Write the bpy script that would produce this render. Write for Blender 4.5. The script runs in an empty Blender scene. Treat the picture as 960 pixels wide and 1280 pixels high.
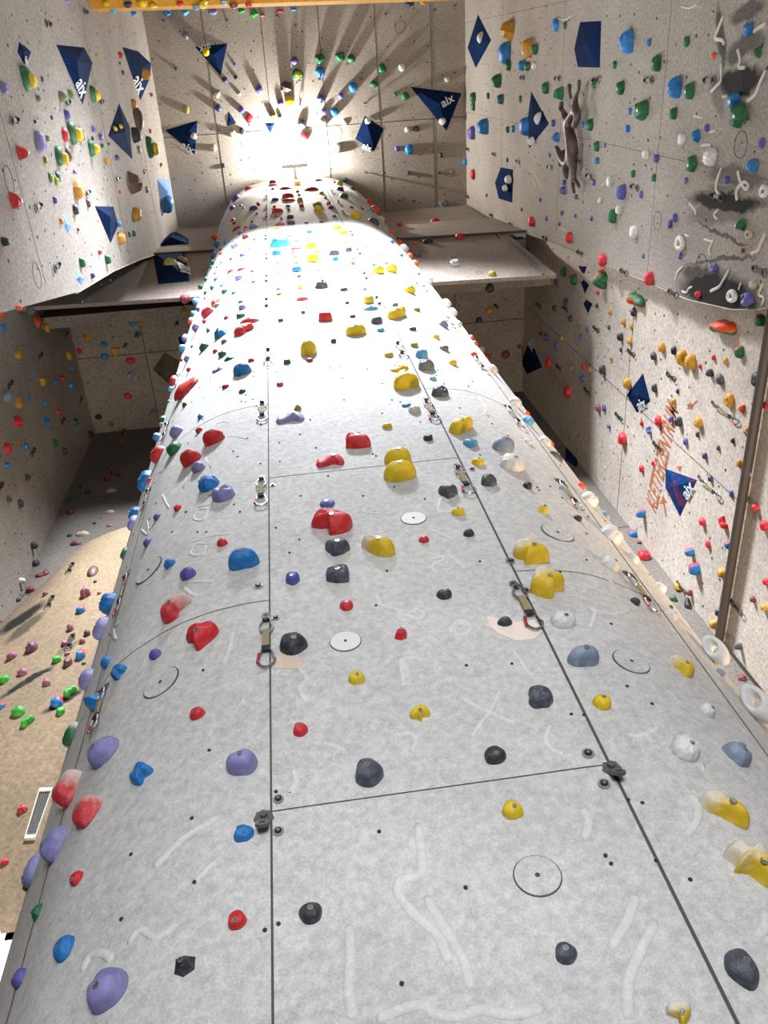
import bpy, bmesh, math, random
from mathutils import Vector, Matrix, Quaternion
# Climbing hall. x runs along the end wall, y away from the viewer, z up (metres).
EYE = 1.6
C = bpy.context.scene.collection
sc = bpy.context.scene
def col(h, a=1.0):
    def f(v):
        v /= 255.0
        return v/12.92 if v <= .04045 else ((v+.055)/1.055)**2.4
    return (f(int(h[0:2],16)), f(int(h[2:4],16)), f(int(h[4:6],16)), a)
# ------------------------------------------------------------------ object helpers
def link(name, me, mats, parent=None):
    o = bpy.data.objects.new(name, me); C.objects.link(o)
    for m in (mats if isinstance(mats, (list, tuple)) else [mats]):
        if m is not None: me.materials.append(m)
    if parent: o.parent = parent
    return o
def mesh(name, vs, fs, smooth=False):
    me = bpy.data.meshes.new(name); me.from_pydata([tuple(v) for v in vs], [], fs); me.update()
    if smooth:
        for p in me.polygons: p.use_smooth = True
    return me
def tag(o, label=None, cat=None, group=None, kind=None):
    if label: o['label'] = label
    if cat: o['category'] = cat
    if group: o['group'] = group
    if kind: o['kind'] = kind
    return o
class MB:
    def __init__(s): s.v = []; s.f = []; s.m = []
    def add(s, vs, fs, mi=0):
        k = len(s.v); s.v += [Vector(v) for v in vs]; s.f += [tuple(i+k for i in f) for f in fs]; s.m += [mi]*len(fs)
    def box(s, a, b, mi=0):
        x0,y0,z0 = a; x1,y1,z1 = b
        s.add([(x0,y0,z0),(x1,y0,z0),(x1,y1,z0),(x0,y1,z0),(x0,y0,z1),(x1,y0,z1),(x1,y1,z1),(x0,y1,z1)],
              [(3,2,1,0),(4,5,6,7),(0,1,5,4),(1,2,6,5),(2,3,7,6),(3,0,4,7)], mi)
    def slab(s, poly, off, mi=0):
        n = len(poly); off = Vector(off)
        P = [Vector(p) for p in poly]; Q = [p+off for p in P]
        s.add(P+Q, [tuple(range(n)), tuple(range(2*n-1, n-1, -1))]+[(i, i+n, (i+1)%n+n, (i+1)%n) for i in range(n)], mi)
    def tube(s, pts, r, n=8, closed=False, mi=0, flat=1.0, up=None):
        pts = [Vector(p) for p in pts]; m = len(pts); rings = []
        for i, p in enumerate(pts):
            a = pts[(i-1) % m] if (closed or i > 0) else p
            b = pts[(i+1) % m] if (closed or i < m-1) else p
            t = (b-a).normalized() if (b-a).length > 1e-9 else Vector((0,0,1))
            ref = up[i] if up else (Vector((0,0,1)) if abs(t.z) < .9 else Vector((1,0,0)))
            sx = t.cross(ref).normalized(); sy = sx.cross(t).normalized()
            rr = r[i] if isinstance(r, (list, tuple)) else r
            rings.append([p + sx*rr*math.cos(2*math.pi*k/n) + sy*rr*flat*math.sin(2*math.pi*k/n) for k in range(n)])
        vs = [v for q in rings for v in q]; fs = []
        for i in range(m if closed else m-1):
            j = (i+1) % m
            for k in range(n):
                k2 = (k+1) % n
                fs.append((i*n+k, i*n+k2, j*n+k2, j*n+k))
        if not closed:
            fs.append(tuple(range(n-1, -1, -1))); fs.append(tuple((m-1)*n+k for k in range(n)))
        s.add(vs, fs, mi)
    def disc(s, c, n, r, h=0.0, seg=16, mi=0, x=None, ry=None):
        n = Vector(n).normalized(); a = Vector(x) if x else n.orthogonal(); a = (a-n*a.dot(n)).normalized(); b = n.cross(a); c = Vector(c)
        ry = ry or r
        top = [c+n*h+a*r*math.cos(2*math.pi*k/seg)+b*ry*math.sin(2*math.pi*k/seg) for k in range(seg)]
        bot = [v-n*(h+.004) for v in top]
        s.add(top+bot, [tuple(range(seg))]+[(k, k+seg, (k+1)%seg+seg, (k+1)%seg) for k in range(seg)], mi)
    def ring(s, c, n, r0, r1, h, seg=28, mi=0):
        n = Vector(n).normalized(); a = n.orthogonal().normalized(); b = n.cross(a); c = Vector(c); vs = []
        for rr, hh in ((r0,-.003),(r0,h),(r1,h),(r1,-.003)):
            vs += [c+n*hh+(a*math.cos(2*math.pi*k/seg)+b*math.sin(2*math.pi*k/seg))*rr for k in range(seg)]
        fs = []
        for q in range(3):
            fs += [(q*seg+k, q*seg+(k+1)%seg, (q+1)*seg+(k+1)%seg, (q+1)*seg+k) for k in range(seg)]
        s.add(vs, fs, mi)
    def build(s, name, mats, parent=None, smooth=False):
        me = mesh(name, s.v, s.f, smooth); o = link(name, me, mats, parent)
        if any(s.m): me.polygons.foreach_set('material_index', s.m)
        return o
# ------------------------------------------------------------------ materials
def newmat(name):
    m = bpy.data.materials.new(name); m.use_nodes = True
    nt = m.node_tree; b = nt.nodes['Principled BSDF']
    return m, nt, b
def N(nt, t, **kw):
    n = nt.nodes.new(t)
    for k, v in kw.items():
        if k in n.inputs: n.inputs[k].default_value = v
        else: setattr(n, k, v)
    return n
def ramp(nt, src, p0, p1, c0=(0,0,0,1), c1=(1,1,1,1)):
    r = N(nt, 'ShaderNodeValToRGB'); r.color_ramp.elements[0].position = p0; r.color_ramp.elements[1].position = p1
    r.color_ramp.elements[0].color = c0; r.color_ramp.elements[1].color = c1
    nt.links.new(src, r.inputs['Fac']); return r.outputs['Color']
def mix(nt, fac, a, b, mode='MIX'):
    m = N(nt, 'ShaderNodeMix', data_type='RGBA', blend_type=mode)
    if isinstance(fac, (int, float)): m.inputs[0].default_value = fac
    else: nt.links.new(fac, m.inputs[0])
    for s, i in ((a, 6), (b, 7)):
        if isinstance(s, tuple): m.inputs[i].default_value = s
        else: nt.links.new(s, m.inputs[i])
    return m.outputs[2]
def math_(nt, op, a, b=None):
    m = N(nt, 'ShaderNodeMath', operation=op)
    for i, s in enumerate((a, b)):
        if s is None: continue
        if isinstance(s, (int, float)): m.inputs[i].default_value = s
        else: nt.links.new(s, m.inputs[i])
    return m.outputs[0]
def wall_mat(name, base, dark, light, speck=.35, strokes=(), plane='YZ', smudge='FFFFFF', sm_amt=.25, bump=.25):
    """painted, sand-textured plywood: two scales of mottling, chalk smudges, optional brushed black strokes"""
    m, nt, b = newmat(name)
    tc = N(nt, 'ShaderNodeTexCoord')
    n1 = N(nt, 'ShaderNodeTexNoise', Scale=.8, Detail=5.0, Roughness=.6)
    n2 = N(nt, 'ShaderNodeTexNoise', Scale=26.0, Detail=4.0, Roughness=.75)
    n3 = N(nt, 'ShaderNodeTexNoise', Scale=2.3, Detail=6.0, Roughness=.7)
    n4 = N(nt, 'ShaderNodeTexNoise', Scale=130.0, Detail=2.0)
    for n in (n1, n2, n3, n4): nt.links.new(tc.outputs['Object'], n.inputs['Vector'])
    c = mix(nt, ramp(nt, n1.outputs['Fac'], .35, .68), col(dark), col(base))
    sp = mix(nt, ramp(nt, n2.outputs['Fac'], .33, .67), col('6f6a63'), col('ffffff'))
    c = mix(nt, speck, c, sp, 'OVERLAY')
    sp2 = mix(nt, ramp(nt, n4.outputs['Fac'], .3, .7), col('606060'), col('ffffff'))
    c = mix(nt, speck*.6, c, sp2, 'OVERLAY')
    c = mix(nt, math_(nt, 'MULTIPLY', ramp(nt, n3.outputs['Fac'], .58, .8), sm_amt), c, col(light))
    if strokes:
        sep = N(nt, 'ShaderNodeSeparateXYZ'); nt.links.new(tc.outputs['Object'], sep.inputs[0])
        cmb = N(nt, 'ShaderNodeCombineXYZ')
        nt.links.new(sep.outputs['XYZ'.index(plane[0])], cmb.inputs[0]); nt.links.new(sep.outputs['XYZ'.index(plane[1])], cmb.inputs[1])
        wob = N(nt, 'ShaderNodeTexNoise', Scale=1.7, Detail=5.0, Roughness=.7); nt.links.new(cmb.outputs[0], wob.inputs['Vector'])
        add = N(nt, 'ShaderNodeVectorMath', operation='MULTIPLY_ADD'); nt.links.new(wob.outputs['Color'], add.inputs[0])
        add.inputs[1].default_value = (.3,.3,0); nt.links.new(cmb.outputs[0], add.inputs[2])
        off = N(nt, 'ShaderNodeVectorMath', operation='SUBTRACT'); nt.links.new(add.outputs[0], off.inputs[0]); off.inputs[1].default_value = (.15,.15,0)
        tot = None
        for (p, q, w, s) in strokes:
            p = Vector(p); q = Vector(q); mid = (p+q)/2; d = q-p
            mp = N(nt, 'ShaderNodeMapping', vector_type='TEXTURE')
            mp.inputs['Location'].default_value = (mid.x, mid.y, 0); mp.inputs['Rotation'].default_value = (0,0,math.atan2(d.y, d.x))
            mp.inputs['Scale'].default_value = (d.length/2+w, w*1.9, 1); nt.links.new(off.outputs[0], mp.inputs['Vector'])
            g = N(nt, 'ShaderNodeTexGradient', gradient_type='SPHERICAL'); nt.links.new(mp.outputs[0], g.inputs['Vector'])
            v = math_(nt, 'MULTIPLY', ramp(nt, g.outputs['Fac'], .0, .38), s)
            tot = v if tot is None else math_(nt, 'MAXIMUM', tot, v)
        st = N(nt, 'ShaderNodeTexNoise', Scale=3.0, Detail=9.0, Roughness=.85); nt.links.new(cmb.outputs[0], st.inputs['Vector'])
        tot = math_(nt, 'MULTIPLY', tot, ramp(nt, st.outputs['Fac'], .2, .42))
        c = mix(nt, tot, c, col('17130f'))
    nt.links.new(c, b.inputs['Base Color'])
    b.inputs['Roughness'].default_value = .82; b.inputs['Specular IOR Level'].default_value = .25
    bp = N(nt, 'ShaderNodeBump', Strength=bump, Distance=.01); nt.links.new(n2.outputs['Fac'], bp.inputs['Height']); nt.links.new(bp.outputs[0], b.inputs['Normal'])
    return m
def plain(name, c, rough=.5, metal=0.0, emit=None):
    m, nt, b = newmat(name); b.inputs['Base Color'].default_value = col(c); b.inputs['Roughness'].default_value = rough; b.inputs['Metallic'].default_value = metal
    if emit: b.inputs['Emission Color'].default_value = col(emit[0]); b.inputs['Emission Strength'].default_value = emit[1]
    return m
def hold_mat(name, c, chalk=.18, edge=.0, streak=False):
    """cast resin with rubbed-in chalk and slight sand texture; edge > 0: worn pale on the upper lip"""
    m, nt, b = newmat(name); tc = N(nt, 'ShaderNodeTexCoord')
    n1 = N(nt, 'ShaderNodeTexNoise', Scale=2.2, Detail=5.0, Roughness=.65); nt.links.new(tc.outputs['Object'], n1.inputs['Vector'])
    n2 = N(nt, 'ShaderNodeTexNoise', Scale=22.0, Detail=3.0); nt.links.new(tc.outputs['Object'], n2.inputs['Vector'])
    r, g, bl, _ = col(c)
    a = mix(nt, ramp(nt, n1.outputs['Fac'], .3, .7), (r*.72, g*.72, bl*.72, 1), (r, g, bl, 1))
    a = mix(nt, math_(nt, 'MULTIPLY', ramp(nt, n1.outputs['Fac'], .5, .85), chalk), a, col('e8e4df'))
    if streak:
        w = N(nt, 'ShaderNodeTexNoise', Scale=3.5, Detail=6.0, Roughness=.75, Distortion=1.5); nt.links.new(tc.outputs['Object'], w.inputs['Vector'])
        a = mix(nt, math_(nt, 'MULTIPLY', ramp(nt, w.outputs['Fac'], .52, .72), .32), a, col('9aa2aa'))
    if edge:
        sep = N(nt, 'ShaderNodeSeparateXYZ'); nt.links.new(tc.outputs['Object'], sep.inputs[0])
        y = math_(nt, 'ADD', sep.outputs[1], math_(nt, 'MULTIPLY', n1.outputs['Fac'], .45))
        a = mix(nt, math_(nt, 'MULTIPLY', ramp(nt, y, .12, .42), edge), a, col('cfc9bb'))
    nt.links.new(a, b.inputs['Base Color']); b.inputs['Roughness'].default_value = .48
    bp = N(nt, 'ShaderNodeBump', Strength=.25, Distance=.02); nt.links.new(n2.outputs['Fac'], bp.inputs['Height']); nt.links.new(bp.outputs[0], b.inputs['Normal'])
    return m
# ------------------------------------------------------------------ the hall (heights given above the eye, E() adds the eye height)
HC = 21.4          # ceiling over the bay
UL, UR = -2.49, 4.54   # side walls of the bay
HL, HR, HH, HV = -4.34, 4.75, 16.8, 6.5   # lower hall behind the beam: left, right, ceiling height, far wall
def E(h): return h + EYE
SEC = [(-1.25,4.45),(-1.6,4.1),(-1.66,3.7),(-1.56,3.40),(-1.393,3.083),(-1.25,2.87),(-1.074,2.668),(-.822,2.514),(-.631,2.443),(-.461,2.410),(-.274,2.397),
       (.2,2.394),(.6,2.393),(1.004,2.393),(1.246,2.422),(1.44,2.482),(1.64,2.590),(1.80,2.70),(1.97,2.86),(2.12,3.04),(2.25,3.26),(2.33,3.56),(2.28,4.1),(1.95,4.45)]
def catmull(P, k=5):
    out = []
    for i in range(len(P)-1):
        p0 = P[max(i-1,0)]; p1 = P[i]; p2 = P[i+1]; p3 = P[min(i+2,len(P)-1)]
        for j in range(k):
            t = j/k
            out.append(tuple(.5*((2*p1[a])+(-p0[a]+p2[a])*t+(2*p0[a]-5*p1[a]+4*p2[a]-p3[a])*t*t+(-p0[a]+3*p1[a]-3*p2[a]+p3[a])*t**3) for a in range(2)))
    out.append(P[-1]); return out
SECF = catmull(SEC)
def structures():
    """name -> (verts, faces) of every wall surface, also used to seat the holds on it"""
    S = {}
    n = len(SECF); zs = [0, 3, 6, 9, 12, 15, 18, 21, E(HC)+.3]
    vs = [(x, y, z) for z in zs for x, y in SECF]; fs = []
    for i in range(len(zs)-1):
        for k in range(n):
            k2 = (k+1) % n; fs.append((i*n+k, i*n+k2, (i+1)*n+k2, (i+1)*n+k))
    fs.append(tuple(range(n-1,-1,-1))); fs.append(tuple((len(zs)-1)*n+k for k in range(n)))
    S['climbing_tower'] = (vs, fs)
    def W(name, *slabs):
        m = MB()
        for poly, off in slabs: m.slab([(p[0], p[1], E(p[2])) for p in poly], off)
        S[name] = (m.v, m.f)
    B0 = -6.5
    W('ceiling', ([(UL-.3,B0,HC),(UR+.3,B0,HC),(UR+.3,3.27,HC),(UL-.3,3.27,HC)], (0,0,.3)))
    W('wall_left', ([(UL,B0,10.2),(UL,2.20,10.2),(UL,2.45,12.6),(UL,2.75,14.9),(UL,3.0,16.6),(UL,3.2,18.0),(UL,3.27,HC),(UL,B0,HC)], (-.3,0,0)),
      ([(UL+.06,B0,6.6),(UL+.06,1.55,6.6),(UL+.06,1.72,7.5),(UL+.06,2.18,10.2),(UL+.06,B0,10.2)], (-.36,0,0)))
    W('wall_right', ([(UR,B0,HC),(UR,3.27,HC),(UR,3.20,19.0),(UR,3.10,16.6),(UR,2.89,14.0),(UR,2.76,11.5),(UR,2.64,9.2),(UR,2.50,8.2),(UR,2.36,7.65),(UR,2.15,7.2),(UR,1.85,6.9),(UR,1.3,6.7),(UR,B0,6.6)], (.24,0,0)))
    W('wall_end', ([(UL-.3,3.27,HC+.3),(UR+.3,3.27,HC+.3),(UR+.3,3.27,18.75),(UL-.3,3.27,19.9)], (0,.3,0)),
      ([(HL,3.16,19.4),(HR,3.16,18.6),(HR,3.00,16.0),(HL,3.00,17.0)], (0,.05,0)),
      ([(HL,3.05,17.05),(4.2,3.05,16.15),(4.2,3.15,13.05),(HL,3.15,13.95)], (0,.06,0)),
      ([(HL-.3,3.6,HC+.3),(HR+.3,3.6,HC+.3),(HR+.3,3.6,15),(HL-.3,3.6,15)], (0,.2,0)))
    W('wall_hall_left', ([(HL,B0,-EYE),(HL,HV,-EYE),(HL,HV,HH),(HL,B0,HH)], (-.25,0,0)))
    W('wall_hall_right', ([(HR,B0,7.75),(HR,HV,7.75),(HR,HV,HH),(HR,B0,HH)], (.25,0,0)),
      ([(HR+.05,B0,-EYE),(HR+.05,HV,-EYE),(HR+.05,HV,7.75),(HR+.05,B0,7.75)], (.2,0,0)))
    W('ceiling_hall', ([(HL,3.3,HH),(HR,3.3,HH),(HR,HV,HH),(HL,HV,HH)], (0,0,.25)))
    W('wall_hall_far', ([(HL,HV,-EYE),(HR,HV,-EYE),(HR,HV,HH),(HL,HV,HH)], (0,.25,0)))
    # tan plywood bulge low on the left, swelling out of the far wall
    m = MB(); cols = 14; rows = 10
    top = [(-4.34,7.9),(-3.84,8.7),(-3.68,9.2),(-3.45,9.6),(-3.26,10.24),(-3.03,10.5),(-2.7,10.72),(-1.4,10.85)]
    def toph(x):
        for (a, ha), (b, hb) in zip(top, top[1:]):
            if x <= b: return ha+(hb-ha)*(x-a)/(b-a)
        return top[-1][1]
    g = []
    for i in range(cols+1):
        x = -4.34+(2.94)*i/cols
        for j in range(rows+1):
            t = j/rows; h = -EYE+(toph(x)+EYE)*t
            y = 5.75-.28*math.sin(math.pi*min(1,(1-t)*2.4+.03)/2)-.15*math.sin(math.pi*i/cols)
            g.append((x, y, E(h)))
    b0 = len(g); back = [(p[0], 6.5, p[2]) for p in g]
    fs = []; R = rows+1
    for i in range(cols):
        for j in range(rows): fs.append((i*R+j, (i+1)*R+j, (i+1)*R+j+1, i*R+j+1))
        fs.append((i*R+rows, (i+1)*R+rows, b0+(i+1)*R+rows, b0+i*R+rows))
    for j in range(rows):
        fs.append((cols*R+j, b0+cols*R+j, b0+cols*R+j+1, cols*R+j+1)); fs.append((j+1, b0+j+1, b0+j, j))
    S['wall_bulge'] = (g+back, fs)
    # hold covered beam crossing high above the viewer
    W('overhead_beam', ([(UL,-.90,15.0),(UR,-.75,15.0),(UR,-3.0,15.0),(UL,-3.0,15.0)], (0,0,.9)))
    W('floor', ([(HL-.3,B0,-EYE-.2),(HR+.3,B0,-EYE-.2),(HR+.3,HV+.3,-EYE-.2),(HL-.3,HV+.3,-EYE-.2)], (0,0,.2)))
    return S
# ------------------------------------------------------------------ hold shapes, in a unit box: x,y in -.5..+.5, z from 0 (wall) to 1
LOBES = [
 [(-.5,.15),(-.42,.42),(-.15,.5),(.15,.42),(.42,.45),(.5,.2),(.35,-.1),(.1,-.35),(-.08,-.5),(-.18,-.42),(-.15,-.1),(-.3,.0)],
 [(-.5,-.2),(-.45,.15),(-.1,.45),(.25,.5),(.5,.3),(.3,.1),(.08,-.1),(.05,-.4),(-.2,-.5),(-.42,-.42)],
 [(-.5,.1),(-.4,.45),(-.2,.5),(-.02,.3),(.2,.35),(.48,.15),(.5,-.1),(.35,-.4),(0,-.5),(-.1,-.4),(-.08,-.1),(-.3,-.05)],
 [(-.5,-.2),(-.3,.3),(-.1,.5),(.1,.42),(.35,.15),(.5,-.02),(.4,-.2),(.1,-.25),(.05,-.5),(-.2,-.48)],
 [(-.5,.1),(-.35,.45),(0,.5),(.3,.2),(.5,-.15),(.45,-.4),(.1,-.45),(-.3,-.5),(-.2,-.3),(-.45,-.1)],
 [(-.5,.3),(-.42,.5),(-.2,.35),(.2,.25),(.48,-.05),(.48,-.35),(.25,-.5),(-.05,-.35),(-.3,-.05)],
 [(-.5,-.35),(-.4,-.05),(-.45,.3),(-.2,.5),(.1,.4),(.3,.1),(.5,-.25),(.45,-.45),(0,-.5)],
 [(-.5,-.15),(-.25,.3),(.1,.4),(.42,.5),(.5,.35),(.25,-.05),(.0,-.3),(-.15,-.5),(-.35,-.4)],
 [(-.5,.0),(-.3,.35),(.2,.45),(.5,.1),(.4,-.15),(.1,-.2),(-.02,-.5),(-.15,-.25),(-.4,-.2)],
 [(-.5,.3),(-.3,.5),(0,.3),(.4,.45),(.5,.2),(.5,-.45),(.1,-.35),(-.1,-.1),(-.45,-.05),(-.3,.1)],
 [(-.5,.35),(-.3,.5),(0,.4),(.2,.1),(.5,-.3),(.45,-.5),(.2,-.4),(-.1,-.15),(-.4,.05)],
 [(-.5,.3),(-.2,.5),(.2,.3),(.5,.1),(.45,-.4),(.1,-.5),(-.1,-.2),(-.3,0)],
 [(-.1,-.5),(-.5,-.2),(-.3,.1),(.0,.4),(.4,.5),(.5,.3),(.3,-.1),(.25,-.45)],
 [(-.5,-.3),(-.45,.1),(-.2,.45),(.1,.5),(.25,.1),(.5,-.2),(.3,-.35),(-.1,-.5),(-.4,-.48)],
 [(-.5,-.4),(-.45,0),(-.2,.4),(.1,.5),(.4,.2),(.5,-.15),(.45,-.38),(0,-.5)],
 [(-.5,-.3),(-.35,.2),(-.1,.5),(.2,.3),(.45,.05),(.5,-.15),(.2,-.45),(-.3,-.5)],
 [(-.45,-.1),(-.5,.3),(-.2,.5),(.15,.4),(.5,.2),(.45,-.1),(.3,-.3),(.1,-.5),(-.1,-.45),(-.2,-.2)],
]
def hold_shape(kind, var):
    rnd = random.Random(hash_(kind)+var*77)
    ph = [rnd.uniform(0, 6.283) for _ in range(6)]
    seg, rings = 22, 7
    def build(outline, prof, shift, bump, seg=seg, rings=rings):
        vs = []; fs = []
        for i in range(rings):
            t = i/rings
            rf, z = prof(t)
            for k in range(seg):
                a = 2*math.pi*k/seg; r = outline(a)*rf
                x = r*math.cos(a)+shift[0]*t; y = r*math.sin(a)+shift[1]*t
                vs.append((x, y, z+bump(x, y, t)))
        vs.append((shift[0], shift[1], prof(1.0)[1]+bump(shift[0], shift[1], 1)))
        for i in range(rings-1):
            for k in range(seg):
                k2 = (k+1) % seg; fs.append((i*seg+k, i*seg+k2, (i+1)*seg+k2, (i+1)*seg+k))
        for k in range(seg): fs.append(((rings-1)*seg+k, (rings-1)*seg+(k+1)%seg, rings*seg))
        return vs, fs
    dome = lambda t: (math.cos(t*math.pi/2)**.75, math.sin(t*math.pi/2)**.9)
    if kind == 'd':
        egg = rnd.uniform(.05,.14)
        o = lambda a: .46*(1+egg*math.sin(a+ (0 if var%2 else math.pi)) + .05*math.cos(3*a+ph[0]) + .03*math.cos(5*a+ph[1]))
        return build(o, dome, (.04*math.cos(ph[2]), -.07), lambda x,y,t: .05*math.sin(9*x+ph[3])*t+.04*math.sin(8*y+ph[4])*t)
    if kind == 'g':   # knobbly, with scooped finger pockets
        o = lambda a: .44*(1+.09*math.cos(3*a+ph[0])+.07*math.cos(4*a+ph[1])+.04*math.cos(7*a+ph[2]))
        q = [(rnd.uniform(-.25,.25), rnd.uniform(-.2,.25)) for _ in range(3)]
        return build(o, dome, (0,-.04), lambda x,y,t: -sum(.22*math.exp(-((x-a)**2+(y-b)**2)/.012) for a,b in q)*min(1,t*2)+.06*math.sin(14*x+ph[3])*t, 26, 9)
    if kind == 'k':   # thin lens
        o = lambda a: .48*(1-.18*abs(math.sin(a))+.03*math.cos(3*a+ph[0]))
        return build(o, lambda t: (1-t**1.6 if t < 1 else 0, math.sin(t*math.pi/2)), (0,0), lambda x,y,t: 0)
    if kind == 'p':   # faceted
        r = [rnd.uniform(.40,.5) for _ in range(6)]
        vs = [(r[k]*math.cos(k*math.pi/3+ph[0]*.1), r[k]*math.sin(k*math.pi/3+ph[0]*.1), 0) for k in range(6)]
        vs += [(v[0]*.62+.03, v[1]*.55-.05, .7+.12*math.sin(ph[1]+k*2.1)) for k, v in enumerate(vs[:6])]
        vs += [(.05, -.06, 1)]
        fs = [(k, (k+1)%6, (k+1)%6+6, k+6) for k in range(6)]+[(k+6, (k+1)%6+6, 12) for k in range(6)]
        return vs, fs
    if kind == 'j':   # big incut jug: bean with a deep lip along the top
        o = lambda a: .46*(1+.06*math.cos(2*a)+.05*math.cos(3*a+ph[0])-.10*math.exp(-((a-math.pi*1.5)/.5)**2))
        return build(o, dome, (.02,-.10), lambda x,y,t: -.34*math.exp(-((y-.16)/.09)**2-(x/.30)**2)*min(1,t*2.5)+.10*math.exp(-((y+.02)/.10)**2)*t, 26, 10)
    if kind == 'w' or var >= 10:   # horned and lobed shapes, outline by hand
        out = LOBES[(var-10) if var >= 10 else (0,3,6,1)[var % 4]]
        cx = sum(p[0] for p in out)/len(out); cy = sum(p[1] for p in out)/len(out)
        P = catmull(out+[out[0]], 3)[:-1]; P = [(x*.96, y*.96) for x, y in P]; n = len(P); R = 8; vs = []; fs = []
        for i in range(R):
            t = i/R; f = math.cos(t*math.pi/2)**.62; z = math.sin(t*math.pi/2)**.85
            for x, y in P:
                X = cx+(x-cx)*f+.02*t; Y = cy+(y-cy)*f+.03*t
                vs.append((X, Y, z*(1-.28*t*math.exp(-((Y-cy-.10)/.10)**2))+.05*t*math.sin(9*X+ph[0])))
        vs.append((cx, cy, 1.0))
        for i in range(R-1):
            for k in range(n):
                k2 = (k+1) % n; fs.append((i*n+k2, i*n+k, (i+1)*n+k, (i+1)*n+k2))
        for k in range(n): fs.append(((R-1)*n+(k+1)%n, (R-1)*n+k, R*n))
        return vs, fs
    if kind == 'a':   # thick handle arch standing off the wall
        vs = []; fs = []; m, s = 28, 12
        for i in range(m):
            a = 2*math.pi*i/m; R = .33
            for k in range(s):
                b = 2*math.pi*k/s; rr = .16+.02*math.cos(2*a)
                vs.append((rr*1.1*math.sin(b), (R+rr*math.cos(b))*math.cos(a), .42+(R+rr*math.cos(b))*math.sin(a)))
        for i in range(m):
            for k in range(s): fs.append((i*s+k, i*s+(k+1)%s, ((i+1)%m)*s+(k+1)%s, ((i+1)%m)*s+k))
        return vs, fs
    if kind == 'W':
        n0 = (math.pi*1.42, math.pi*1.6, math.pi*1.3, math.pi*1.5)[var % 4]
        def o(a):
            d = (a-n0+math.pi) % (2*math.pi)-math.pi
            return .46*(1-.34*math.exp(-(d/.30)**2)+.16*math.exp(-((d-.8)/.3)**2)+.05*math.exp(-((d+.9)/.35)**2)-.14*math.exp(-((d-2.1)/.4)**2)-.06*math.exp(-((d+2.0)/.5)**2))
        return build(o, dome, (.02,.10), lambda x,y,t: .10*math.exp(-((x*.5+y*.85-.08)/.07)**2)*t-.20*math.exp(-((x+.05)**2/.03+(y-.20)**2/.01))*t+.03*math.sin(7*x+ph[0])*t, 32, 10)
    if kind == 'r':   # long rail with lumps, 1 wide by .42 high before scaling
        vs = []; fs = []; m = 17; s = 12
        for i in range(m):
            u = -1+2*i/(m-1); env = max(0.0, 1-abs(u)**3.2)**.5
            w = (.36+.07*math.sin(u*3.6+ph[0])+.03*math.sin(7*u+ph[1]))*env; cy = .10*math.sin(u*2.4+ph[2])
            hgt = (.84+.14*math.sin(u*4.4+ph[3]))*env
            for k in range(s):
                a = math.pi*k/(s-1); vs.append((u*.5, cy+math.cos(a)*w, math.sin(a)**.8*hgt))
        for i in range(m-1):
            for k in range(s-1): fs.append((i*s+k+1, i*s+k, (i+1)*s+k, (i+1)*s+k+1))
        return vs, fs
    if kind == 's':   # ribbed shell
        o = lambda a: .47*(1-.10*math.sin(a)+.035*math.cos(11*a))
        def b(x, y, t):
            a = math.atan2(y+.5, x); return .10*math.cos(a*20)*math.sin(math.pi*min(1,t+.1))
        return build(o, dome, (0,-.05), b, 44, 9)
    if kind == 'o':   # ring
        vs = []; fs = []; m, s = 28, 12
        for i in range(m):
            a = 2*math.pi*i/m; R = .31+.015*math.cos(3*a+ph[0])
            for k in range(s):
                b = 2*math.pi*k/s; rr = .17
                vs.append(((R+rr*math.cos(b))*math.cos(a), (R+rr*math.cos(b))*math.sin(a), .42+.5*math.sin(b)+.1*math.sin(a)))
        for i in range(m):
            for k in range(s):
                fs.append((i*s+k, ((i+1)%m)*s+k, ((i+1)%m)*s+(k+1)%s, i*s+(k+1)%s))
        return vs, fs
    if kind == 'b':   # broad base; the bright core is a part of its own
        o = lambda a: .46*(1+.05*math.cos(3*a+ph[0]))
        return build(o, lambda t: (math.cos(t*math.pi/2)**.5, .62*math.sin(t*math.pi/2)), (0,0), lambda x,y,t: 0)
    raise ValueError(kind)
def hash_(s): return sum((i+1)*ord(c) for i, c in enumerate(s))*13
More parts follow.
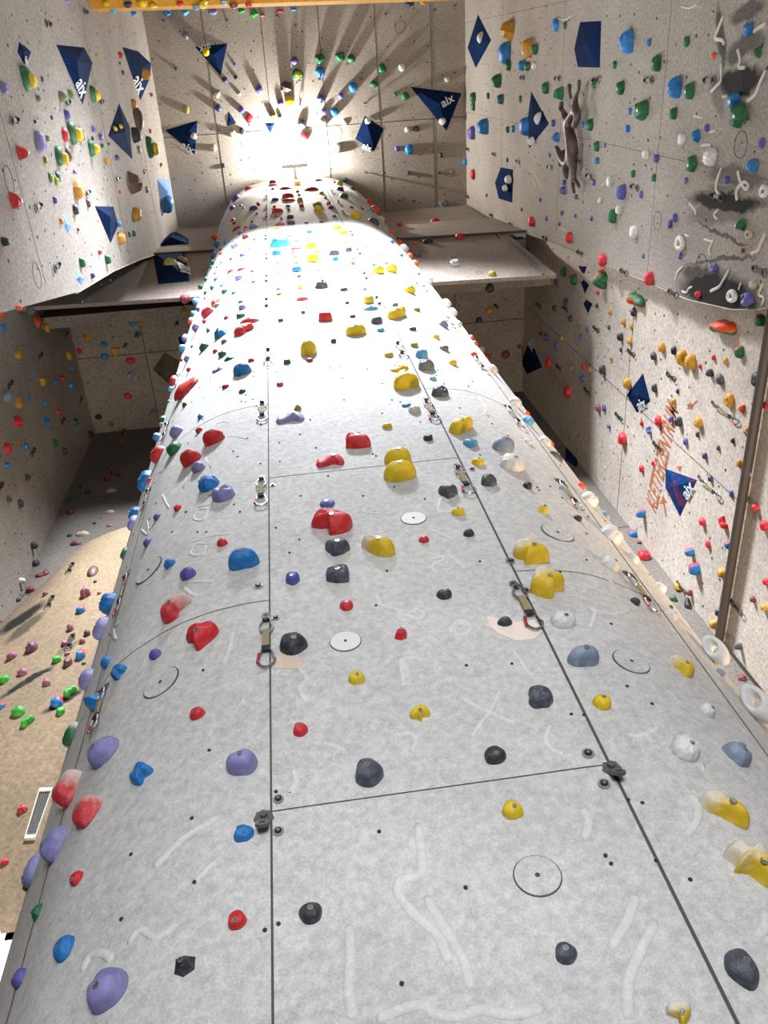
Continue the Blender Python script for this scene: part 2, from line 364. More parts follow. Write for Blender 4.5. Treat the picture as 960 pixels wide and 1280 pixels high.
# ------------------------------------------------------------------ measured layout (metres)
D = {}
D['holds'] = [
("large chalky yellow horned hold at bottom of tower's right side, lowest of two alike",('yellowchalk','w',19),0,(1.304,2.436,3.338),None,0,(.156,.172,.084),1),
("large chalky yellow horned hold at bottom of tower's right side, above chalky yellow horned one",('yellowchalk','w',20),0,(1.329,2.442,3.587),None,0,(.148,.144,.072),1),
("large lavender jug hold at bottom of tower's left side, lowest of 3 alike",('lavender','j',3),0,(-.791,2.499,3.303),None,0,(.133,.164,.066),1),
("large dark grey rounded hold at bottom of tower's right side",('slate','d',22),0,(1.09,2.399,3.006),None,0,(.094,.133,.049),1),
("large white arched hold low on tower's right side, lowest of two alike",('white','a',2),0,(1.98,2.871,4.499),None,0,(.27,.239,.129),0),
("large chalky red horned hold at bottom of tower's left side",('redchalk','w',22),0,(-1.219,2.829,4.503),None,0,(.162,.158,.083),1),
("large chalky yellow horned hold low on tower's right side, second highest of 3 alike",('yellowchalk','w',13),0,(1.12,2.402,5.055),None,0,(.195,.21,.102),1),
("large red horned hold low on tower's middle",('red','w',12),0,(.093,2.394,5.914),None,0,(.249,.214,.102),1),
("large lavender jug hold at bottom of tower's left side, above chalky red horned one",('lavender','j',3),0,(-1.029,2.634,4.518),None,0,(.156,.179,.074),1),
("large lavender pocketed hold at bottom of tower's left side",('lavender','g',2),0,(-1.211,2.819,4.209),None,0,(.155,.162,.07),1),
("large chalky red rounded hold at bottom of tower's left side",('redchalk','d',24),0,(-1.043,2.645,4.202),None,0,(.141,.159,.065),1),
("large chalky yellow horned hold low on tower's right side, above chalky yellow horned one",('yellowchalk','w',14),0,(1.126,2.402,5.364),None,0,(.19,.186,.093),1),
("large red horned hold low on tower's left side",('red','w',10),0,(-.603,2.436,4.998),None,0,(.169,.157,.082),1),
("large chalky red horned hold low on tower's left side",('redchalk','w',11),0,(-.765,2.488,5.354),None,0,(.171,.155,.084),1),
("large lavender jug hold at bottom of tower's left side, second highest of 3 alike",('lavender','j',1),0,(-.384,2.402,4.088),None,0,(.126,.13,.078),1),
("large white arched hold low on tower's right side, above white arched one",('white','a',1),0,(1.994,2.886,4.945),None,0,(.229,.212,.114),0),
("large white ribbed hold at bottom of tower's right side",('white','s',0),0,(1.33,2.442,3.901),None,0,(.116,.122,.061),1),
("large dark grey rounded hold at bottom of tower's middle, highest of two alike",('slate','d',26),0,(.098,2.394,3.953),None,0,(.116,.135,.064),1),
("large blue-grey pocketed hold at bottom of tower's right side",('steelblue','g',0),0,(1.575,2.552,3.934),None,0,(.123,.129,.063),1),
("large red rail hold halfway up tower's left side",('red','r',1),0,(-1.08,2.673,9.435),None,-.79,(.323,.331,.077),1),
("large chalky yellow horned hold low on tower's middle",('yellowchalk','w',15),0,(.329,2.394,5.588),None,0,(.183,.183,.091),1),
('large orange-green rail hold on lower right wall, lowest of 3 alike',('orangegreen','r',3),7,(4.75,2.828,10.244),None,-1.41,(.454,.199,.182),1),
("large chalky yellow horned hold at bottom of tower's middle",('yellowchalk','w',0),0,(.859,2.391,2.896),None,0,(.076,.069,.036),1),
("large yellow jug hold halfway up tower's middle, above chalky yellow horned one",('yellow','j',3),0,(.573,2.393,6.481),None,0,(.222,.184,.111),1),
("large blue jug hold low on tower's left side",('blue','j',25),0,(-.413,2.404,5.623),None,0,(.176,.15,.097),1),
("large blue-grey jug hold low on tower's right side",('steelblue','j',25),0,(1.109,2.401,4.459),None,0,(.145,.123,.08),1),
("large black rounded hold low on tower's middle",('black','d',24),0,(-.165,2.395,4.813),None,0,(.141,.137,.069),1),
('large orange-green rail hold on lower right wall, second highest of 3 alike',('orangegreen','r',2),7,(4.75,3.125,12.687),None,1.52,(.51,.218,.13),1),
("large lavender rounded hold at bottom of tower's left side",('lavender','d',1),0,(-1.444,3.172,4.393),None,0,(.127,.168,.047),1),
("large chalky yellow horned hold low on tower's right side, left of white arched one",('yellowchalk','w',21),0,(1.6,2.566,4.512),None,0,(.117,.111,.057),1),
("large blue rounded hold at bottom of tower's left side",('blue','d',2),0,(-1.004,2.617,3.565),None,0,(.086,.1,.04),1),
("large dark grey pocketed hold low on tower's middle, left of blue-grey jug one",('slate','g',1),0,(.85,2.391,4.231),None,0,(.118,.127,.064),1),
("large blue horned hold at bottom of tower's left side",('blue','w',13),0,(-.803,2.505,4.221),None,0,(.104,.109,.052),1),
("large yellow horned hold halfway up tower's middle",('yellow','w',23),0,(.866,2.391,8.177),None,0,(.226,.231,.122),1),
("large black rounded hold at bottom of tower's middle, lowest of two alike",('black','d',2),0,(-.15,2.395,3.391),None,0,(.082,.076,.04),1),
("large dark grey rounded hold at bottom of tower's middle, lowest of two alike",('slate','d',26),0,(.604,2.393,3.129),None,0,(.071,.073,.036),1),
('large green horned hold on right part of right wall',('green','w',0),2,(4.54,.68,10.093),None,0,(.235,.24,.12),1),
("large white ribbed hold low on tower's right side, below chalky yellow horned one",('white','s',2),0,(1.115,2.401,4.755),None,0,(.129,.111,.055),1),
("large white ribbed hold halfway up tower's right side",('white','s',2),0,(1.34,2.446,6.574),None,0,(.18,.175,.085),1),
("large white ribbed hold low on tower's right side, highest of two alike",('white','s',2),0,(1.819,2.716,5.977),None,0,(.156,.156,.076),1),
("large yellow jug hold halfway up tower's middle, above yellow jug one",('yellow','j',1),0,(.6,2.393,6.724),None,0,(.191,.158,.095),1),
("large black angular hold at bottom of tower's left side",('black','p',1),0,(-.549,2.424,3.296),None,0,(.083,.085,.041),1),
("large dark grey pocketed hold low on tower's middle, above dark grey pocketed one",('slate','g',2),0,(.107,2.394,5.646),None,0,(.151,.143,.072),1),
("large dark grey pocketed hold low on tower's middle, below dark grey pocketed one",('slate','g',24),0,(.09,2.394,5.363),None,0,(.151,.144,.072),1),
("large red horned hold halfway up tower's middle",('red','w',16),0,(.357,2.393,7.079),None,0,(.185,.18,.088),1),
("large lavender pocketed hold halfway up tower's left side",('lavender','g',0),0,(-.564,2.426,6.525),None,0,(.172,.155,.076),1),
("large yellow rounded hold at bottom of tower's middle",('yellow','d',18),0,(.587,2.393,3.684),None,0,(.082,.084,.041),1),
("large red rail hold halfway up tower's middle",('red','r',3),0,(.144,2.394,6.809),None,0,(.198,.183,.057),1),
("large chalky green rounded hold at bottom of tower's left side",('greenchalk','d',1),0,(-1.443,3.171,5.285),None,0,(.137,.172,.052),1),
("large yellow horned hold halfway up tower's right side",('yellow','w',17),0,(1.123,2.402,7.158),None,0,(.205,.191,.093),1),
("large black rounded hold at bottom of tower's middle, above yellow rounded one",('black','d',1),0,(.588,2.393,3.945),None,0,(.091,.089,.046),1),
("medium red jug hold halfway up tower's left side",('red','j',1),0,(-.845,2.526,7.372),None,0,(.164,.143,.095),1),
("medium blue ribbed hold halfway up tower's left side, left of lavender pocketed one",('blue','s',3),0,(-.676,2.456,6.774),None,0,(.149,.157,.08),1),
("large blue ribbed hold low on tower's left side",('blue','s',3),0,(-1.411,3.115,6.487),None,0,(.159,.159,.082),1),
("large lavender rounded hold low on tower's left side, below blue ribbed one",('lavender','d',2),0,(-1.434,3.155,6.26),None,0,(.161,.183,.069),1),
("large blue angular hold low on tower's left side",('blue','p',1),0,(-1.196,2.8,5.069),None,0,(.122,.113,.08),1),
("large red rounded hold at bottom of tower's left side",('red','d',1),0,(-.386,2.402,3.404),None,0,(.066,.073,.033),1),
("large red jug hold halfway up tower's left side, right of red jug one",('red','j',2),0,(-.687,2.46,7.554),None,0,(.173,.147,.093),1),
("large lavender rail hold halfway up tower's middle",('lavender','r',3),0,(-.105,2.395,7.677),None,0,(.224,.193,.057),1),
("large blue pocketed hold at bottom of tower's left side",('blue','g',1),0,(-.372,2.401,3.749),None,0,(.081,.074,.038),1),
('large blue pocketed hold on right part of right wall',('blue','g',1),2,(4.54,-.013,13.138),None,0,(.3,.293,.139),1),
("large blue-grey jug hold halfway up tower's right side",('steelblue','j',3),0,(1.35,2.449,6.857),None,0,(.162,.138,.091),1),
("large lavender rounded hold low on tower's left side, above blue angular one",('lavender','d',0),0,(-1.437,3.161,5.756),None,0,(.143,.158,.06),1),
('large brown angular hold on left wall',('brown','p',3),1,(-2.49,1.607,17.273),None,0,(.442,.442,.205),1),
("large yellow horned hold low on tower's middle",('yellow','w',18),0,(.342,2.393,4.232),None,0,(.09,.082,.042),1),
('large blue jug hold on right part of right wall',('blue','j',0),2,(4.54,.47,11.608),None,0,(.233,.198,.128),1),
('large green-yellow round hold on left wall, highest of two alike',('bicolour','b',1),1,(-2.43,-.033,11.54),None,0,(.258,.278,.105),1),
("large purple rounded hold at bottom of tower's left side",('purple','d',2),0,(-1.228,2.841,3.639),None,0,(.072,.074,.033),1),
("medium white ribbed hold low on tower's right side, below white ribbed one",('white','s',3),0,(1.607,2.57,5.433),None,0,(.115,.11,.055),1),
("large blue ribbed hold halfway up tower's left side",('blue','s',2),0,(-1.415,3.122,8.413),None,0,(.206,.233,.074),1),
("medium yellow rounded hold low on tower's right side",('yellow','d',2),0,(1.094,2.399,4.172),None,0,(.083,.085,.042),1),
('large ochre angular hold on left part of right wall',('ochre','p',0),2,(4.54,-.323,18.92),None,0,(.399,.399,.22),1),
("medium dark grey pocketed hold halfway up tower's middle",('slate','g',2),0,(.835,2.391,6.165),None,0,(.127,.131,.07),1),
('large lavender pocketed hold on left wall',('lavender','g',0),1,(-2.43,.56,11.461),None,0,(.236,.219,.09),1),
('large brown flat hold on left wall',('brown','k',2),1,(-2.49,.722,19.176),None,0,(.492,.305,.146),1),
('large green-yellow round hold on left wall, right of lavender pocketed one',('bicolour','b',3),1,(-2.49,.584,13.421),None,0,(.305,.329,.137),1),
('large orange-green rail hold on lower right wall, left of orange-green rail one',('orangegreen','r',1),7,(4.75,3.138,14.03),None,0,(.29,.337,.196),1),
('medium green pocketed hold on right part of right wall',('green','g',0),2,(4.54,.728,12.493),None,0,(.252,.259,.133),1),
('medium white ribbed hold on right part of right wall',('white','s',1),2,(4.54,1.097,10.631),None,0,(.195,.195,.098),1),
("large blue angular hold high on tower's middle",('blue','p',0),0,(-.078,2.395,14.791),None,0,(.367,.358,.162),1),
("medium white ribbed hold halfway up tower's right side, right of chalky yellow horned one",('white','s',1),0,(1.895,2.785,6.587),None,0,(.131,.131,.067),1),
('large blue rounded hold on left part of right wall',('blue','d',0),2,(4.54,.029,19.192),None,0,(.41,.4,.181),1),
("large yellow jug hold high on tower's middle",('yellow','j',3),0,(.6,2.393,9.804),None,0,(.218,.18,.1),1),
("medium blue horned hold low on tower's left side",('blue','w',18),0,(-1.057,2.655,5.105),None,0,(.097,.1,.049),1),
("large red horned hold high on tower's left side",('red','w',11),0,(-.519,2.418,10.321),None,0,(.225,.194,.081),1),
("large red jug hold halfway up tower's left side, left of green rounded one",('red','j',1),0,(-1.258,2.881,8.385),None,0,(.181,.162,.072),1),
("medium yellow jug hold halfway up tower's middle",('yellow','j',3),0,(.107,2.394,9.288),None,0,(.161,.14,.126),1),
("medium yellow horned hold high on tower's right side",('yellow','w',17),0,(1.087,2.399,10.297),None,0,(.226,.226,.11),1),
("medium blue jug hold halfway up tower's left side",('blue','j',3),0,(-.506,2.416,8.97),None,0,(.174,.148,.091),1),
("medium yellow rounded hold low on tower's middle",('yellow','d',18),0,(.106,2.394,4.517),None,0,(.08,.078,.04),1),
("medium white ribbed hold low on tower's right side, left of white arched one",('white','s',3),0,(1.585,2.557,4.209),None,0,(.073,.07,.037),1),
("large yellow rail hold halfway up tower's middle",('yellow','r',1),0,(.875,2.391,8.604),None,.58,(.182,.157,.043),1),
('medium red angular hold on left wall, lowest of two alike',('red','p',3),1,(-2.43,.943,10.079),None,0,(.185,.185,.09),1),
('medium ochre pocketed hold on left wall, left of brown angular one',('ochre','g',0),1,(-2.49,1.213,13.004),None,0,(.252,.246,.111),1),
("medium green rounded hold halfway up tower's left side",('green','d',2),0,(-1.039,2.642,7.89),None,0,(.146,.146,.071),1),
("medium purple rounded hold low on tower's left side, above chalky red horned one",('purple','d',0),0,(-.729,2.474,5.686),None,0,(.099,.099,.05),1),
('medium black rounded hold on lower right wall',('black','d',3),7,(4.75,3.156,9.421),None,0,(.19,.185,.09),1),
("medium red rounded hold at bottom of tower's middle",('red','d',26),0,(-.152,2.395,4.24),None,0,(.065,.074,.036),1),
("medium red rounded hold at bottom of tower's left side",('red','d',3),0,(-1.024,2.631,3.853),None,0,(.06,.062,.03),1),
("medium red rounded hold low on tower's left side",('red','d',1),0,(-.59,2.432,4.455),None,0,(.074,.071,.036),1),
("large green angular hold at bottom of tower's left side",('green','p',2),0,(-1.232,2.846,3.909),None,0,(.073,.083,.03),1),
('medium ochre rounded hold on left part of right wall',('ochre','d',1),2,(4.54,-.011,17.62),None,0,(.323,.323,.166),1),
('medium green-yellow round hold on left wall, below green-yellow round one',('bicolour','b',2),1,(-2.49,.779,12.477),None,0,(.239,.258,.11),1),
('medium blue rounded hold on right part of right wall',('blue','d',1),2,(4.54,.562,10.266),None,0,(.157,.174,.094),1),
('medium green-yellow round hold on left wall, below brown flat one',('bicolour','b',0),1,(-2.49,1.275,20.215),None,0,(.449,.46,.197),1),
('medium blue rounded hold on left part of right wall, right of blue pocketed one',('blue','d',2),2,(4.54,1.209,17.702),None,0,(.337,.337,.164),1),
("medium dark grey pocketed hold halfway up tower's right side, right of yellow horned one",('slate','g',1),0,(1.102,2.4,7.914),None,0,(.159,.159,.074),1),
('medium purple pocketed hold on right part of right wall',('purple','g',0),2,(4.54,2.314,9.486),None,0,(.164,.172,.093),1),
("medium dark grey pocketed hold halfway up tower's right side, left of white ribbed one",('slate','g',1),0,(1.113,2.401,6.272),None,0,(.115,.121,.062),1),
("medium purple rounded hold low on tower's middle",('purple','d',3),0,(-.151,2.395,5.377),None,0,(.082,.101,.052),1),
('medium blue pocketed hold on left part of right wall',('blue','g',3),2,(4.54,1.396,20.889),None,0,(.365,.374,.223),1),
('medium green rounded hold on right part of right wall, right of blue jug one',('green','d',1),2,(4.54,.501,11.278),None,0,(.178,.182,.091),1),
('medium green rounded hold on right part of right wall, left of white ribbed one',('green','d',3),2,(4.54,1.207,11.033),None,0,(.185,.18,.09),1),
('medium ochre rounded hold on lower right wall, left of ochre rounded one',('ochre','d',1),7,(4.75,3.466,11.153),None,0,(.225,.214,.102),1),
("medium lavender rounded hold halfway up tower's left side, above green rounded one",('lavender','d',0),0,(-1.054,2.653,8.281),None,0,(.134,.134,.069),1),
('medium red angular hold on left wall, left of lavender pocketed one',('red','p',1),1,(-2.43,.587,10.677),None,0,(.162,.162,.096),1),
("medium grey pocketed hold halfway up tower's right side",('grey','g',3),0,(1.103,2.4,8.582),None,0,(.163,.163,.086),1),
("medium blue ribbed hold halfway up tower's left side, below blue ribbed one",('blue','s',0),0,(-1.44,3.165,7.872),None,0,(.14,.14,.065),1),
('medium blue rounded hold on volume on ceiling',('blue','d',2),11,(-2.407,2.437,20.765),(.937,.35,.002),0,(.411,.411,.168),0),
('medium ochre rounded hold on lower right wall, right of ochre rounded one',('ochre','d',1),7,(4.75,3.44,10.912),None,0,(.209,.209,.104),1),
('medium green rounded hold on right part of right wall, above blue jug one',('green','d',1),2,(4.54,.231,12.207),None,0,(.191,.191,.098),1),
("medium lavender rounded hold halfway up tower's left side, below red jug one",('lavender','d',0),0,(-.775,2.492,7.152),None,0,(.11,.113,.057),1),
('medium green rounded hold on left part of right wall, lowest of 3 alike',('green','d',0),2,(4.54,1.546,15.559),None,0,(.282,.268,.118),0),
('medium bright green horned hold on tan wall, below lavender rounded one',('lime','w',3),9,(-2.585,5.346,8.433),(.052,-.999,.017),0,(.125,.145,.071),1),
('medium bright green horned hold on tan wall, below bright green rounded one',('lime','w',3),9,(-2.898,5.334,8.055),(-.027,-.999,.018),0,(.123,.126,.063),1),
("medium white rounded hold low on tower's right side, left of white arched one",('white','d',2),0,(1.845,2.739,5.127),None,0,(.082,.078,.041),1),
('medium purple rounded hold on right part of right wall',('purple','d',0),2,(4.54,1.733,12.998),None,0,(.212,.212,.106),1),
('medium white ring hold on right part of right wall, second highest of 3 alike',('white','o',2),2,(4.54,2.063,11.109),None,0,(.183,.179,.066),0),
("medium black rounded hold low on tower's middle, highest of two alike",('black','d',2),0,(.604,2.393,5.076),None,0,(.086,.074,.037),1),
("medium chalky red horned hold high on tower's left side, lowest of two alike",('redchalk','w',2),0,(-1.015,2.625,12.029),None,0,(.177,.177,.091),1),
("medium blue angular hold high on tower's left side",('blue','p',3),0,(-.781,2.494,10.545),None,0,(.178,.178,.089),1),
('medium blue pocketed hold on right part of right wall, below green horned one',('blue','g',1),2,(4.54,1.1,9.761),None,0,(.134,.148,.08),1),
('medium bright green rounded hold on tan wall',('lime','d',0),9,(-3.027,5.34,8.24),(-.027,-.999,.018),0,(.141,.134,.067),1),
("medium chalky red flat hold high on tower's left side",('redchalk','k',3),0,(-.465,2.411,10.651),None,0,(.232,.147,.058),1),
("medium lavender rounded hold low on tower's left side",('lavender','d',2),0,(-1.445,3.174,7.736),None,0,(.141,.159,.051),0),
('medium dark red rail hold on far wall',('maroon','r',2),8,(-4.134,6.5,12.828),None,.31,(.211,.16,.055),1),
("medium black rounded hold low on tower's middle, left of chalky yellow horned one",('black','d',0),0,(.841,2.391,4.788),None,0,(.075,.068,.033),1),
('medium black rounded hold on left wall',('black','d',0),1,(-2.49,.956,18.554),None,0,(.276,.276,.141),1),
('medium ochre pocketed hold on lower right wall',('ochre','g',1),7,(4.75,3.569,9.933),None,0,(.181,.168,.078),1),
("medium white ribbed hold halfway up tower's right side, above blue-grey jug one",('white','s',0),0,(1.857,2.75,8.426),None,0,(.126,.126,.063),1),
('medium white ring hold on right part of right wall, left of purple pocketed one',('white','o',3),2,(4.54,2.357,9.796),None,0,(.143,.154,.062),0),
('medium brown angular hold on bright part of ceiling',('brown','p',1),4,(.402,.437,23),None,0,(.345,.312,.172),1),
("medium red angular hold low on tower's middle",('red','p',26),0,(.341,2.393,4.785),None,0,(.074,.084,.05),1),
("medium red horned hold high on tower's middle",('red','w',16),0,(.336,2.393,10.432),None,0,(.156,.164,.095),1),
('medium green angular hold on left part of right wall',('green','p',1),2,(4.54,.642,15.802),None,0,(.247,.253,.151),1),
('medium red-blue rounded hold on tan wall, left of bright green horned one',('redblue','d',0),9,(-2.681,5.339,8.313),(.012,-1,.017),0,(.125,.153,.071),1),
('medium red-blue rounded hold on lower right wall, lowest of 3 alike',('redblue','d',1),7,(4.75,5.915,10.126),None,0,(.181,.181,.125),1),
("medium dark grey flat hold halfway up tower's right side",('slate','k',2),0,(1.906,2.795,7.359),None,0,(.158,.093,.035),1),
('medium plum pocketed hold on tan wall',('plum','g',3),9,(-3.182,5.4,9.357),(-.105,-.993,.048),0,(.139,.174,.087),1),
('medium blue pocketed hold on right part of right wall, highest of two alike',('blue','g',0),2,(4.54,-.051,10.19),None,0,(.133,.13,.063),1),
('medium green-yellow round hold on left wall, right of green-yellow round one',('bicolour','b',0),1,(-2.49,.839,14.44),None,0,(.238,.263,.118),1),
("medium purple rounded hold low on tower's left side, below chalky red horned one",('purple','d',0),0,(-.849,2.528,5.052),None,0,(.068,.07,.034),1),
('medium orange-green rounded hold on lower right wall, right of orange-green rail one',('orangegreen','d',2),7,(4.75,2.568,9.573),None,0,(.144,.152,.078),1),
("medium red rounded hold low on tower's middle",('red','d',2),0,(.109,2.394,5.081),None,0,(.074,.074,.037),1),
("medium white ribbed hold halfway up tower's right side, above dark grey flat one",('white','s',2),0,(1.877,2.767,7.583),None,0,(.112,.109,.053),1),
("medium blue rounded hold low on tower's left side",('blue','d',0),0,(-1.202,2.808,5.422),None,0,(.082,.086,.037),1),
('medium white ring hold on right part of right wall, below blue pocketed one',('white','o',2),2,(4.54,1.298,9.494),None,0,(.13,.123,.047),0),
('medium red rounded hold on right part of right wall, right of orange-green rail one',('red','d',1),2,(4.54,2.631,11.857),None,0,(.193,.193,.099),1),
('medium mauve horned hold on tan wall',('mauve','w',1),9,(-2.814,5.443,10.4),(-.015,-.997,.07),0,(.126,.171,.11),0),
("medium dark grey angular hold high on tower's middle, above red horned one",('slate','p',3),0,(.384,2.393,11.904),None,0,(.206,.206,.098),1),
('medium green rounded hold on right part of right wall, below purple rounded one',('green','d',1),2,(4.54,2.086,13.247),None,0,(.21,.21,.103),0),
('medium green angular hold on right part of right wall, below white ring one',('green','p',1),2,(4.54,1.659,9.816),None,0,(.143,.147,.09),1),
("medium white rounded hold low on tower's right side, left of red pocketed one",('white','d',2),0,(1.913,2.802,5.825),None,0,(.083,.09,.04),1),
("medium light blue pocketed hold halfway up tower's right side, below white ribbed one",('skyblue','g',2),0,(1.838,2.732,7.941),None,0,(.116,.116,.058),1),
("medium white rounded hold low on tower's right side, below red pocketed one",('white','d',0),0,(2.04,2.938,5.68),None,0,(.083,.097,.037),1),
('medium green pocketed hold on left part of right wall',('green','g',3),2,(4.54,.515,19.8),None,0,(.286,.294,.171),1),
('medium green rounded hold on right part of right wall, below blue pocketed one',('green','d',3),2,(4.54,.506,13.278),None,0,(.177,.181,.098),1),
("medium light blue pocketed hold halfway up tower's right side, below yellow horned one",('skyblue','g',2),0,(1.132,2.403,6.885),None,0,(.112,.104,.048),1),
('medium green-yellow round hold on left wall, above green-yellow round one',('bicolour','b',1),1,(-2.49,.208,15.355),None,0,(.24,.259,.105),0),
("medium yellow rounded hold halfway up tower's middle",('yellow','d',0),0,(.846,2.391,5.91),None,0,(.087,.083,.039),1),
("medium purple rail hold halfway up tower's middle",('purple','r',1),0,(.085,2.394,6.204),None,0,(.096,.111,.032),1),
('medium blue angular hold on right part of right wall',('blue','p',0),2,(4.54,.924,11.015),None,0,(.155,.155,.079),0),
('medium ochre pocketed hold on left wall, below brown angular one',('ochre','g',0),1,(-2.49,2.099,17.026),None,0,(.256,.256,.131),0),
('large brown flat hold on tan wall',('brown','k',2),9,(-2.85,5.486,11.001),(-.026,-.996,.083),0,(.145,.365,.06),0),
("medium light blue rounded hold halfway up tower's right side",('skyblue','d',3),0,(1.121,2.402,8.912),None,0,(.124,.13,.078),1),
("medium blue pocketed hold low on tower's left side",('blue','g',3),0,(-.868,2.538,5.933),None,0,(.081,.081,.04),1),
('medium green-yellow round hold on bright part of ceiling',('bicolour','b',3),4,(.689,.201,23),None,0,(.281,.248,.099),1),
('medium red pocketed hold on far wall',('red','g',1),8,(4.618,6.5,11.412),None,0,(.194,.204,.107),1),
("medium yellow jug hold high on tower's middle, lowest of two alike",('yellow','j',3),0,(.349,2.393,13.446),None,0,(.184,.157,.112),1),
("medium white ribbed hold halfway up tower's right side, above yellow horned one",('white','s',2),0,(1.89,2.78,9.426),None,0,(.128,.128,.062),1),
('medium orange-green rounded hold on lower right wall, below orange-green rail one',('orangegreen','d',0),7,(4.75,2.992,9.877),None,0,(.146,.146,.073),1),
('medium red horned hold on lower right wall',('red','w',3),7,(4.75,4.989,9.66),None,0,(.143,.143,.072),0),
('medium lavender pocketed hold on left wall',('lavender','g',0),1,(-2.43,.042,10.654),None,0,(.126,.119,.055),0),
('medium red rounded hold on left wall',('red','d',2),1,(-2.49,.583,13.025),None,0,(.184,.17,.065),0),
("medium yellow jug hold high on tower's right side, highest of 3 alike",('yellow','j',0),0,(1.326,2.441,12.655),None,0,(.165,.14,.1),1),
('medium ochre horned hold on lower right wall',('ochre','w',1),7,(4.75,3.753,9.454),None,0,(.134,.131,.067),1),
('medium red rounded hold on right part of right wall, below green rounded one',('red','d',2),2,(4.54,2.731,13.524),None,0,(.204,.199,.097),0),
('medium red rounded hold on lower right wall, lowest of two alike',('red','d',2),7,(4.75,5.236,12.772),None,0,(.218,.213,.099),0),
('small green pocketed hold on bright part of ceiling, above blue rounded one',('green','g',2),4,(1.227,-.081,23),None,0,(.254,.23,.127),1),
('small ochre rounded hold on volume on left wall',('ochre','d',1),11,(-2.341,-.023,20.079),(.963,.267,.046),0,(.223,.223,.167),1),
('small dull green rounded hold on left wall, above lavender pocketed one',('sage','d',0),1,(-2.49,.183,13.268),None,0,(.135,.139,.087),1),
('small red pocketed hold on lower left wall',('red','g',2),6,(-4.34,4.527,14.101),None,0,(.183,.187,.112),1),
('small red horned hold on tan wall',('red','w',1),9,(-2.671,5.324,6.949),(.018,-1,0),0,(.088,.088,.044),1),
("medium chalky red horned hold high on tower's left side, above chalky red horned one",('redchalk','w',11),0,(-.924,2.568,12.259),None,0,(.148,.131,.067),1),
("medium yellow jug hold high on tower's right side, left of white rounded one",('yellow','j',2),0,(1.406,2.468,11.581),None,0,(.149,.126,.082),1),
('medium purple pocketed hold on left part of right wall',('purple','g',1),2,(4.54,1.599,22.144),None,0,(.324,.324,.154),0),
('medium white rounded hold on right part of right wall, left of blue angular one',('white','d',2),2,(4.54,.979,11.373),None,0,(.159,.134,.059),0),
('medium white rounded hold on right part of right wall, below purple rounded one',('white','d',2),2,(4.54,2.169,12.494),None,0,(.184,.17,.077),0),
('medium brown rounded hold on left wall, right of red rounded one',('brown','d',3),1,(-2.49,.632,13.933),None,0,(.186,.177,.072),0),
('medium brown rounded hold on left wall, below green-yellow round one',('brown','d',0),1,(-2.49,.807,12.956),None,0,(.168,.164,.062),0),
('medium red-blue rounded hold on tan wall, above lavender rounded one',('redblue','d',1),9,(-2.608,5.368,9.064),(.049,-.998,.047),0,(.107,.16,.082),0),
("medium white pocketed hold halfway up tower's middle",('white','g',2),0,(.846,2.391,7.58),None,0,(.102,.102,.051),1),
('medium ochre rounded hold on left wall',('ochre','d',2),1,(-2.49,2.173,15.211),None,0,(.204,.204,.104),0),
("medium yellow rounded hold halfway up tower's right side",('yellow','d',2),0,(1.115,2.401,6.579),None,0,(.093,.086,.041),1),
("medium lavender rail hold halfway up tower's left side",('lavender','r',2),0,(-.755,2.484,9.332),None,-.42,(.11,.102,.026),1),
("small yellow rounded hold high on tower's middle",('yellow','d',23),0,(.859,2.391,10.97),None,0,(.137,.144,.09),1),
("small white rounded hold high on tower's right side, above yellow horned one",('white','d',0),0,(1.986,2.877,13.803),None,0,(.163,.163,.09),1),
('small green pocketed hold on bright part of ceiling, right of green pocketed one',('green','g',0),4,(1.686,-.098,23),None,0,(.252,.228,.126),1),
("small white rounded hold high on tower's right side, second lowest of 4 alike",('white','d',3),0,(2.007,2.9,12.481),None,0,(.155,.159,.082),0),
('small yellow rounded hold on bright part of ceiling',('yellow','d',3),4,(.457,.744,23),None,0,(.237,.243,.119),0),
('small blue rounded hold on bright part of ceiling, right of green-yellow round one',('blue','d',2),4,(1.206,.165,23),None,0,(.235,.24,.117),0),
('small mauve rounded hold on tan wall, left of plum pocketed one',('mauve','d',1),9,(-3.384,5.431,9.287),(-.265,-.962,.072),0,(.124,.127,.062),1),
('small ochre rounded hold on lower right wall, left of ochre pocketed one',('ochre','d',3),7,(4.75,4.087,10.541),None,0,(.147,.147,.079),0),
("medium yellow jug hold high on tower's middle, above yellow jug one",('yellow','j',1),0,(.381,2.393,14.396),None,0,(.182,.154,.102),1),
("medium green rounded hold at bottom of tower's left side",('green','d',1),0,(-1.476,3.231,4.371),None,0,(.057,.053,.027),0),
("medium yellow jug hold high on tower's right side, left of yellow jug one",('yellow','j',2),0,(1.142,2.404,12.453),None,0,(.157,.134,.091),1),
('medium green rounded hold on right part of right wall, below blue jug one',('green','d',1),2,(4.54,.736,11.64),None,0,(.138,.141,.072),0),
('medium green angular hold on right part of right wall, below blue pocketed one',('green','p',3),2,(4.54,.147,9.963),None,0,(.112,.118,.059),0),
('medium olive flat hold on volume on beam',('olive','k',0),11,(-2.004,2.918,16.779),(.012,-.998,.057),0,(.255,.162,.113),1),
("medium green rounded hold low on tower's left side",('green','d',3),0,(-1.454,3.19,7.277),None,0,(.1,.128,.035),0),
('medium blue rounded hold on left part of right wall, right of ochre rounded one',('blue','d',3),2,(4.54,-.311,16.165),None,0,(.2,.191,.088),0),
('medium orange rounded hold on lower left wall',('orange','d',2),6,(-4.34,3.608,16.402),None,0,(.232,.227,.088),0),
("medium dark grey angular hold high on tower's middle, right of yellow jug one",('slate','p',3),0,(.675,2.393,13.775),None,0,(.206,.206,.096),1),
('medium green rounded hold on left part of right wall, above green rounded one',('green','d',3),2,(4.54,1,14.363),None,0,(.179,.174,.087),0),
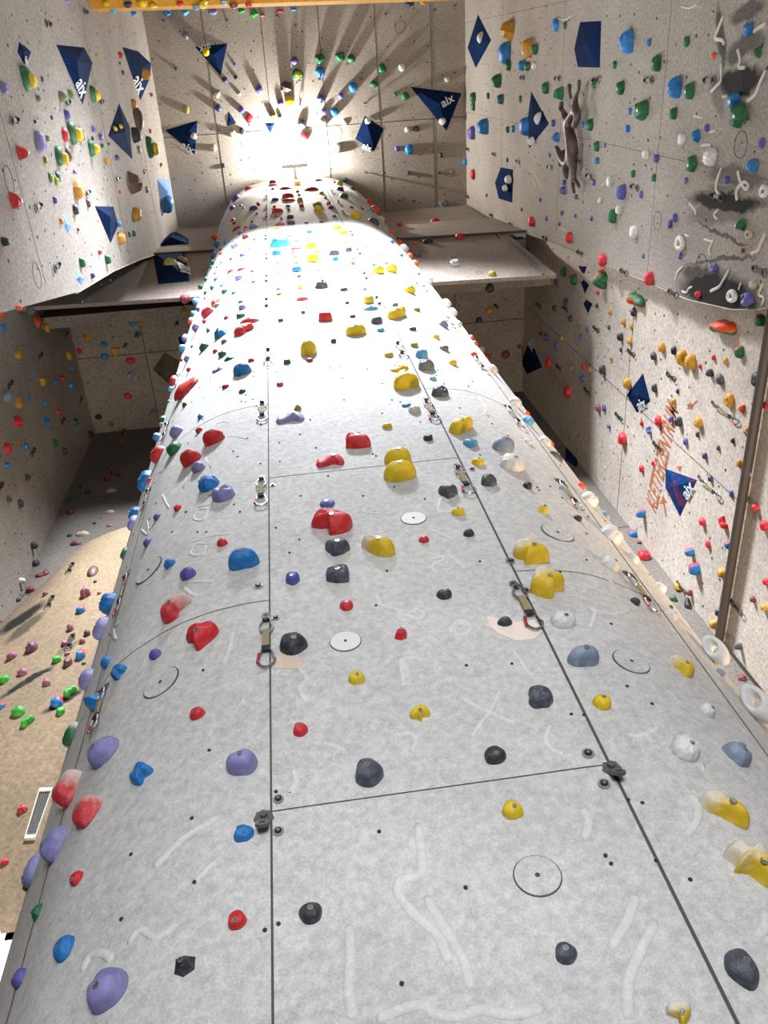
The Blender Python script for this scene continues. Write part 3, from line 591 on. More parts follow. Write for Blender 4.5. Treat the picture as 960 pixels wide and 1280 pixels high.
("small lavender rounded hold high on tower's left side, below chalky red horned one",('lavender','d',2),0,(-1.161,2.756,11.898),None,0,(.143,.143,.077),0),
("small green pocketed hold halfway up tower's left side",('green','g',3),0,(-.959,2.589,10.449),None,0,(.131,.131,.064),1),
("small black rounded hold low on tower's right side",('black','d',2),0,(1.606,2.57,5.067),None,0,(.055,.062,.03),0),
('small dark red rounded hold on beam',('maroon','d',3),3,(-1.67,3.181,15.269),(-.105,0,-.994),0,(.171,.159,.086),1),
('small blue-grey rounded hold on lower left wall',('steelblue','d',2),6,(-4.34,4.079,13.979),None,0,(.173,.173,.098),0),
('small bright green rounded hold on tan wall, below mauve rounded one',('lime','d',1),9,(-3.334,5.396,8.844),(-.194,-.98,.049),0,(.106,.123,.06),0),
('small ochre rounded hold on lower right wall, second highest of 5 alike',('ochre','d',1),7,(4.75,4.349,12.739),None,0,(.175,.179,.107),0),
('small ochre rounded hold on lower right wall, right of red-blue rounded one',('ochre','d',2),7,(4.75,5.609,9.538),None,0,(.136,.139,.077),0),
("small black rounded hold low on tower's middle",('black','d',0),0,(.853,2.391,5.649),None,0,(.066,.066,.034),1),
("small red rounded hold low on tower's left side",('red','d',0),0,(-.546,2.423,5.91),None,0,(.068,.068,.033),1),
("small yellow angular hold halfway up tower's right side",('yellow','p',1),0,(1.361,2.452,5.929),None,0,(.082,.084,.042),1),
("small blue-grey rounded hold halfway up tower's right side",('steelblue','d',2),0,(2.037,2.934,6.617),None,0,(.08,.091,.036),0),
("small orange rounded hold near top of tower's right side",('orange','d',0),0,(1.955,2.845,20.273),None,0,(.235,.241,.121),0),
('small white flat hold on volume on right wall',('white','k',0),11,(4.494,1.038,16.846),(-.945,-.304,-.124),0,(.208,.157,.094),1),
('small red rounded hold on bright part of ceiling',('red','d',1),4,(.701,1.505,23),None,0,(.227,.251,.113),0),
('small blue rounded hold on right part of ceiling',('blue','d',2),4,(3.155,1.909,23),None,0,(.231,.256,.116),0),
('small red rounded hold on lower left wall',('red','d',2),6,(-4.34,4.662,13.416),None,0,(.174,.174,.087),0),
('small red rounded hold on lower right wall',('red','d',0),7,(4.8,4.646,8.959),None,0,(.129,.126,.061),0),
('medium brown rounded hold on tan wall',('brown','d',3),9,(-2.714,5.36,8.945),(-.002,-.999,.047),0,(.094,.136,.073),0),
('medium black rail hold on far wall',('black','r',3),8,(4.705,6.5,10.177),None,1.1,(.194,.097,.098),0),
("medium dark grey rounded hold high on tower's middle",('slate','d',1),0,(.85,2.391,10.135),None,0,(.134,.134,.067),1),
("medium dark grey rounded hold near top of tower's right side",('slate','d',0),0,(1.604,2.569,17.187),None,0,(.217,.211,.091),1),
('medium green rounded hold on left part of right wall, left of green angular one',('green','d',1),2,(4.54,.578,16.586),None,0,(.197,.202,.109),0),
('medium red rounded hold on left part of right wall',('red','d',0),2,(4.54,2.674,15.045),None,0,(.192,.192,.096),0),
('medium dark grey rounded hold on lower right wall',('slate','d',2),7,(4.75,3.42,10.205),None,0,(.139,.133,.061),0),
('medium red-blue rounded hold on lower right wall, above red-blue rounded one',('redblue','d',0),7,(4.75,5.774,10.315),None,0,(.126,.126,.104),1),
("medium yellow jug hold near top of tower's right side",('yellow','j',2),0,(1.285,2.431,17.041),None,0,(.214,.182,.096),1),
("medium green rail hold halfway up tower's left side",('green','r',1),0,(-.646,2.448,9.535),None,-.05,(.114,.103,.028),1),
("small blue-grey rounded hold low on tower's right side",('steelblue','d',2),0,(1.952,2.842,4.754),None,0,(.055,.056,.026),0),
("small white rounded hold high on tower's right side, above blue-grey pocketed one",('white','d',3),0,(2.002,2.894,12.018),None,0,(.138,.138,.073),0),
('medium orange-green rounded hold on lower right wall, left of orange-green rail one',('orangegreen','d',2),7,(4.75,3.423,15.342),None,0,(.216,.206,.095),0),
('medium red rounded hold on lower right wall, right of light blue pocketed one',('red','d',2),7,(4.75,5.418,15.379),None,0,(.237,.226,.102),0),
('small ochre rounded hold on lower right wall, below dark grey angular one',('ochre','d',0),7,(4.75,6.344,9.527),None,0,(.135,.131,.08),0),
('medium dark grey angular hold on lower right wall',('slate','p',1),7,(4.75,6.144,9.479),None,0,(.165,.157,.067),0),
("small blue-grey pocketed hold high on tower's right side",('steelblue','g',1),0,(1.581,2.555,10.363),None,0,(.131,.131,.064),1),
("small white rounded hold high on tower's right side, above yellow jug one",('white','d',3),0,(1.983,2.874,16.171),None,0,(.185,.185,.095),1),
('small blue rounded hold on bright part of ceiling, right of blue rounded one',('blue','d',2),4,(1.923,.514,23),None,0,(.219,.23,.11),0),
('small black rounded hold on left wall',('black','d',3),1,(-2.43,1.21,9.503),None,0,(.086,.091,.063),1),
("small lavender pocketed hold high on tower's left side",('lavender','g',3),0,(-.77,2.49,15.59),None,0,(.193,.189,.083),1),
("small red rounded hold halfway up tower's left side",('red','d',2),0,(-1.435,3.157,11.171),None,0,(.143,.143,.065),0),
("small purple rounded hold low on tower's left side",('purple','d',2),0,(-1.092,2.685,6.495),None,0,(.073,.081,.032),0),
('small blue angular hold on left part of right wall',('blue','p',2),2,(4.54,1.269,15.935),None,0,(.195,.2,.108),0),
('small ochre horned hold on soffit behind tower',('ochre','w',0),5,(-3.57,4.823,18.4),None,0,(.173,.217,.089),0),
('small mauve rounded hold on tan wall, below mauve rounded one',('mauve','d',0),9,(-3.166,5.377,8.913),(-.105,-.993,.048),0,(.113,.107,.054),1),
('small yellow horned hold on overhead beam',('yellow','w',3),10,(-.818,-.868,16.6),(0,0,-1),0,(.164,.116,.082),1),
('medium red flat hold on left part of ceiling',('red','k',0),4,(-.493,1.026,23),None,0,(.192,.278,.042),0),
('medium beige flat hold on far wall',('beige','k',2),8,(-3.764,6.5,13.973),None,0,(.242,.166,.062),1),
('medium ochre pocketed hold on lower left wall',('ochre','g',0),6,(-4.34,4.338,14.38),None,0,(.186,.177,.076),0),
('medium red-blue rounded hold on lower right wall, right of white ribbed one',('redblue','d',1),7,(4.75,6.019,11.822),None,0,(.134,.131,.132),1),
("medium light blue flat hold high on tower's middle",('skyblue','k',3),0,(.855,2.391,10.659),None,0,(.179,.114,.045),1),
('small beige ring hold on right part of right wall',('beige','o',3),2,(4.54,1.719,9.655),None,0,(.093,.105,.043),0),
('small grey pocketed hold on right part of ceiling',('grey','g',2),4,(3.949,3.221,23),None,0,(.237,.237,.119),0),
('small dark grey rounded hold on bright part of ceiling',('slate','d',0),4,(.681,1.207,23),None,0,(.212,.218,.106),0),
('small olive flat hold on volume on beam',('olive','k',3),11,(-1.882,3.027,17.596),(.53,-.847,.034),0,(.233,.144,.069),0),
('small ochre angular hold on soffit behind tower',('ochre','p',1),5,(-4.061,4.486,18.4),None,0,(.195,.216,.098),0),
('small red-blue rounded hold on tan wall',('redblue','d',1),9,(-2.797,5.415,10.011),(-.015,-.997,.07),0,(.115,.137,.07),0),
('small bright green rounded hold on tan wall, below red-blue rounded one',('lime','d',3),9,(-2.619,5.339,8.158),(.052,-.999,.017),0,(.091,.105,.053),0),
('small black rounded hold on beam',('black','d',0),3,(3.589,3.75,16.6),(0,0,-1),0,(.171,.18,.085),0),
('small black rounded hold on lower right wall',('black','d',1),7,(4.75,4.276,11.052),None,0,(.137,.14,.082),0),
('small blue pocketed hold on left part of ceiling',('blue','g',0),4,(-1.961,-1.149,23),None,0,(.198,.193,.099),0),
("small red rounded hold low on tower's middle",('red','d',0),0,(.594,2.393,5.639),None,0,(.062,.062,.03),1),
('small blue rounded hold on left part of right wall',('blue','d',2),2,(4.54,.244,18.036),None,0,(.187,.191,.117),0),
('small green rounded hold on right part of ceiling',('green','d',1),4,(2.615,.197,23),None,0,(.199,.219,.099),0),
('small white rounded hold on bright part of ceiling',('white','d',2),4,(1.452,1.762,23),None,0,(.211,.233,.105),0),
('small olive angular hold on beam',('olive','p',1),3,(-1.874,3.68,16.6),(0,0,-1),0,(.166,.202,.083),0),
('small ochre rounded hold on lower left wall',('ochre','d',2),6,(-4.34,3.733,14.948),None,0,(.172,.172,.086),0),
('small ochre rounded hold on lower right wall, left of ochre rounded one',('ochre','d',3),7,(4.75,3.517,11.76),None,0,(.144,.144,.074),0),
('small red-blue rounded hold on lower right wall',('redblue','d',0),7,(4.75,5.177,9.47),None,0,(.113,.113,.08),1),
('medium purple angular hold on right part of right wall',('purple','p',1),2,(4.54,.9,9.674),None,0,(.122,.105,.046),0),
('medium white rounded hold on right part of right wall, left of purple rounded one',('white','d',3),2,(4.54,1.662,13.456),None,0,(.166,.15,.068),0),
("small blue angular hold high on tower's middle",('blue','p',3),0,(-.133,2.395,14.147),None,0,(.182,.182,.089),1),
("small lavender rounded hold high on tower's left side, above chalky red horned one",('lavender','d',2),0,(-.634,2.444,13.007),None,0,(.154,.15,.066),1),
('small green rounded hold on left part of right wall',('green','d',2),2,(4.54,.007,17.278),None,0,(.181,.181,.1),0),
('small white rounded hold on right part of right wall',('white','d',1),2,(4.54,1.212,12.312),None,0,(.136,.132,.068),0),
('small dull green rounded hold on left wall, right of dull green rounded one',('sage','d',1),1,(-2.49,.167,13.815),None,0,(.136,.136,.066),0),
('medium green rounded hold on left wall',('green','d',2),1,(-2.49,.973,12.223),None,0,(.144,.13,.047),0),
('small black rounded foothold on left wall',('black','d',3),1,(-2.49,1.395,12.688),None,0,(.134,.134,.065),2),
('small green rounded foothold on left wall, left of ochre rounded one',('green','d',1),1,(-2.49,1.966,12.425),None,0,(.138,.138,.064),2),
('small red rounded foothold on lower right wall, left of black rounded one',('red','d',3),7,(4.75,4.5,11.632),None,0,(.156,.148,.069),2),
('small red-blue rounded foothold on far wall',('redblue','d',1),8,(4.716,6.5,12.038),None,0,(.165,.161,.079),2),
('small yellow rounded foothold on overhead beam, highest of two alike',('yellow','d',2),10,(-1.72,-.942,16.6),(0,0,-1),0,(.16,.113,.08),2),
("small blue rounded foothold halfway up tower's left side",('blue','d',2),0,(-1.44,3.165,9.494),None,0,(.096,.094,.065),2),
("small black rounded foothold halfway up tower's right side, above yellow angular one",('black','d',2),0,(1.362,2.452,6.26),None,0,(.062,.067,.038),2),
('small white rounded foothold on soffit behind tower',('white','d',2),5,(3.834,5.464,18.4),None,0,(.194,.194,.097),2),
('small green rounded foothold on bright part of ceiling',('green','d',0),4,(1.929,-.056,23),None,0,(.203,.193,.101),2),
('small purple rounded foothold on bright part of ceiling, below blue rounded one',('purple','d',0),4,(1.172,.707,23),None,0,(.206,.196,.103),2),
('small blue rounded foothold on soffit behind tower, above ochre horned one',('blue','d',3),5,(-3.124,4.272,18.4),None,0,(.177,.177,.089),2),
('small bright green rounded foothold on tan wall',('lime','d',1),9,(-2.849,5.365,9.038),(-.002,-.999,.047),0,(.1,.116,.057),2),
('small bright green horned foothold on left part of ceiling',('lime','w',1),4,(-.119,-1.024,23),None,0,(.196,.173,.098),2),
("medium chalky yellow horned foothold near top of tower's middle",('yellowchalk','w',17),0,(.886,2.391,15.77),None,0,(.199,.189,.082),2),
('small teal rounded foothold on left part of right wall',('teal','d',3),2,(4.54,.829,19.54),None,0,(.198,.208,.127),2),
('medium white flat foothold on left part of right wall',('white','k',2),2,(4.54,.99,15.172),None,0,(.194,.133,.067),2),
('medium green rounded foothold on right part of right wall',('green','d',2),2,(4.54,.021,11.503),None,0,(.116,.105,.05),2),
('small purple pocketed foothold on right part of right wall',('purple','g',0),2,(4.54,2.165,10.251),None,0,(.113,.115,.056),2),
('small beige rounded foothold on right part of right wall',('beige','d',3),2,(4.54,2.163,9.441),None,0,(.091,.104,.057),2),
('small white flat foothold on volume on right wall',('white','k',1),11,(4.471,-.269,21.084),(-.943,-.307,-.13),0,(.234,.156,.094),2),
('small grey rounded foothold on beam',('grey','d',1),3,(-4.122,3.21,15.527),(-.105,0,-.994),0,(.133,.151,.067),2),
('small blue-grey horned foothold on soffit behind tower',('steelblue','w',3),5,(-3.359,5.328,18.4),None,0,(.182,.192,.091),2),
('small mauve horned foothold on tan wall',('mauve','w',2),9,(-2.857,5.346,8.655),(-.046,-.998,.047),0,(.085,.106,.05),2),
('medium purple horned foothold on lower right wall',('purple','w',1),7,(4.75,4.975,9.378),None,0,(.132,.105,.048),2),
("small blue rounded foothold high on tower's middle",('blue','d',1),0,(.112,2.394,12.92),None,0,(.151,.151,.077),2),
("small purple rounded foothold near top of tower's left side, left of blue angular one",('purple','d',1),0,(-.972,2.597,21.838),None,0,(.234,.234,.103),2),
('small green rounded foothold on right part of right wall',('green','d',0),2,(4.54,1.258,14.068),None,0,(.146,.146,.075),2),
('small purple rounded foothold on left wall',('purple','d',1),1,(-2.49,.374,13.339),None,0,(.126,.126,.065),2),
('small green rounded foothold on left wall, below ochre rounded one',('green','d',1),1,(-2.49,2.227,13.946),None,0,(.147,.147,.076),2),
('small green rounded foothold on left part of right wall, left of blue rounded one',('green','d',3),2,(4.54,.245,19),None,0,(.203,.203,.099),2),
('small green rounded foothold on left part of right wall, left of green pocketed one',('green','d',3),2,(4.54,.873,22.018),None,0,(.242,.242,.124),2),
('small plum flat foothold on far wall',('plum','k',2),8,(-3.807,6.5,13.671),None,0,(.204,.151,.059),2),
('small orange-green rounded foothold on lower right wall',('orangegreen','d',0),7,(4.75,3.414,15.9),None,0,(.192,.183,.085),2),
("small lavender rounded foothold halfway up tower's left side, below chalky red horned one",('lavender','d',3),0,(-1.435,3.156,12.878),None,0,(.124,.124,.08),2),
("small green pocketed foothold halfway up tower's left side",('green','g',0),0,(-.72,2.471,9.744),None,0,(.099,.102,.052),2),
("small orange rounded foothold halfway up tower's right side, above white ribbed one",('orange','d',2),0,(1.967,2.857,6.95),None,0,(.072,.074,.035),2),
('small white rounded foothold on volume on right wall, below blue rounded one',('white','d',0),11,(4.521,1.407,17.269),(-.96,.26,-.107),0,(.149,.164,.103),2),
('small purple rounded foothold on bright part of ceiling, above green-yellow round one',('purple','d',0),4,(.653,-.08,23),None,0,(.188,.188,.094),2),
('small blue rounded foothold on bright part of ceiling',('blue','d',2),4,(1.46,1,23),None,0,(.199,.199,.099),2),
('small beige rounded foothold on bright part of ceiling',('beige','d',3),4,(1.181,1.22,23),None,0,(.199,.199,.1),2),
('small green rounded foothold on right part of ceiling, lowest of two alike',('green','d',1),4,(3.121,.796,23),None,0,(.199,.199,.099),2),
('small grey rounded foothold on soffit behind tower',('grey','d',3),5,(-3.055,6.175,18.4),None,0,(.188,.178,.091),2),
('small dark red rounded foothold on soffit behind tower',('maroon','d',1),5,(4.36,5.643,18.4),None,0,(.196,.182,.096),2),
("small black rounded foothold halfway up tower's middle",('black','d',2),0,(.858,2.391,7.034),None,0,(.075,.075,.038),2),
("small grey rounded foothold halfway up tower's right side",('grey','d',2),0,(1.388,2.462,9.251),None,0,(.098,.098,.049),2),
("small green pocketed foothold high on tower's left side",('green','g',1),0,(-.571,2.428,10.983),None,0,(.118,.118,.056),2),
("small lavender rounded foothold halfway up tower's left side, above red rounded one",('lavender','d',2),0,(-1.194,2.797,10.804),None,0,(.113,.113,.052),2),
('small purple rounded foothold on bright part of ceiling, left of brown angular one',('purple','d',0),4,(-.199,.445,23),None,0,(.176,.204,.088),2),
('small black rounded foothold on far wall, above dark red rail one',('black','d',0),8,(-4.311,6.5,13.163),None,0,(.146,.146,.073),2),
('small dark red rounded foothold on far wall, below dark red rail one',('maroon','d',1),8,(-4.207,6.5,12.393),None,0,(.139,.142,.071),2),
('small black rounded foothold on lower right wall, right of red rounded one',('black','d',1),7,(4.75,4.48,13.76),None,0,(.162,.166,.087),2),
('small black rounded foothold on lower right wall, left of dark grey rounded one',('black','d',3),7,(4.75,3.421,10.432),None,0,(.098,.106,.073),2),
('small lavender rounded foothold on lower right wall',('lavender','d',0),7,(4.75,4.201,9.35),None,0,(.085,.109,.042),2),
('small red rounded foothold on lower right wall, above red rounded one',('red','d',2),7,(4.8,4.536,9.169),None,0,(.097,.097,.069),2),
('small light blue pocketed foothold on left part of ceiling',('skyblue','g',2),4,(-1.595,-1.133,23),None,0,(.195,.156,.098),2),
("medium pink flat foothold high on tower's middle, left of red horned one",('pink','k',1),0,(.129,2.394,11.36),None,0,(.156,.102,.046),2),
("small yellow rounded foothold halfway up tower's middle, above yellow jug one",('yellow','d',0),0,(.603,2.393,7.333),None,0,(.078,.074,.034),2),
("small yellow jug foothold high on tower's middle",('yellow','j',1),0,(.926,2.391,15.278),None,0,(.164,.139,.081),2),
('small red rounded foothold on left part of right wall',('red','d',3),2,(4.54,2.772,17.197),None,0,(.194,.194,.095),2),
('small red rounded foothold on beam, right of white rounded one',('red','d',0),3,(3.354,3.27,20.791),(0,-1,0),0,(.237,.237,.113),2),
('small red rounded foothold on soffit behind tower, right of ochre horned one',('red','d',2),5,(-3.317,5.018,18.4),None,0,(.201,.149,.095),2),
("medium red rounded foothold near top of tower's middle",('red','d',0),0,(.17,2.394,20.062),None,0,(.26,.247,.083),2),
('medium red rounded foothold on lower right wall',('red','d',1),7,(4.75,5.281,16.568),None,0,(.244,.21,.08),2),
("small light blue rounded foothold high on tower's left side",('skyblue','d',2),0,(-1.417,3.125,14.755),None,0,(.132,.132,.092),2),
("small light blue rounded foothold halfway up tower's left side",('skyblue','d',0),0,(-1.414,3.119,12.316),None,0,(.113,.113,.076),2),
("small red rounded foothold halfway up tower's left side",('red','d',3),0,(-.892,2.551,6.667),None,0,(.06,.062,.032),2),
('small white rounded foothold on volume on right wall, lowest of two alike',('white','d',1),11,(4.503,2.218,18.771),(-.965,.007,-.262),0,(.174,.202,.106),2),
('small beige rounded foothold on left part of ceiling, second highest of 3 alike',('beige','d',3),4,(-.931,1.319,23),None,0,(.189,.184,.094),2),
('small ochre angular foothold on soffit behind tower',('ochre','p',2),5,(-2.968,4.273,18.4),None,0,(.187,.174,.094),2),
("small yellow jug foothold near top of tower's middle",('yellow','j',1),0,(.675,2.393,17.789),None,0,(.169,.144,.103),2),
("small purple rounded foothold halfway up tower's left side",('purple','d',2),0,(-1.059,2.657,6.788),None,0,(.064,.069,.029),2),
("small black rounded foothold halfway up tower's right side, left of white ribbed one",('black','d',2),0,(1.605,2.569,5.985),None,0,(.058,.058,.029),2),
('small orange rounded foothold on soffit behind tower',('orange','d',0),5,(3.973,5.657,18.4),None,0,(.169,.191,.084),2),
("small white rounded foothold high on tower's right side",('white','d',2),0,(1.899,2.788,11.139),None,0,(.109,.109,.053),2),
('small green rounded foothold on right part of ceiling, right of blue rounded one',('green','d',0),4,(2.403,.487,23),None,0,(.202,.17,.101),2),
('small yellow rounded foothold on volume on ceiling',('yellow','d',2),11,(-1.265,-.365,22.961),(-.207,.164,-.965),0,(.171,.18,.086),2),
('small ochre pocketed foothold on lower left wall',('ochre','g',1),6,(-4.34,4.473,15.816),None,0,(.171,.171,.085),2),
('small red rounded foothold on tan wall',('red','d',1),9,(-2.677,5.323,6.421),(.018,-1,0),0,(.067,.064,.033),2),
('small orange horned foothold on lower right wall',('orange','w',2),7,(4.75,3.563,9.667),None,0,(.099,.094,.045),2),
('small red rounded foothold on lower right wall, left of red horned one',('red','d',2),7,(4.75,5.243,10.148),None,0,(.118,.118,.061),2),
('small black rounded foothold on beam',('black','d',0),3,(2.648,3.061,17.583),(-.003,-.999,-.032),0,(.203,.198,.081),2),
('small green-yellow round foothold on left wall, below green rounded one',('bicolour','b',2),1,(-2.49,.99,12.059),None,0,(.131,.134,.049),2),
('small ochre rounded foothold on beam',('ochre','d',3),3,(-4.246,3.783,16.6),(0,0,-1),0,(.111,.178,.055),2),
('small mauve rounded foothold on tan wall, below red-blue rounded one',('mauve','d',0),9,(-2.831,5.393,9.646),(-.002,-.999,.047),0,(.077,.109,.07),2),
("medium red horned foothold near top of tower's middle",('red','w',2),0,(-.074,2.395,18.151),None,0,(.218,.202,.073),2),
("small red rounded foothold low on tower's left side",('red','d',3),0,(-1.256,2.878,6.372),None,0,(.063,.066,.027),2),
('small green rounded foothold on left part of right wall, right of blue rounded one',('green','d',2),2,(4.54,.257,17.711),None,0,(.163,.167,.09),2),
('small white rounded foothold on right part of right wall',('white','d',1),2,(4.54,1.975,13.064),None,0,(.133,.133,.066),2),
('small grey rounded foothold on left part of ceiling',('grey','d',0),4,(-1.652,-.702,23),None,0,(.15,.188,.075),2),
('small ochre rounded foothold on lower left wall',('ochre','d',0),6,(-4.34,4.644,17.796),None,0,(.183,.183,.087),2),
('small black rounded foothold on lower right wall, right of orange-green rail one',('black','d',2),7,(4.75,3.314,12.778),None,0,(.137,.137,.065),2),
('small dark red horned foothold on far wall',('maroon','w',1),8,(4.67,6.5,8.675),None,0,(.113,.092,.046),2),
('small navy rounded foothold on overhead beam',('navy','d',2),10,(-1.934,-.931,16.6),(0,0,-1),0,(.139,.098,.069),2),
("medium red flat foothold near top of tower's middle, below white rounded one",('red','k',3),0,(.689,2.392,20.843),None,0,(.335,.208,.067),2),
("small red flat foothold high on tower's left side, above lavender rounded one",('red','k',1),0,(-.62,2.44,13.535),None,0,(.169,.105,.04),2),
('small ochre rounded foothold on left wall',('ochre','d',2),1,(-2.49,.471,19.149),None,0,(.182,.182,.082),2),
('small dark grey rounded foothold on lower right wall',('slate','d',1),7,(4.8,6.302,9),None,0,(.09,.079,.088),2),
('small lavender rounded foothold on left part of ceiling',('lavender','d',3),4,(-1.002,-1.093,23),None,0,(.206,.128,.103),2),
('small navy rounded foothold on right part of ceiling',('navy','d',3),4,(3.297,-1.026,23),None,0,(.216,.134,.111),2),
("small olive angular foothold halfway up tower's middle",('olive','p',2),0,(-.04,2.395,7.869),None,0,(.079,.081,.045),2),
("medium pink flat foothold high on tower's middle, right of blue angular one",('pink','k',3),0,(.152,2.394,15.487),None,0,(.236,.146,.048),2),
("small dark grey angular foothold high on tower's middle, right of yellow jug one",('slate','p',1),0,(.887,2.391,13.926),None,0,(.145,.145,.084),2),
("small orange rounded foothold high on tower's right side, right of dark grey rounded one",('orange','d',3),0,(1.999,2.891,16.783),None,0,(.152,.152,.078),2),
('medium red rounded foothold on left part of right wall',('red','d',3),2,(4.54,2.483,22.117),None,0,(.259,.241,.098),2),
('small purple pocketed foothold on left part of right wall',('purple','g',3),2,(4.54,2.02,15.465),None,0,(.143,.146,.092),2),
('small blue rounded foothold on soffit behind tower, below ochre angular one',('blue','d',3),5,(-3.797,4.905,18.4),None,0,(.159,.151,.08),2),
('small ochre rounded foothold on soffit behind tower',('ochre','d',0),5,(4.021,4.659,18.4),None,0,(.168,.156,.084),2),
('small black rounded foothold on lower right wall, second highest of 7 alike',('black','d',0),7,(4.75,3.776,13.174),None,0,(.13,.134,.076),2),
('small ochre horned foothold on lower right wall',('ochre','w',0),7,(4.75,6.456,10.523),None,0,(.113,.108,.071),2),
('small ochre rounded foothold on lower right wall, right of white arched one',('ochre','d',2),7,(4.8,5.533,8.69),None,0,(.09,.09,.057),2),
("small red flat foothold near top of tower's left side",('red','k',2),0,(-.819,2.513,17.347),None,0,(.197,.122,.044),2),
("small orange rounded foothold high on tower's left side",('orange','d',2),0,(-1.366,3.039,19.726),None,0,(.145,.145,.128),2),
("small green angular foothold halfway up tower's left side",('green','p',3),0,(-1.446,3.176,9.994),None,0,(.102,.099,.052),2),
('small purple rounded foothold on right part of right wall, left of green rounded one',('purple','d',2),2,(4.54,1.236,12.013),None,0,(.106,.109,.055),2),
('small purple rounded foothold on right part of right wall, second lowest of 5 alike',('purple','d',1),2,(4.54,1.817,11.34),None,0,(.106,.106,.054),2),
('small white rounded foothold on right part of ceiling',('white','d',2),4,(3.064,.179,23),None,0,(.164,.186,.082),2),
('small black rounded foothold on lower left wall, highest of two alike',('black','d',1),6,(-4.34,5.51,13.298),None,0,(.139,.139,.066),2),
('small black rounded foothold on lower left wall, above dark red rail one',('black','d',3),6,(-4.34,6.247,13.295),None,0,(.12,.115,.097),2),
("small yellow rounded foothold halfway up tower's middle, above yellow rail one",('yellow','d',3),0,(.831,2.391,8.992),None,0,(.092,.088,.041),2),
("small dark grey rounded foothold near top of tower's right side",('slate','d',1),0,(1.28,2.43,19.585),None,0,(.201,.201,.089),2),
("small purple rounded foothold near top of tower's left side, above blue angular one",('purple','d',3),0,(-.527,2.42,18.853),None,0,(.191,.191,.082),2),
('small green-yellow round foothold on left wall, left of green rounded one',('bicolour','b',3),1,(-2.43,.918,11.64),None,0,(.119,.117,.04),2),
('small black rounded foothold on lower right wall, third highest of 7 alike',('black','d',0),7,(4.75,3.452,11.436),None,0,(.121,.11,.051),2),
('small black rounded foothold on lower right wall, above black rounded one',('black','d',1),7,(4.75,4.114,11.866),None,0,(.132,.126,.057),2),
('small ochre rounded foothold on lower right wall, below ochre horned one',('ochre','d',1),7,(4.75,4.172,9.543),None,0,(.106,.096,.043),2),
('small yellow rounded foothold on overhead beam, left of yellow horned one',('yellow','d',1),10,(-1.569,-.89,16.6),(0,0,-1),0,(.132,.089,.066),2),
('small purple rounded foothold on right part of right wall, below white ribbed one',('purple','d',3),2,(4.54,1.283,10.24),None,0,(.079,.088,.046),2),
('small white rounded foothold on volume on ceiling',('white','d',3),11,(3.971,1.373,22.971),(-.248,.208,-.946),0,(.178,.165,.089),2),
('small blue rounded foothold on lower left wall, above ochre rounded one',('blue','d',1),6,(-4.34,3.224,14.636),None,0,(.12,.12,.073),2),
('small green rounded foothold on far wall',('green','d',3),8,(4.576,6.5,10.326),None,0,(.1,.111,.06),2),
("small yellow rounded foothold halfway up tower's right side",('yellow','d',1),0,(1.382,2.459,8.801),None,0,(.08,.08,.043),2),
("small blue rounded foothold high on tower's left side",('blue','d',3),0,(-1.187,2.788,17.452),None,0,(.136,.132,.092),2),
("small lavender rounded foothold high on tower's left side",('lavender','d',1),0,(-.564,2.426,11.325),None,0,(.101,.101,.052),2),
("small coral rounded foothold high on tower's left side",('coral','d',2),0,(-1.437,3.16,13.784),None,0,(.123,.123,.066),2),
("small white rounded foothold halfway up tower's right side",('white','d',0),0,(1.642,2.591,7.238),None,0,(.065,.065,.032),2),
("small orange rounded foothold halfway up tower's right side, left of white ribbed one",('orange','d',1),0,(1.74,2.654,9.574),None,0,(.084,.084,.041),2),
("small orange rounded foothold high on tower's right side, lowest of 3 alike",('orange','d',0),0,(2.014,2.908,15.145),None,0,(.13,.134,.064),2),
('small red rounded foothold on beam, lowest of two alike',('red','d',3),3,(3.262,3.056,17.671),(.006,-.998,.064),0,(.169,.169,.106),2),
('small olive rounded foothold on beam',('olive','d',3),3,(3.227,3.145,14.917),(-.003,-.999,-.032),0,(.142,.145,.082),2),
('small purple rounded foothold on bright part of ceiling, below brown angular one',('purple','d',0),4,(.254,.75,23),None,0,(.156,.172,.078),2),
('small navy rounded foothold on left part of ceiling',('navy','d',0),4,(-1.16,.761,23),None,0,(.155,.171,.078),2),
('small blue pocketed foothold on lower left wall',('blue','g',2),6,(-4.34,5.06,15.442),None,0,(.126,.123,.101),2),
('small red rounded foothold on soffit behind tower, below ochre horned one',('red','d',1),5,(-3.517,5.764,18.4),None,0,(.163,.144,.079),2),
('small mauve rounded foothold on tan wall, left of red-blue rounded one',('mauve','d',3),9,(-2.832,5.379,9.336),(-.002,-.999,.047),0,(.078,.098,.05),2),
('small red-blue rounded foothold on tan wall',('redblue','d',3),9,(-3.227,5.358,8.378),(-.105,-.993,.048),0,(.069,.084,.042),2),
('small black rounded foothold on lower right wall, fourth highest of 7 alike',('black','d',2),7,(4.75,3.707,11.996),None,0,(.118,.121,.061),2),
('small purple horned foothold on lower right wall',('purple','w',3),7,(4.75,4.746,11.899),None,0,(.106,.108,.06),2),
('small red rounded foothold on lower right wall, right of ochre rounded one',('red','d',0),7,(4.8,5.236,8.754),None,0,(.091,.091,.045),2),
("small olive rounded foothold near top of tower's middle",('olive','d',0),0,(.697,2.392,18.524),None,0,(.193,.189,.073),2),
('small olive rounded foothold on left part of ceiling',('olive','d',2),4,(-1.873,.743,23),None,0,(.127,.199,.064),2),
('small beige flat foothold on far wall',('beige','k',0),8,(-3.548,6.5,15.506),None,0,(.203,.139,.053),2),
("small blue-grey rounded foothold high on tower's right side",('steelblue','d',3),0,(1.699,2.627,15.626),None,0,(.142,.138,.061),2),
('small purple rounded foothold on right part of right wall, lowest of 5 alike',('purple','d',3),2,(4.54,1.906,11.456),None,0,(.102,.097,.047),2),
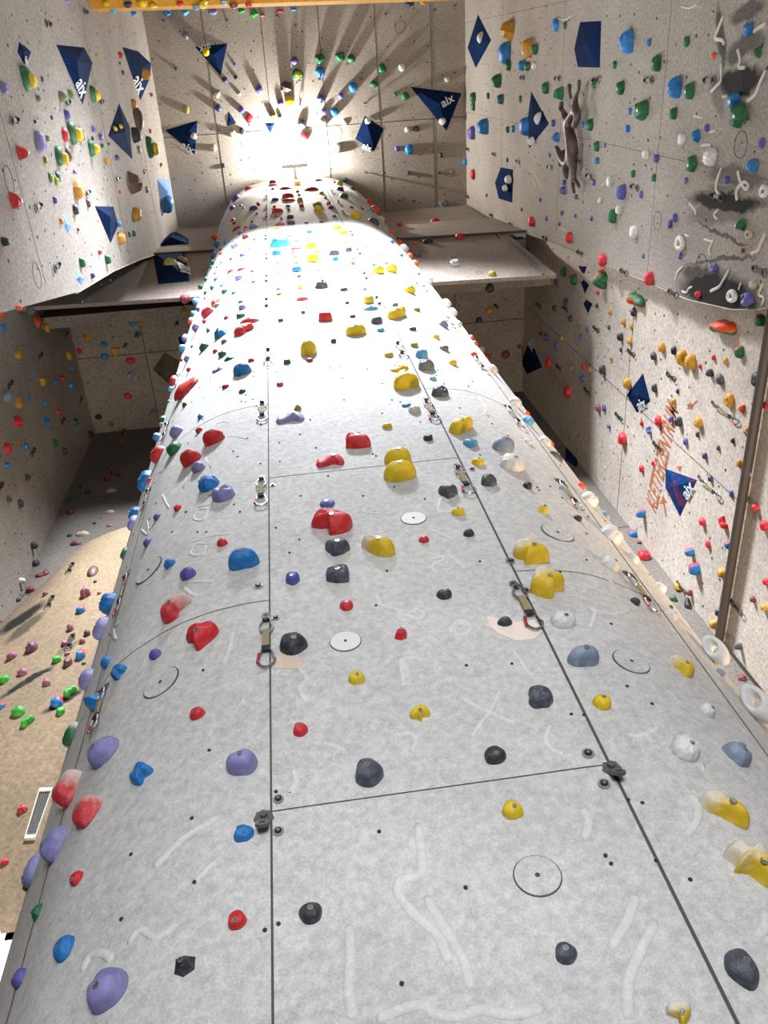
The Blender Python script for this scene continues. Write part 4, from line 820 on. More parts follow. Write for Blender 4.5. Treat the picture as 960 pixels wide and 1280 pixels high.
('small beige flat foothold on bright part of ceiling',('beige','k',0),4,(1.678,1.247,23),None,0,(.163,.193,.036),2),
('small brown rounded foothold on tan wall',('brown','d',0),9,(-2.621,5.388,9.497),(.049,-.998,.047),0,(.074,.097,.056),2),
('small red rounded foothold on lower right wall, right of red-blue rounded one',('red','d',3),7,(4.75,5.449,9.941),None,0,(.108,.103,.046),2),
("small blue rail foothold halfway up tower's middle",('blue','r',2),0,(.804,2.391,7.717),None,0,(.075,.073,.023),2),
("small dark grey angular foothold high on tower's middle, left of yellow rounded one",('slate','p',1),0,(.631,2.393,11.644),None,0,(.129,.122,.05),2),
("medium pink flat foothold near top of tower's middle",('pink','k',3),0,(.682,2.392,15.622),None,0,(.223,.135,.039),2),
("small olive rounded foothold near top of tower's right side",('olive','d',3),0,(1.353,2.449,21.775),None,0,(.182,.182,.106),2),
("medium red flat foothold near top of tower's middle, above yellow jug one",('red','k',1),0,(.167,2.394,19.472),None,0,(.285,.173,.05),2),
("small red flat foothold high on tower's left side, left of lavender rounded one",('red','k',0),0,(-.788,2.498,13.737),None,0,(.139,.088,.037),2),
("small green rounded foothold high on tower's left side",('green','d',3),0,(-.826,2.516,12.599),None,0,(.105,.105,.051),2),
("small red horned foothold halfway up tower's left side",('red','w',1),0,(-.832,2.519,7.934),None,0,(.06,.063,.033),2),
("small orange rounded foothold halfway up tower's right side, right of white ribbed one",('orange','d',1),0,(2.051,2.951,7.953),None,0,(.071,.089,.023),2),
("small orange rounded foothold near top of tower's right side",('orange','d',0),0,(1.965,2.855,21.601),None,0,(.166,.166,.09),2),
("small white rounded foothold near top of tower's right side",('white','d',1),0,(1.981,2.872,19.333),None,0,(.157,.157,.078),2),
("small orange rounded foothold high on tower's right side, second highest of 3 alike",('orange','d',2),0,(2.005,2.898,15.686),None,0,(.124,.124,.069),2),
('small green rounded foothold on left part of right wall, below green pocketed one',('green','d',0),2,(4.54,1.049,22.089),None,0,(.199,.194,.088),2),
('small purple rounded foothold on right part of right wall, right of blue angular one',('purple','d',1),2,(4.54,.834,10.805),None,0,(.079,.086,.046),2),
('small red rounded foothold on right part of right wall',('red','d',0),2,(4.54,2.518,10.557),None,0,(.08,.087,.053),2),
('small olive rounded foothold on bright part of ceiling',('olive','d',2),4,(.044,.998,23),None,0,(.172,.148,.086),2),
('small purple rounded foothold on left part of ceiling',('purple','d',1),4,(-.651,.843,23),None,0,(.155,.159,.077),2),
('small brown flat foothold on right part of ceiling',('brown','k',3),4,(3.346,1.49,23),None,0,(.181,.172,.04),2),
('small beige rounded foothold on volume on ceiling',('beige','d',0),11,(-1.803,1.299,22.976),(.246,.062,-.967),0,(.152,.159,.076),2),
('small beige rounded foothold on left part of ceiling, highest of 3 alike',('beige','d',3),4,(-1.155,.497,23),None,0,(.153,.157,.076),2),
('small beige rounded foothold on left part of ceiling, lowest of 3 alike',('beige','d',0),4,(-1.392,1.582,23),None,0,(.153,.161,.077),2),
('small dull green rounded foothold on left wall',('sage','d',1),1,(-2.49,.162,12.105),None,0,(.08,.08,.049),2),
('small brown rounded foothold on left wall',('brown','d',3),1,(-2.49,1.434,13.521),None,0,(.118,.115,.048),2),
('small orange rounded foothold on lower left wall',('orange','d',0),6,(-4.34,3.042,14.727),None,0,(.105,.105,.071),2),
('small blue rounded foothold on soffit behind tower, second highest of 3 alike',('blue','d',3),5,(-3.762,4.663,18.4),None,0,(.142,.135,.071),2),
('small teal horned foothold on soffit behind tower',('teal','w',1),5,(-3.067,4.511,18.4),None,0,(.145,.131,.072),2),
('small black rounded foothold on far wall, left of red jug one',('black','d',0),8,(-3.692,6.5,18.218),None,0,(.148,.164,.103),2),
('small green rounded foothold on lower left wall',('green','d',1),6,(-4.34,5.532,15.623),None,0,(.161,.165,.06),2),
('small dark grey rounded foothold on lower left wall',('slate','d',0),6,(-4.34,5.252,12.936),None,0,(.111,.111,.062),2),
('small dark red rounded foothold on far wall, left of blue ribbed one',('maroon','d',0),8,(-3.693,6.5,16.017),None,0,(.138,.149,.08),2),
('small purple rounded foothold on lower right wall',('purple','d',1),7,(4.75,4.804,16.132),None,0,(.179,.166,.075),2),
('small dark red rounded foothold on lower right wall',('maroon','d',2),7,(4.8,5.58,8.919),None,0,(.083,.083,.053),2),
('small dark red rounded foothold on overhead beam',('maroon','d',0),10,(-.38,-.855,16.613),(-.021,1,0),0,(.141,.141,.058),2),
("small olive rounded foothold halfway up tower's right side",('olive','d',3),0,(1.105,2.4,9.234),None,0,(.081,.081,.042),2),
("small teal rounded foothold high on tower's left side",('teal','d',3),0,(-1.04,2.642,13.461),None,0,(.107,.102,.054),2),
('small blue rounded foothold on right part of ceiling',('blue','d',0),4,(4.521,2.278,23),None,0,(.148,.181,.074),2),
('small blue rounded foothold on right part of right wall',('blue','d',3),2,(4.54,.969,12.976),None,0,(.102,.102,.052),2),
('small blue rounded foothold on lower left wall, right of red rounded one',('blue','d',1),6,(-4.34,4.974,14.196),None,0,(.13,.13,.06),2),
('small black rounded foothold on soffit behind tower',('black','d',0),5,(-4.187,6.135,18.4),None,0,(.155,.13,.075),2),
('small dark red rounded foothold on far wall, above beige flat one',('maroon','d',0),8,(-4.111,6.5,14.802),None,0,(.135,.135,.066),2),
('small white rounded foothold on lower left wall',('white','d',2),6,(-4.34,6.364,12.484),None,0,(.102,.092,.082),2),
("medium red flat foothold near top of tower's middle, highest of 3 alike",('red','k',0),0,(.142,2.394,21.362),None,0,(.3,.181,.055),2),
("small lavender rounded foothold near top of tower's left side",('lavender','d',0),0,(-.498,2.415,16.742),None,0,(.147,.143,.06),2),
("small purple rounded foothold high on tower's left side",('purple','d',2),0,(-.628,2.442,14.528),None,0,(.13,.124,.051),2),
]
D['tiny'] = [
(('green','d',3),2,(4.54,.24,13.581),None,0,(.106,.101,.047)),
(('blue','d',0),2,(4.54,.006,12.522),None,0,(.092,.087,.04)),
(('green','d',1),2,(4.54,1.457,12.031),None,0,(.101,.094,.045)),
(('beige','k',2),8,(-3.425,6.5,14.652),None,0,(.172,.124,.049)),
(('red','d',0),7,(4.75,4.7,14.625),None,0,(.15,.139,.062)),
(('ochre','d',2),7,(4.75,3.185,10.15),None,0,(.095,.082,.038)),
(('mauve','d',2),7,(4.75,5.158,13.856),None,0,(.145,.135,.061)),
(('purple','d',3),7,(4.75,4.46,10.826),None,0,(.108,.097,.043)),
(('ochre','d',3),4,(3.62,-1.041,23),None,0,(.184,.114,.094)),
(('red','k',0),0,(.151,2.394,14.423),None,0,(.168,.107,.044)),
(('maroon','d',1),0,(-.623,2.441,15.927),None,0,(.119,.119,.069)),
(('purple','d',2),0,(-1.232,2.846,16.774),None,0,(.122,.122,.075)),
(('green','p',3),0,(-1.048,2.649,8.921),None,0,(.069,.069,.035)),
(('blue','p',0),0,(-.844,2.525,8.248),None,0,(.065,.065,.033)),
(('white','d',2),11,(4.463,2.38,18.861),(-.97,.242,-.014),0,(.138,.148,.093)),
(('purple','d',3),4,(1.219,1.003,23),None,0,(.155,.147,.077)),
(('beige','d',2),4,(4.109,.485,23),None,0,(.155,.144,.077)),
(('white','d',1),11,(2.214,1.255,22.979),(.108,-.155,-.982),0,(.156,.149,.078)),
(('blue','d',1),6,(-4.34,4.848,13.206),None,0,(.105,.103,.064)),
(('black','d',0),6,(-4.34,5.357,13.879),None,0,(.11,.11,.067)),
(('yellow','d',2),0,(1.38,2.459,9.629),None,0,(.078,.078,.04)),
(('green','d',1),0,(-.099,2.395,9.073),None,0,(.074,.076,.041)),
(('blue','d',2),0,(.661,2.393,13.404),None,0,(.111,.111,.063)),
(('green','d',3),0,(-.908,2.559,12.073),None,0,(.094,.092,.044)),
(('purple','d',3),0,(-1.251,2.871,13.259),None,0,(.092,.09,.065)),
(('red','d',3),0,(-1.453,3.189,7.756),None,0,(.063,.063,.032)),
(('black','d',1),4,(-.693,1.289,23),None,0,(.143,.159,.072)),
(('ochre','d',0),1,(-2.49,1.1,15.361),None,0,(.105,.105,.06)),
(('black','d',3),6,(-4.34,6.351,17.975),None,0,(.16,.16,.086)),
(('black','d',3),6,(-4.34,5.857,16.007),None,0,(.141,.141,.074)),
(('mauve','d',0),9,(-2.643,5.38,9.348),(.049,-.998,.047),0,(.07,.085,.047)),
(('navy','d',1),5,(3.796,4.853,18.4),None,0,(.15,.126,.073)),
(('ochre','d',3),7,(4.75,3.743,12.824),None,0,(.109,.112,.058)),
(('maroon','d',1),7,(4.75,6.33,10.198),None,0,(.09,.088,.069)),
(('blue','d',1),1,(-2.49,-1.072,21.143),None,0,(.118,.118,.105)),
(('steelblue','d',3),10,(-.941,-.867,16.6),(-.021,1,0),0,(.118,.118,.07)),
(('skyblue','d',0),0,(.856,2.391,9.815),None,0,(.083,.081,.036)),
(('grey','d',0),0,(.357,2.393,15.004),None,0,(.128,.128,.058)),
(('slate','d',2),0,(.144,2.394,16.684),None,0,(.146,.146,.069)),
(('slate','d',3),0,(1.296,2.433,20.764),None,0,(.179,.179,.081)),
(('red','d',3),0,(-.704,2.465,22.44),None,0,(.187,.182,.075)),
(('red','d',3),0,(-.649,2.448,8.718),None,0,(.07,.065,.03)),
(('green','p',0),0,(-.493,2.414,8.461),None,0,(.072,.068,.032)),
(('white','d',3),2,(4.54,.247,17.331),None,0,(.13,.13,.065)),
(('green','d',0),2,(4.54,1.475,12.691),None,0,(.098,.096,.044)),
(('beige','d',3),1,(-2.49,1.212,18.782),None,0,(.158,.154,.06)),
(('purple','d',1),1,(-2.43,1.141,11.597),None,0,(.085,.085,.038)),
(('olive','d',3),1,(-2.43,.739,11.574),None,0,(.081,.079,.038)),
(('orange','d',3),1,(-2.43,1.767,9.408),None,0,(.051,.053,.053)),
(('green','d',2),6,(-4.34,5.749,17.177),None,0,(.158,.158,.068)),
(('plum','d',1),9,(-3.364,5.533,10.662),(-.319,-.944,.084),0,(.075,.101,.047)),
(('black','d',0),7,(4.75,3.885,15.721),None,0,(.14,.137,.063)),
(('purple','d',0),7,(4.75,4.834,16.787),None,0,(.157,.153,.071)),
(('red','d',0),7,(4.75,5.391,12.03),None,0,(.119,.113,.05)),
(('yellow','d',3),10,(-2.26,-.949,16.6),(0,0,-1),0,(.111,.074,.055)),
(('red','d',2),10,(-1.171,-.902,16.6),(0,0,-1),0,(.115,.077,.057)),
(('red','k',3),0,(-.11,2.395,22.085),None,0,(.259,.16,.056)),
(('purple','d',2),0,(-1.024,2.63,20.721),None,0,(.147,.147,.074)),
(('blue','p',2),0,(-.977,2.6,16.568),None,0,(.139,.139,.073)),
(('grey','d',1),0,(-.729,2.474,10.192),None,0,(.072,.072,.037)),
(('skyblue','d',1),0,(-1.433,3.153,10.85),None,0,(.071,.068,.053)),
(('steelblue','d',1),0,(1.833,2.728,19.677),None,0,(.137,.137,.072)),
(('grey','d',0),3,(2.291,3.094,16.594),(-.003,-.999,-.032),0,(.112,.118,.082)),
(('purple','d',2),4,(1.634,.683,23),None,0,(.137,.141,.069)),
(('navy','d',3),4,(-.936,.22,23),None,0,(.134,.138,.067)),
(('sage','d',3),1,(-2.49,.563,12.13),None,0,(.074,.076,.045)),
(('blue','d',1),6,(-4.34,5.111,17.423),None,0,(.133,.133,.077)),
(('purple','d',1),7,(4.75,4.333,11.278),None,0,(.093,.096,.053)),
(('navy','d',1),7,(4.75,4.424,10.305),None,0,(.086,.089,.047)),
(('navy','d',2),7,(4.75,4.632,10.112),None,0,(.086,.086,.045)),
(('green','d',2),2,(4.54,-.286,15.745),None,0,(.118,.109,.048)),
(('green','d',0),2,(4.54,.486,14.341),None,0,(.107,.099,.043)),
(('purple','d',1),7,(4.75,4.587,9.613),None,0,(.096,.079,.034)),
(('red','d',2),0,(-.171,2.396,8.494),None,0,(.066,.064,.031)),
(('ochre','d',2),0,(.441,2.393,14.028),None,0,(.114,.114,.057)),
(('brown','d',2),0,(.146,2.394,17.284),None,0,(.138,.138,.071)),
(('ochre','d',3),0,(.427,2.393,21.873),None,0,(.177,.177,.095)),
(('red','d',1),0,(-1.322,2.969,8.071),None,0,(.062,.064,.027)),
(('olive','d',0),0,(1.353,2.449,10.662),None,0,(.083,.081,.039)),
(('orange','d',2),0,(2.036,2.933,11.042),None,0,(.08,.082,.039)),
(('orange','d',0),0,(1.989,2.881,17.899),None,0,(.122,.119,.062)),
(('purple','d',3),2,(4.54,1.075,16.14),None,0,(.117,.117,.061)),
(('blue','d',1),2,(4.54,1.449,14.017),None,0,(.105,.105,.054)),
(('orange','d',2),2,(4.54,.164,10.845),None,0,(.069,.068,.033)),
(('purple','d',3),1,(-2.49,.759,15.262),None,0,(.104,.104,.053)),
(('navy','p',0),1,(-2.49,2.215,12.861),None,0,(.104,.104,.048)),
(('ochre','d',3),1,(-2.43,1.37,11.658),None,0,(.079,.079,.04)),
(('black','d',3),8,(-3.956,6.5,15.526),None,0,(.128,.125,.062)),
(('black','d',0),7,(4.75,3.683,16.296),None,0,(.132,.132,.064)),
(('black','d',2),7,(4.75,4.16,16.334),None,0,(.137,.141,.069)),
(('ochre','d',3),7,(4.75,3.544,13.119),None,0,(.107,.107,.051)),
(('purple','d',0),7,(4.75,4.939,14.705),None,0,(.128,.128,.061)),
(('ochre','d',0),7,(4.75,4.085,11.281),None,0,(.095,.092,.043)),
(('red','d',3),7,(4.8,3.417,9.309),None,0,(.077,.069,.033)),
(('skyblue','d',0),10,(-2.189,-.894,16.809),(-.021,1,0),0,(.107,.107,.056)),
(('lime','d',1),4,(-.389,-1.088,23),None,0,(.151,.106,.076)),
(('pink','k',2),0,(-.05,2.395,16.682),None,0,(.183,.114,.041)),
(('black','d',1),0,(1.176,2.409,9.808),None,0,(.082,.078,.034)),
(('blue','d',2),2,(4.54,1.306,18.651),None,0,(.143,.14,.065)),
(('blue','d',2),2,(4.54,.763,12.962),None,0,(.094,.085,.038)),
(('purple','d',0),2,(4.54,1.69,12.387),None,0,(.093,.084,.037)),
(('purple','d',1),2,(4.54,1.396,11.168),None,0,(.082,.073,.034)),
(('purple','d',3),7,(4.75,5.07,13.618),None,0,(.123,.117,.048)),
(('red','d',2),0,(-1.112,2.703,10.107),None,0,(.068,.068,.036)),
(('mauve','d',3),5,(-3.967,6.328,18.4),None,0,(.122,.122,.061)),
(('paleyellow','d',3),0,(.124,2.394,11.96),None,0,(.086,.088,.048)),
(('grey','d',2),0,(.174,2.394,15.029),None,0,(.109,.112,.06)),
(('teal','d',0),4,(1.583,2.487,23),None,0,(.152,.121,.076)),
(('green','d',2),0,(-1.185,2.786,15.925),None,0,(.095,.095,.064)),
(('purple','d',1),0,(-1.018,2.627,13.888),None,0,(.091,.093,.045)),
(('green','d',0),0,(-1.415,3.121,15.713),None,0,(.083,.081,.077)),
(('blue','p',2),0,(-.951,2.585,11.087),None,0,(.083,.083,.048)),
(('orange','d',0),0,(1.976,2.866,8.442),None,0,(.058,.056,.029)),
(('grey','d',1),0,(1.127,2.403,10.747),None,0,(.078,.08,.044)),
(('orange','d',1),0,(2.027,2.923,10.787),None,0,(.074,.076,.035)),
(('red','d',0),1,(-2.49,-.312,18.595),None,0,(.106,.106,.061)),
(('purple','d',2),1,(-2.49,.629,14.856),None,0,(.091,.091,.051)),
(('blue','d',3),11,(-2.464,1.961,15.203),(.995,-.039,.091),0,(.1,.1,.057)),
(('red','d',2),5,(-4.26,4.734,18.4),None,0,(.103,.126,.053)),
(('blue','d',0),6,(-4.34,4.91,17.829),None,0,(.126,.126,.066)),
(('red','d',3),6,(-4.34,5.211,16.282),None,0,(.123,.123,.063)),
(('maroon','d',1),8,(-3.642,6.5,16.287),None,0,(.125,.131,.066)),
(('navy','d',1),7,(4.75,4.108,15.416),None,0,(.121,.124,.067)),
(('black','d',3),7,(4.77,4.008,9.35),None,0,(.058,.07,.028)),
(('skyblue','d',2),0,(1.114,2.401,8.286),None,0,(.062,.058,.028)),
(('red','d',3),0,(.108,2.394,9.069),None,0,(.068,.064,.029)),
(('black','d',0),0,(-.125,2.395,22.599),None,0,(.169,.169,.075)),
(('red','d',0),0,(-.428,2.406,9.274),None,0,(.066,.062,.028)),
(('green','d',0),2,(4.54,1.342,19.059),None,0,(.134,.13,.062)),
(('blue','d',0),2,(4.54,1.017,14.722),None,0,(.098,.094,.045)),
(('purple','d',2),2,(4.54,2.208,11.113),None,0,(.08,.072,.033)),
(('white','d',3),2,(4.54,1.958,13.803),None,0,(.101,.096,.043)),
(('beige','d',3),1,(-2.49,1.916,18.876),None,0,(.134,.134,.062)),
(('blue','k',1),6,(-4.34,4.83,15.646),None,0,(.12,.076,.059)),
(('black','d',1),8,(-4.227,6.5,15.343),None,0,(.121,.109,.055)),
(('skyblue','d',0),10,(-.519,-.877,16.6),(0,0,-1),0,(.101,.064,.05)),
(('red','d',1),10,(-.152,-.85,16.6),(-.021,1,0),0,(.112,.112,.05)),
(('red','k',0),4,(.439,-1.039,23),None,0,(.181,.083,.04)),
(('slate','d',1),0,(.364,2.393,9.585),None,0,(.062,.064,.038)),
(('olive','d',0),0,(.391,2.393,19.348),None,0,(.122,.125,.073)),
(('purple','d',3),0,(-.805,2.506,14.642),None,0,(.093,.093,.045)),
(('green','d',2),0,(-1.286,2.918,15.332),None,0,(.097,.097,.052)),
(('red','d',0),0,(-.742,2.479,11.16),None,0,(.067,.067,.035)),
(('skyblue','d',1),0,(-1.419,3.128,14.072),None,0,(.076,.076,.06)),
(('red','d',0),0,(-.812,2.509,10.014),None,0,(.061,.061,.031)),
(('purple','d',3),2,(4.54,1.897,15.439),None,0,(.094,.099,.059)),
(('red','d',0),3,(2.459,3.133,20.003),(.006,-.998,.064),0,(.131,.131,.08)),
(('purple','d',2),4,(2.868,1.881,23),None,0,(.123,.129,.062)),
(('white','d',1),4,(3.129,1.5,23),None,0,(.122,.128,.061)),
(('purple','d',0),1,(-2.49,1.13,16.323),None,0,(.089,.089,.054)),
(('red','p',0),1,(-2.49,2.061,13.575),None,0,(.088,.088,.05)),
(('yellow','d',3),11,(-2.455,.73,16.466),(.896,-.432,-.104),0,(.088,.088,.044)),
(('blue','d',3),6,(-4.34,4.76,16.583),None,0,(.112,.112,.063)),
(('mauve','d',3),9,(-2.763,5.369,9.134),(-.002,-.999,.047),0,(.061,.064,.032)),
(('red','d',1),7,(4.75,3.232,10.415),None,0,(.07,.073,.038)),
(('maroon','d',1),7,(4.75,5.914,9.444),None,0,(.074,.074,.04)),
(('black','d',0),0,(.63,2.393,10.426),None,0,(.071,.069,.032)),
(('slate','d',3),0,(1.685,2.618,22.194),None,0,(.145,.145,.061)),
(('purple','d',3),0,(-.1,2.395,19.704),None,0,(.158,.151,.059)),
(('green','d',1),0,(-1.181,2.781,13.81),None,0,(.089,.089,.038)),
(('green','d',2),2,(4.54,.786,18.197),None,0,(.131,.119,.05)),
(('green','d',0),1,(-2.49,2.325,16.557),None,0,(.104,.104,.05)),
(('red','d',1),6,(-4.34,4.827,17.009),None,0,(.12,.12,.053)),
(('ochre','d',3),7,(4.75,3.533,12.825),None,0,(.093,.088,.042)),
(('purple','d',1),7,(4.75,4.295,14.896),None,0,(.112,.11,.055)),
(('black','d',1),7,(4.75,4.246,10.554),None,0,(.08,.076,.035)),
(('black','d',1),7,(4.75,3.989,9.75),None,0,(.073,.068,.032)),
(('red','d',2),0,(-1.043,2.644,11.714),None,0,(.067,.067,.034)),
(('grey','d',1),0,(-1.452,3.186,9.877),None,0,(.055,.053,.036)),
(('green','d',0),0,(1.711,2.634,14.504),None,0,(.081,.081,.044)),
(('green','d',2),2,(4.54,.803,20.691),None,0,(.14,.133,.059)),
(('purple','d',2),2,(4.54,1.747,14.123),None,0,(.097,.086,.037)),
(('maroon','d',3),2,(4.54,1.889,9.745),None,0,(.053,.057,.03)),
(('green','d',0),4,(.203,1.03,23),None,0,(.113,.11,.056)),
(('yellow','d',3),11,(-2.42,.719,16.822),(.896,-.432,-.104),0,(.083,.083,.044)),
(('mauve','k',2),8,(-3.361,6.5,14.166),None,0,(.128,.085,.032)),
(('blue','k',1),4,(.738,-1.055,23),None,0,(.153,.08,.034)),
(('lavender','d',2),1,(-2.49,-.887,14.777),None,0,(.055,.057,.058)),
(('green','d',1),0,(-.135,2.395,10.528),None,0,(.066,.066,.035)),
(('blue','d',0),0,(.414,2.393,15.705),None,0,(.095,.095,.05)),
(('slate','d',3),0,(.922,2.391,18.012),None,0,(.116,.116,.064)),
(('blue','d',2),0,(-.697,2.463,12.26),None,0,(.073,.071,.034)),
(('blue','d',2),0,(-.589,2.432,11.65),None,0,(.069,.069,.033)),
(('blue','d',0),6,(-4.34,4.47,14.947),None,0,(.092,.092,.044)),
(('maroon','d',3),8,(-3.725,6.5,17.841),None,0,(.119,.119,.06)),
(('black','d',3),8,(-4.319,6.5,12.163),None,0,(.08,.078,.038)),
(('ochre','d',0),7,(4.75,3.542,13.678),None,0,(.089,.089,.043)),
(('maroon','d',2),5,(4.659,5.48,18.4),None,0,(.096,.118,.048)),
(('black','d',2),7,(4.75,4.202,10.038),None,0,(.068,.067,.032)),
(('olive','d',0),0,(-.132,2.395,11.722),None,0,(.074,.07,.029)),
(('olive','d',1),1,(-2.49,-.281,16.271),None,0,(.086,.086,.036)),
(('brown','d',0),1,(-2.49,-.015,12.526),None,0,(.062,.061,.025)),
(('black','d',0),8,(-3.962,6.5,13.977),None,0,(.095,.082,.037)),
(('red','d',1),7,(4.75,4.751,12.18),None,0,(.09,.081,.036)),
(('slate','d',3),0,(.116,2.394,10.768),None,0,(.059,.061,.035)),
(('orange','d',3),0,(.909,2.391,18.496),None,0,(.094,.096,.076)),
(('red','d',2),0,(.391,2.393,18.527),None,0,(.103,.106,.063)),
(('red','d',2),0,(-.435,2.407,19.263),None,0,(.092,.095,.071)),
(('red','d',2),0,(-.941,2.579,18.774),None,0,(.102,.102,.047)),
(('blue','d',1),0,(-.737,2.477,16.636),None,0,(.09,.09,.044)),
(('grey','d',0),0,(1.327,2.442,13.101),None,0,(.071,.071,.04)),
(('orange','d',3),0,(1.834,2.729,13.624),None,0,(.074,.074,.036)),
(('green','d',0),4,(2.888,.731,23),None,0,(.099,.107,.049)),
(('slate','d',2),4,(3.113,2.431,23),None,0,(.12,.101,.06)),
(('black','d',0),4,(-.682,.179,23),None,0,(.094,.101,.047)),
(('beige','d',0),4,(-.656,.502,23),None,0,(.094,.102,.047)),
(('black','d',2),4,(-1.227,1.97,23),None,0,(.103,.111,.051)),
(('blue','d',0),6,(-4.34,4.204,15.431),None,0,(.082,.082,.045)),
(('navy','d',0),7,(4.75,3.582,14.224),None,0,(.082,.084,.046)),
(('red','d',3),7,(4.75,3.433,10.709),None,0,(.061,.063,.032)),
(('black','d',2),0,(1.96,2.849,5.355),None,0,(.029,.027,.014)),
(('slate','d',1),0,(.133,2.394,12.561),None,0,(.076,.075,.035)),
(('purple','d',0),2,(4.54,2.246,14.133),None,0,(.08,.078,.035)),
(('purple','d',2),2,(4.54,2.039,14.859),None,0,(.085,.081,.04)),
(('orange','d',1),3,(2.397,3.063,17.536),(-.003,-.999,-.032),0,(.108,.108,.049)),
(('black','d',3),4,(3.919,2.105,23),None,0,(.091,.122,.045)),
(('purple','d',3),1,(-2.49,-.043,18.562),None,0,(.092,.092,.045)),
(('green','d',1),1,(-2.49,2.262,16.114),None,0,(.09,.09,.041)),
(('purple','d',2),7,(4.75,4.074,14.598),None,0,(.092,.088,.041)),
(('ochre','d',1),7,(4.75,4.679,14.367),None,0,(.095,.093,.042)),
(('black','d',0),7,(4.75,3.921,11.213),None,0,(.072,.065,.029)),
(('maroon','d',3),8,(4.71,6.5,11.8),None,0,(.08,.072,.034)),
(('pink','d',1),4,(.048,-.979,23),None,0,(.117,.075,.059)),
(('orange','d',2),0,(.869,2.391,13.025),None,0,(.064,.066,.043)),
(('blue','d',2),0,(-.897,2.554,13.135),None,0,(.063,.063,.032)),
(('green','d',2),4,(-1.965,-.071,23),None,0,(.093,.086,.046)),
(('green','d',2),1,(-2.49,.877,15.275),None,0,(.063,.065,.044)),
(('mauve','d',3),9,(-2.659,5.44,10.394),(-.015,-.997,.07),0,(.053,.06,.031)),
(('red','d',3),7,(4.75,3.386,14.22),None,0,(.071,.074,.045)),
(('purple','d',2),7,(4.75,5.281,13.368),None,0,(.073,.077,.047)),
(('pink','d',3),0,(-.139,2.395,11.964),None,0,(.063,.063,.032)),
(('skyblue','d',3),0,(.878,2.391,11.569),None,0,(.061,.061,.031)),
(('black','d',0),0,(.621,2.393,11.02),None,0,(.055,.055,.028)),
(('paleyellow','d',0),0,(.611,2.393,12.192),None,0,(.063,.063,.031)),
(('olive','d',0),0,(-.126,2.395,12.907),None,0,(.066,.066,.032)),
(('yellow','d',2),0,(1.156,2.406,14.128),None,0,(.077,.077,.039)),
(('brown','k',1),0,(.921,2.391,22.345),None,0,(.161,.102,.043)),
(('ochre','d',1),0,(.862,2.391,20.094),None,0,(.108,.108,.055)),
(('brown','d',0),0,(-.889,2.549,18.212),None,0,(.087,.087,.038)),
(('grey','d',2),0,(1.133,2.403,12.894),None,0,(.07,.07,.036)),
(('purple','d',0),2,(4.54,2.37,15.525),None,0,(.078,.078,.039)),
(('purple','d',0),2,(4.54,2.407,12.157),None,0,(.073,.058,.024)),
(('purple','d',0),1,(-2.49,.376,12.574),None,0,(.052,.052,.025)),
(('black','d',3),1,(-2.49,.74,14.689),None,0,(.066,.066,.034)),
(('red','d',0),1,(-2.49,1.027,20.805),None,0,(.093,.093,.049)),
(('beige','d',2),1,(-2.49,1.291,14.978),None,0,(.071,.071,.035)),
(('green','d',2),9,(-2.549,5.365,8.931),(.049,-.998,.047),0,(.048,.045,.022)),
(('black','d',2),7,(4.75,3.779,13.675),None,0,(.076,.074,.037)),
(('ochre','d',3),7,(4.75,4.59,15.862),None,0,(.092,.09,.045)),
(('ochre','d',2),7,(4.75,4.951,15.278),None,0,(.09,.09,.044)),
(('ochre','d',0),7,(4.75,4.206,13.487),None,0,(.077,.075,.036)),
(('black','d',3),7,(4.75,3.967,13.138),None,0,(.074,.072,.035)),
(('red','d',1),7,(4.75,5.154,11.694),None,0,(.072,.07,.033)),
(('blue','d',2),0,(.123,2.394,13.819),None,0,(.078,.073,.029)),
(('green','d',2),2,(4.54,1.894,19.072),None,0,(.102,.094,.042)),
(('purple','d',2),2,(4.54,1.228,13.773),None,0,(.069,.061,.026)),
(('purple','d',0),2,(4.54,2.583,16.355),None,0,(.089,.081,.033)),
(('red','d',3),0,(-1.047,2.648,15.887),None,0,(.067,.067,.034)),
(('green','d',3),0,(-.988,2.607,14.959),None,0,(.064,.063,.031)),
(('red','d',2),0,(-.477,2.412,13.185),None,0,(.059,.061,.032)),
(('red','d',3),0,(-.448,2.408,12.531),None,0,(.056,.058,.031)),
(('blue','d',3),0,(-1.175,2.773,11.181),None,0,(.05,.05,.024)),
(('blue','d',2),0,(-1.225,2.837,15.838),None,0,(.069,.069,.035)),
(('purple','d',1),0,(-1.067,2.662,14.463),None,0,(.062,.062,.03)),
(('red','d',3),0,(-1.37,3.044,11.587),None,0,(.052,.052,.027)),
(('black','d',0),1,(-2.43,.367,11.533),None,0,(.04,.04,.023)),
(('purple','d',0),1,(-2.49,1.011,13.111),None,0,(.049,.049,.028)),
(('black','d',1),8,(-3.772,6.5,16.549),None,0,(.081,.088,.044)),
(('black','d',2),8,(-3.515,6.5,16.14),None,0,(.077,.079,.043)),
(('black','d',0),8,(-4.147,6.5,15.819),None,0,(.074,.078,.04)),
(('red','d',3),7,(4.75,4.862,17.125),None,0,(.086,.088,.049)),
(('ochre','d',2),7,(4.75,4.304,15.123),None,0,(.075,.079,.041)),
(('slate','d',1),0,(.13,2.394,13.425),None,0,(.067,.065,.028)),
(('pink','d',1),0,(-.131,2.395,13.539),None,0,(.067,.066,.028)),
(('yellow','d',2),0,(.906,2.391,14.619),None,0,(.075,.073,.031)),
(('red','d',2),0,(1.312,2.438,18.238),None,0,(.09,.088,.036)),
(('brown','d',1),0,(.656,2.393,16.586),None,0,(.085,.083,.035)),
(('black','d',1),0,(1.281,2.43,22.015),None,0,(.112,.112,.045)),
(('purple','d',3),0,(.136,2.394,18.735),None,0,(.097,.094,.041)),
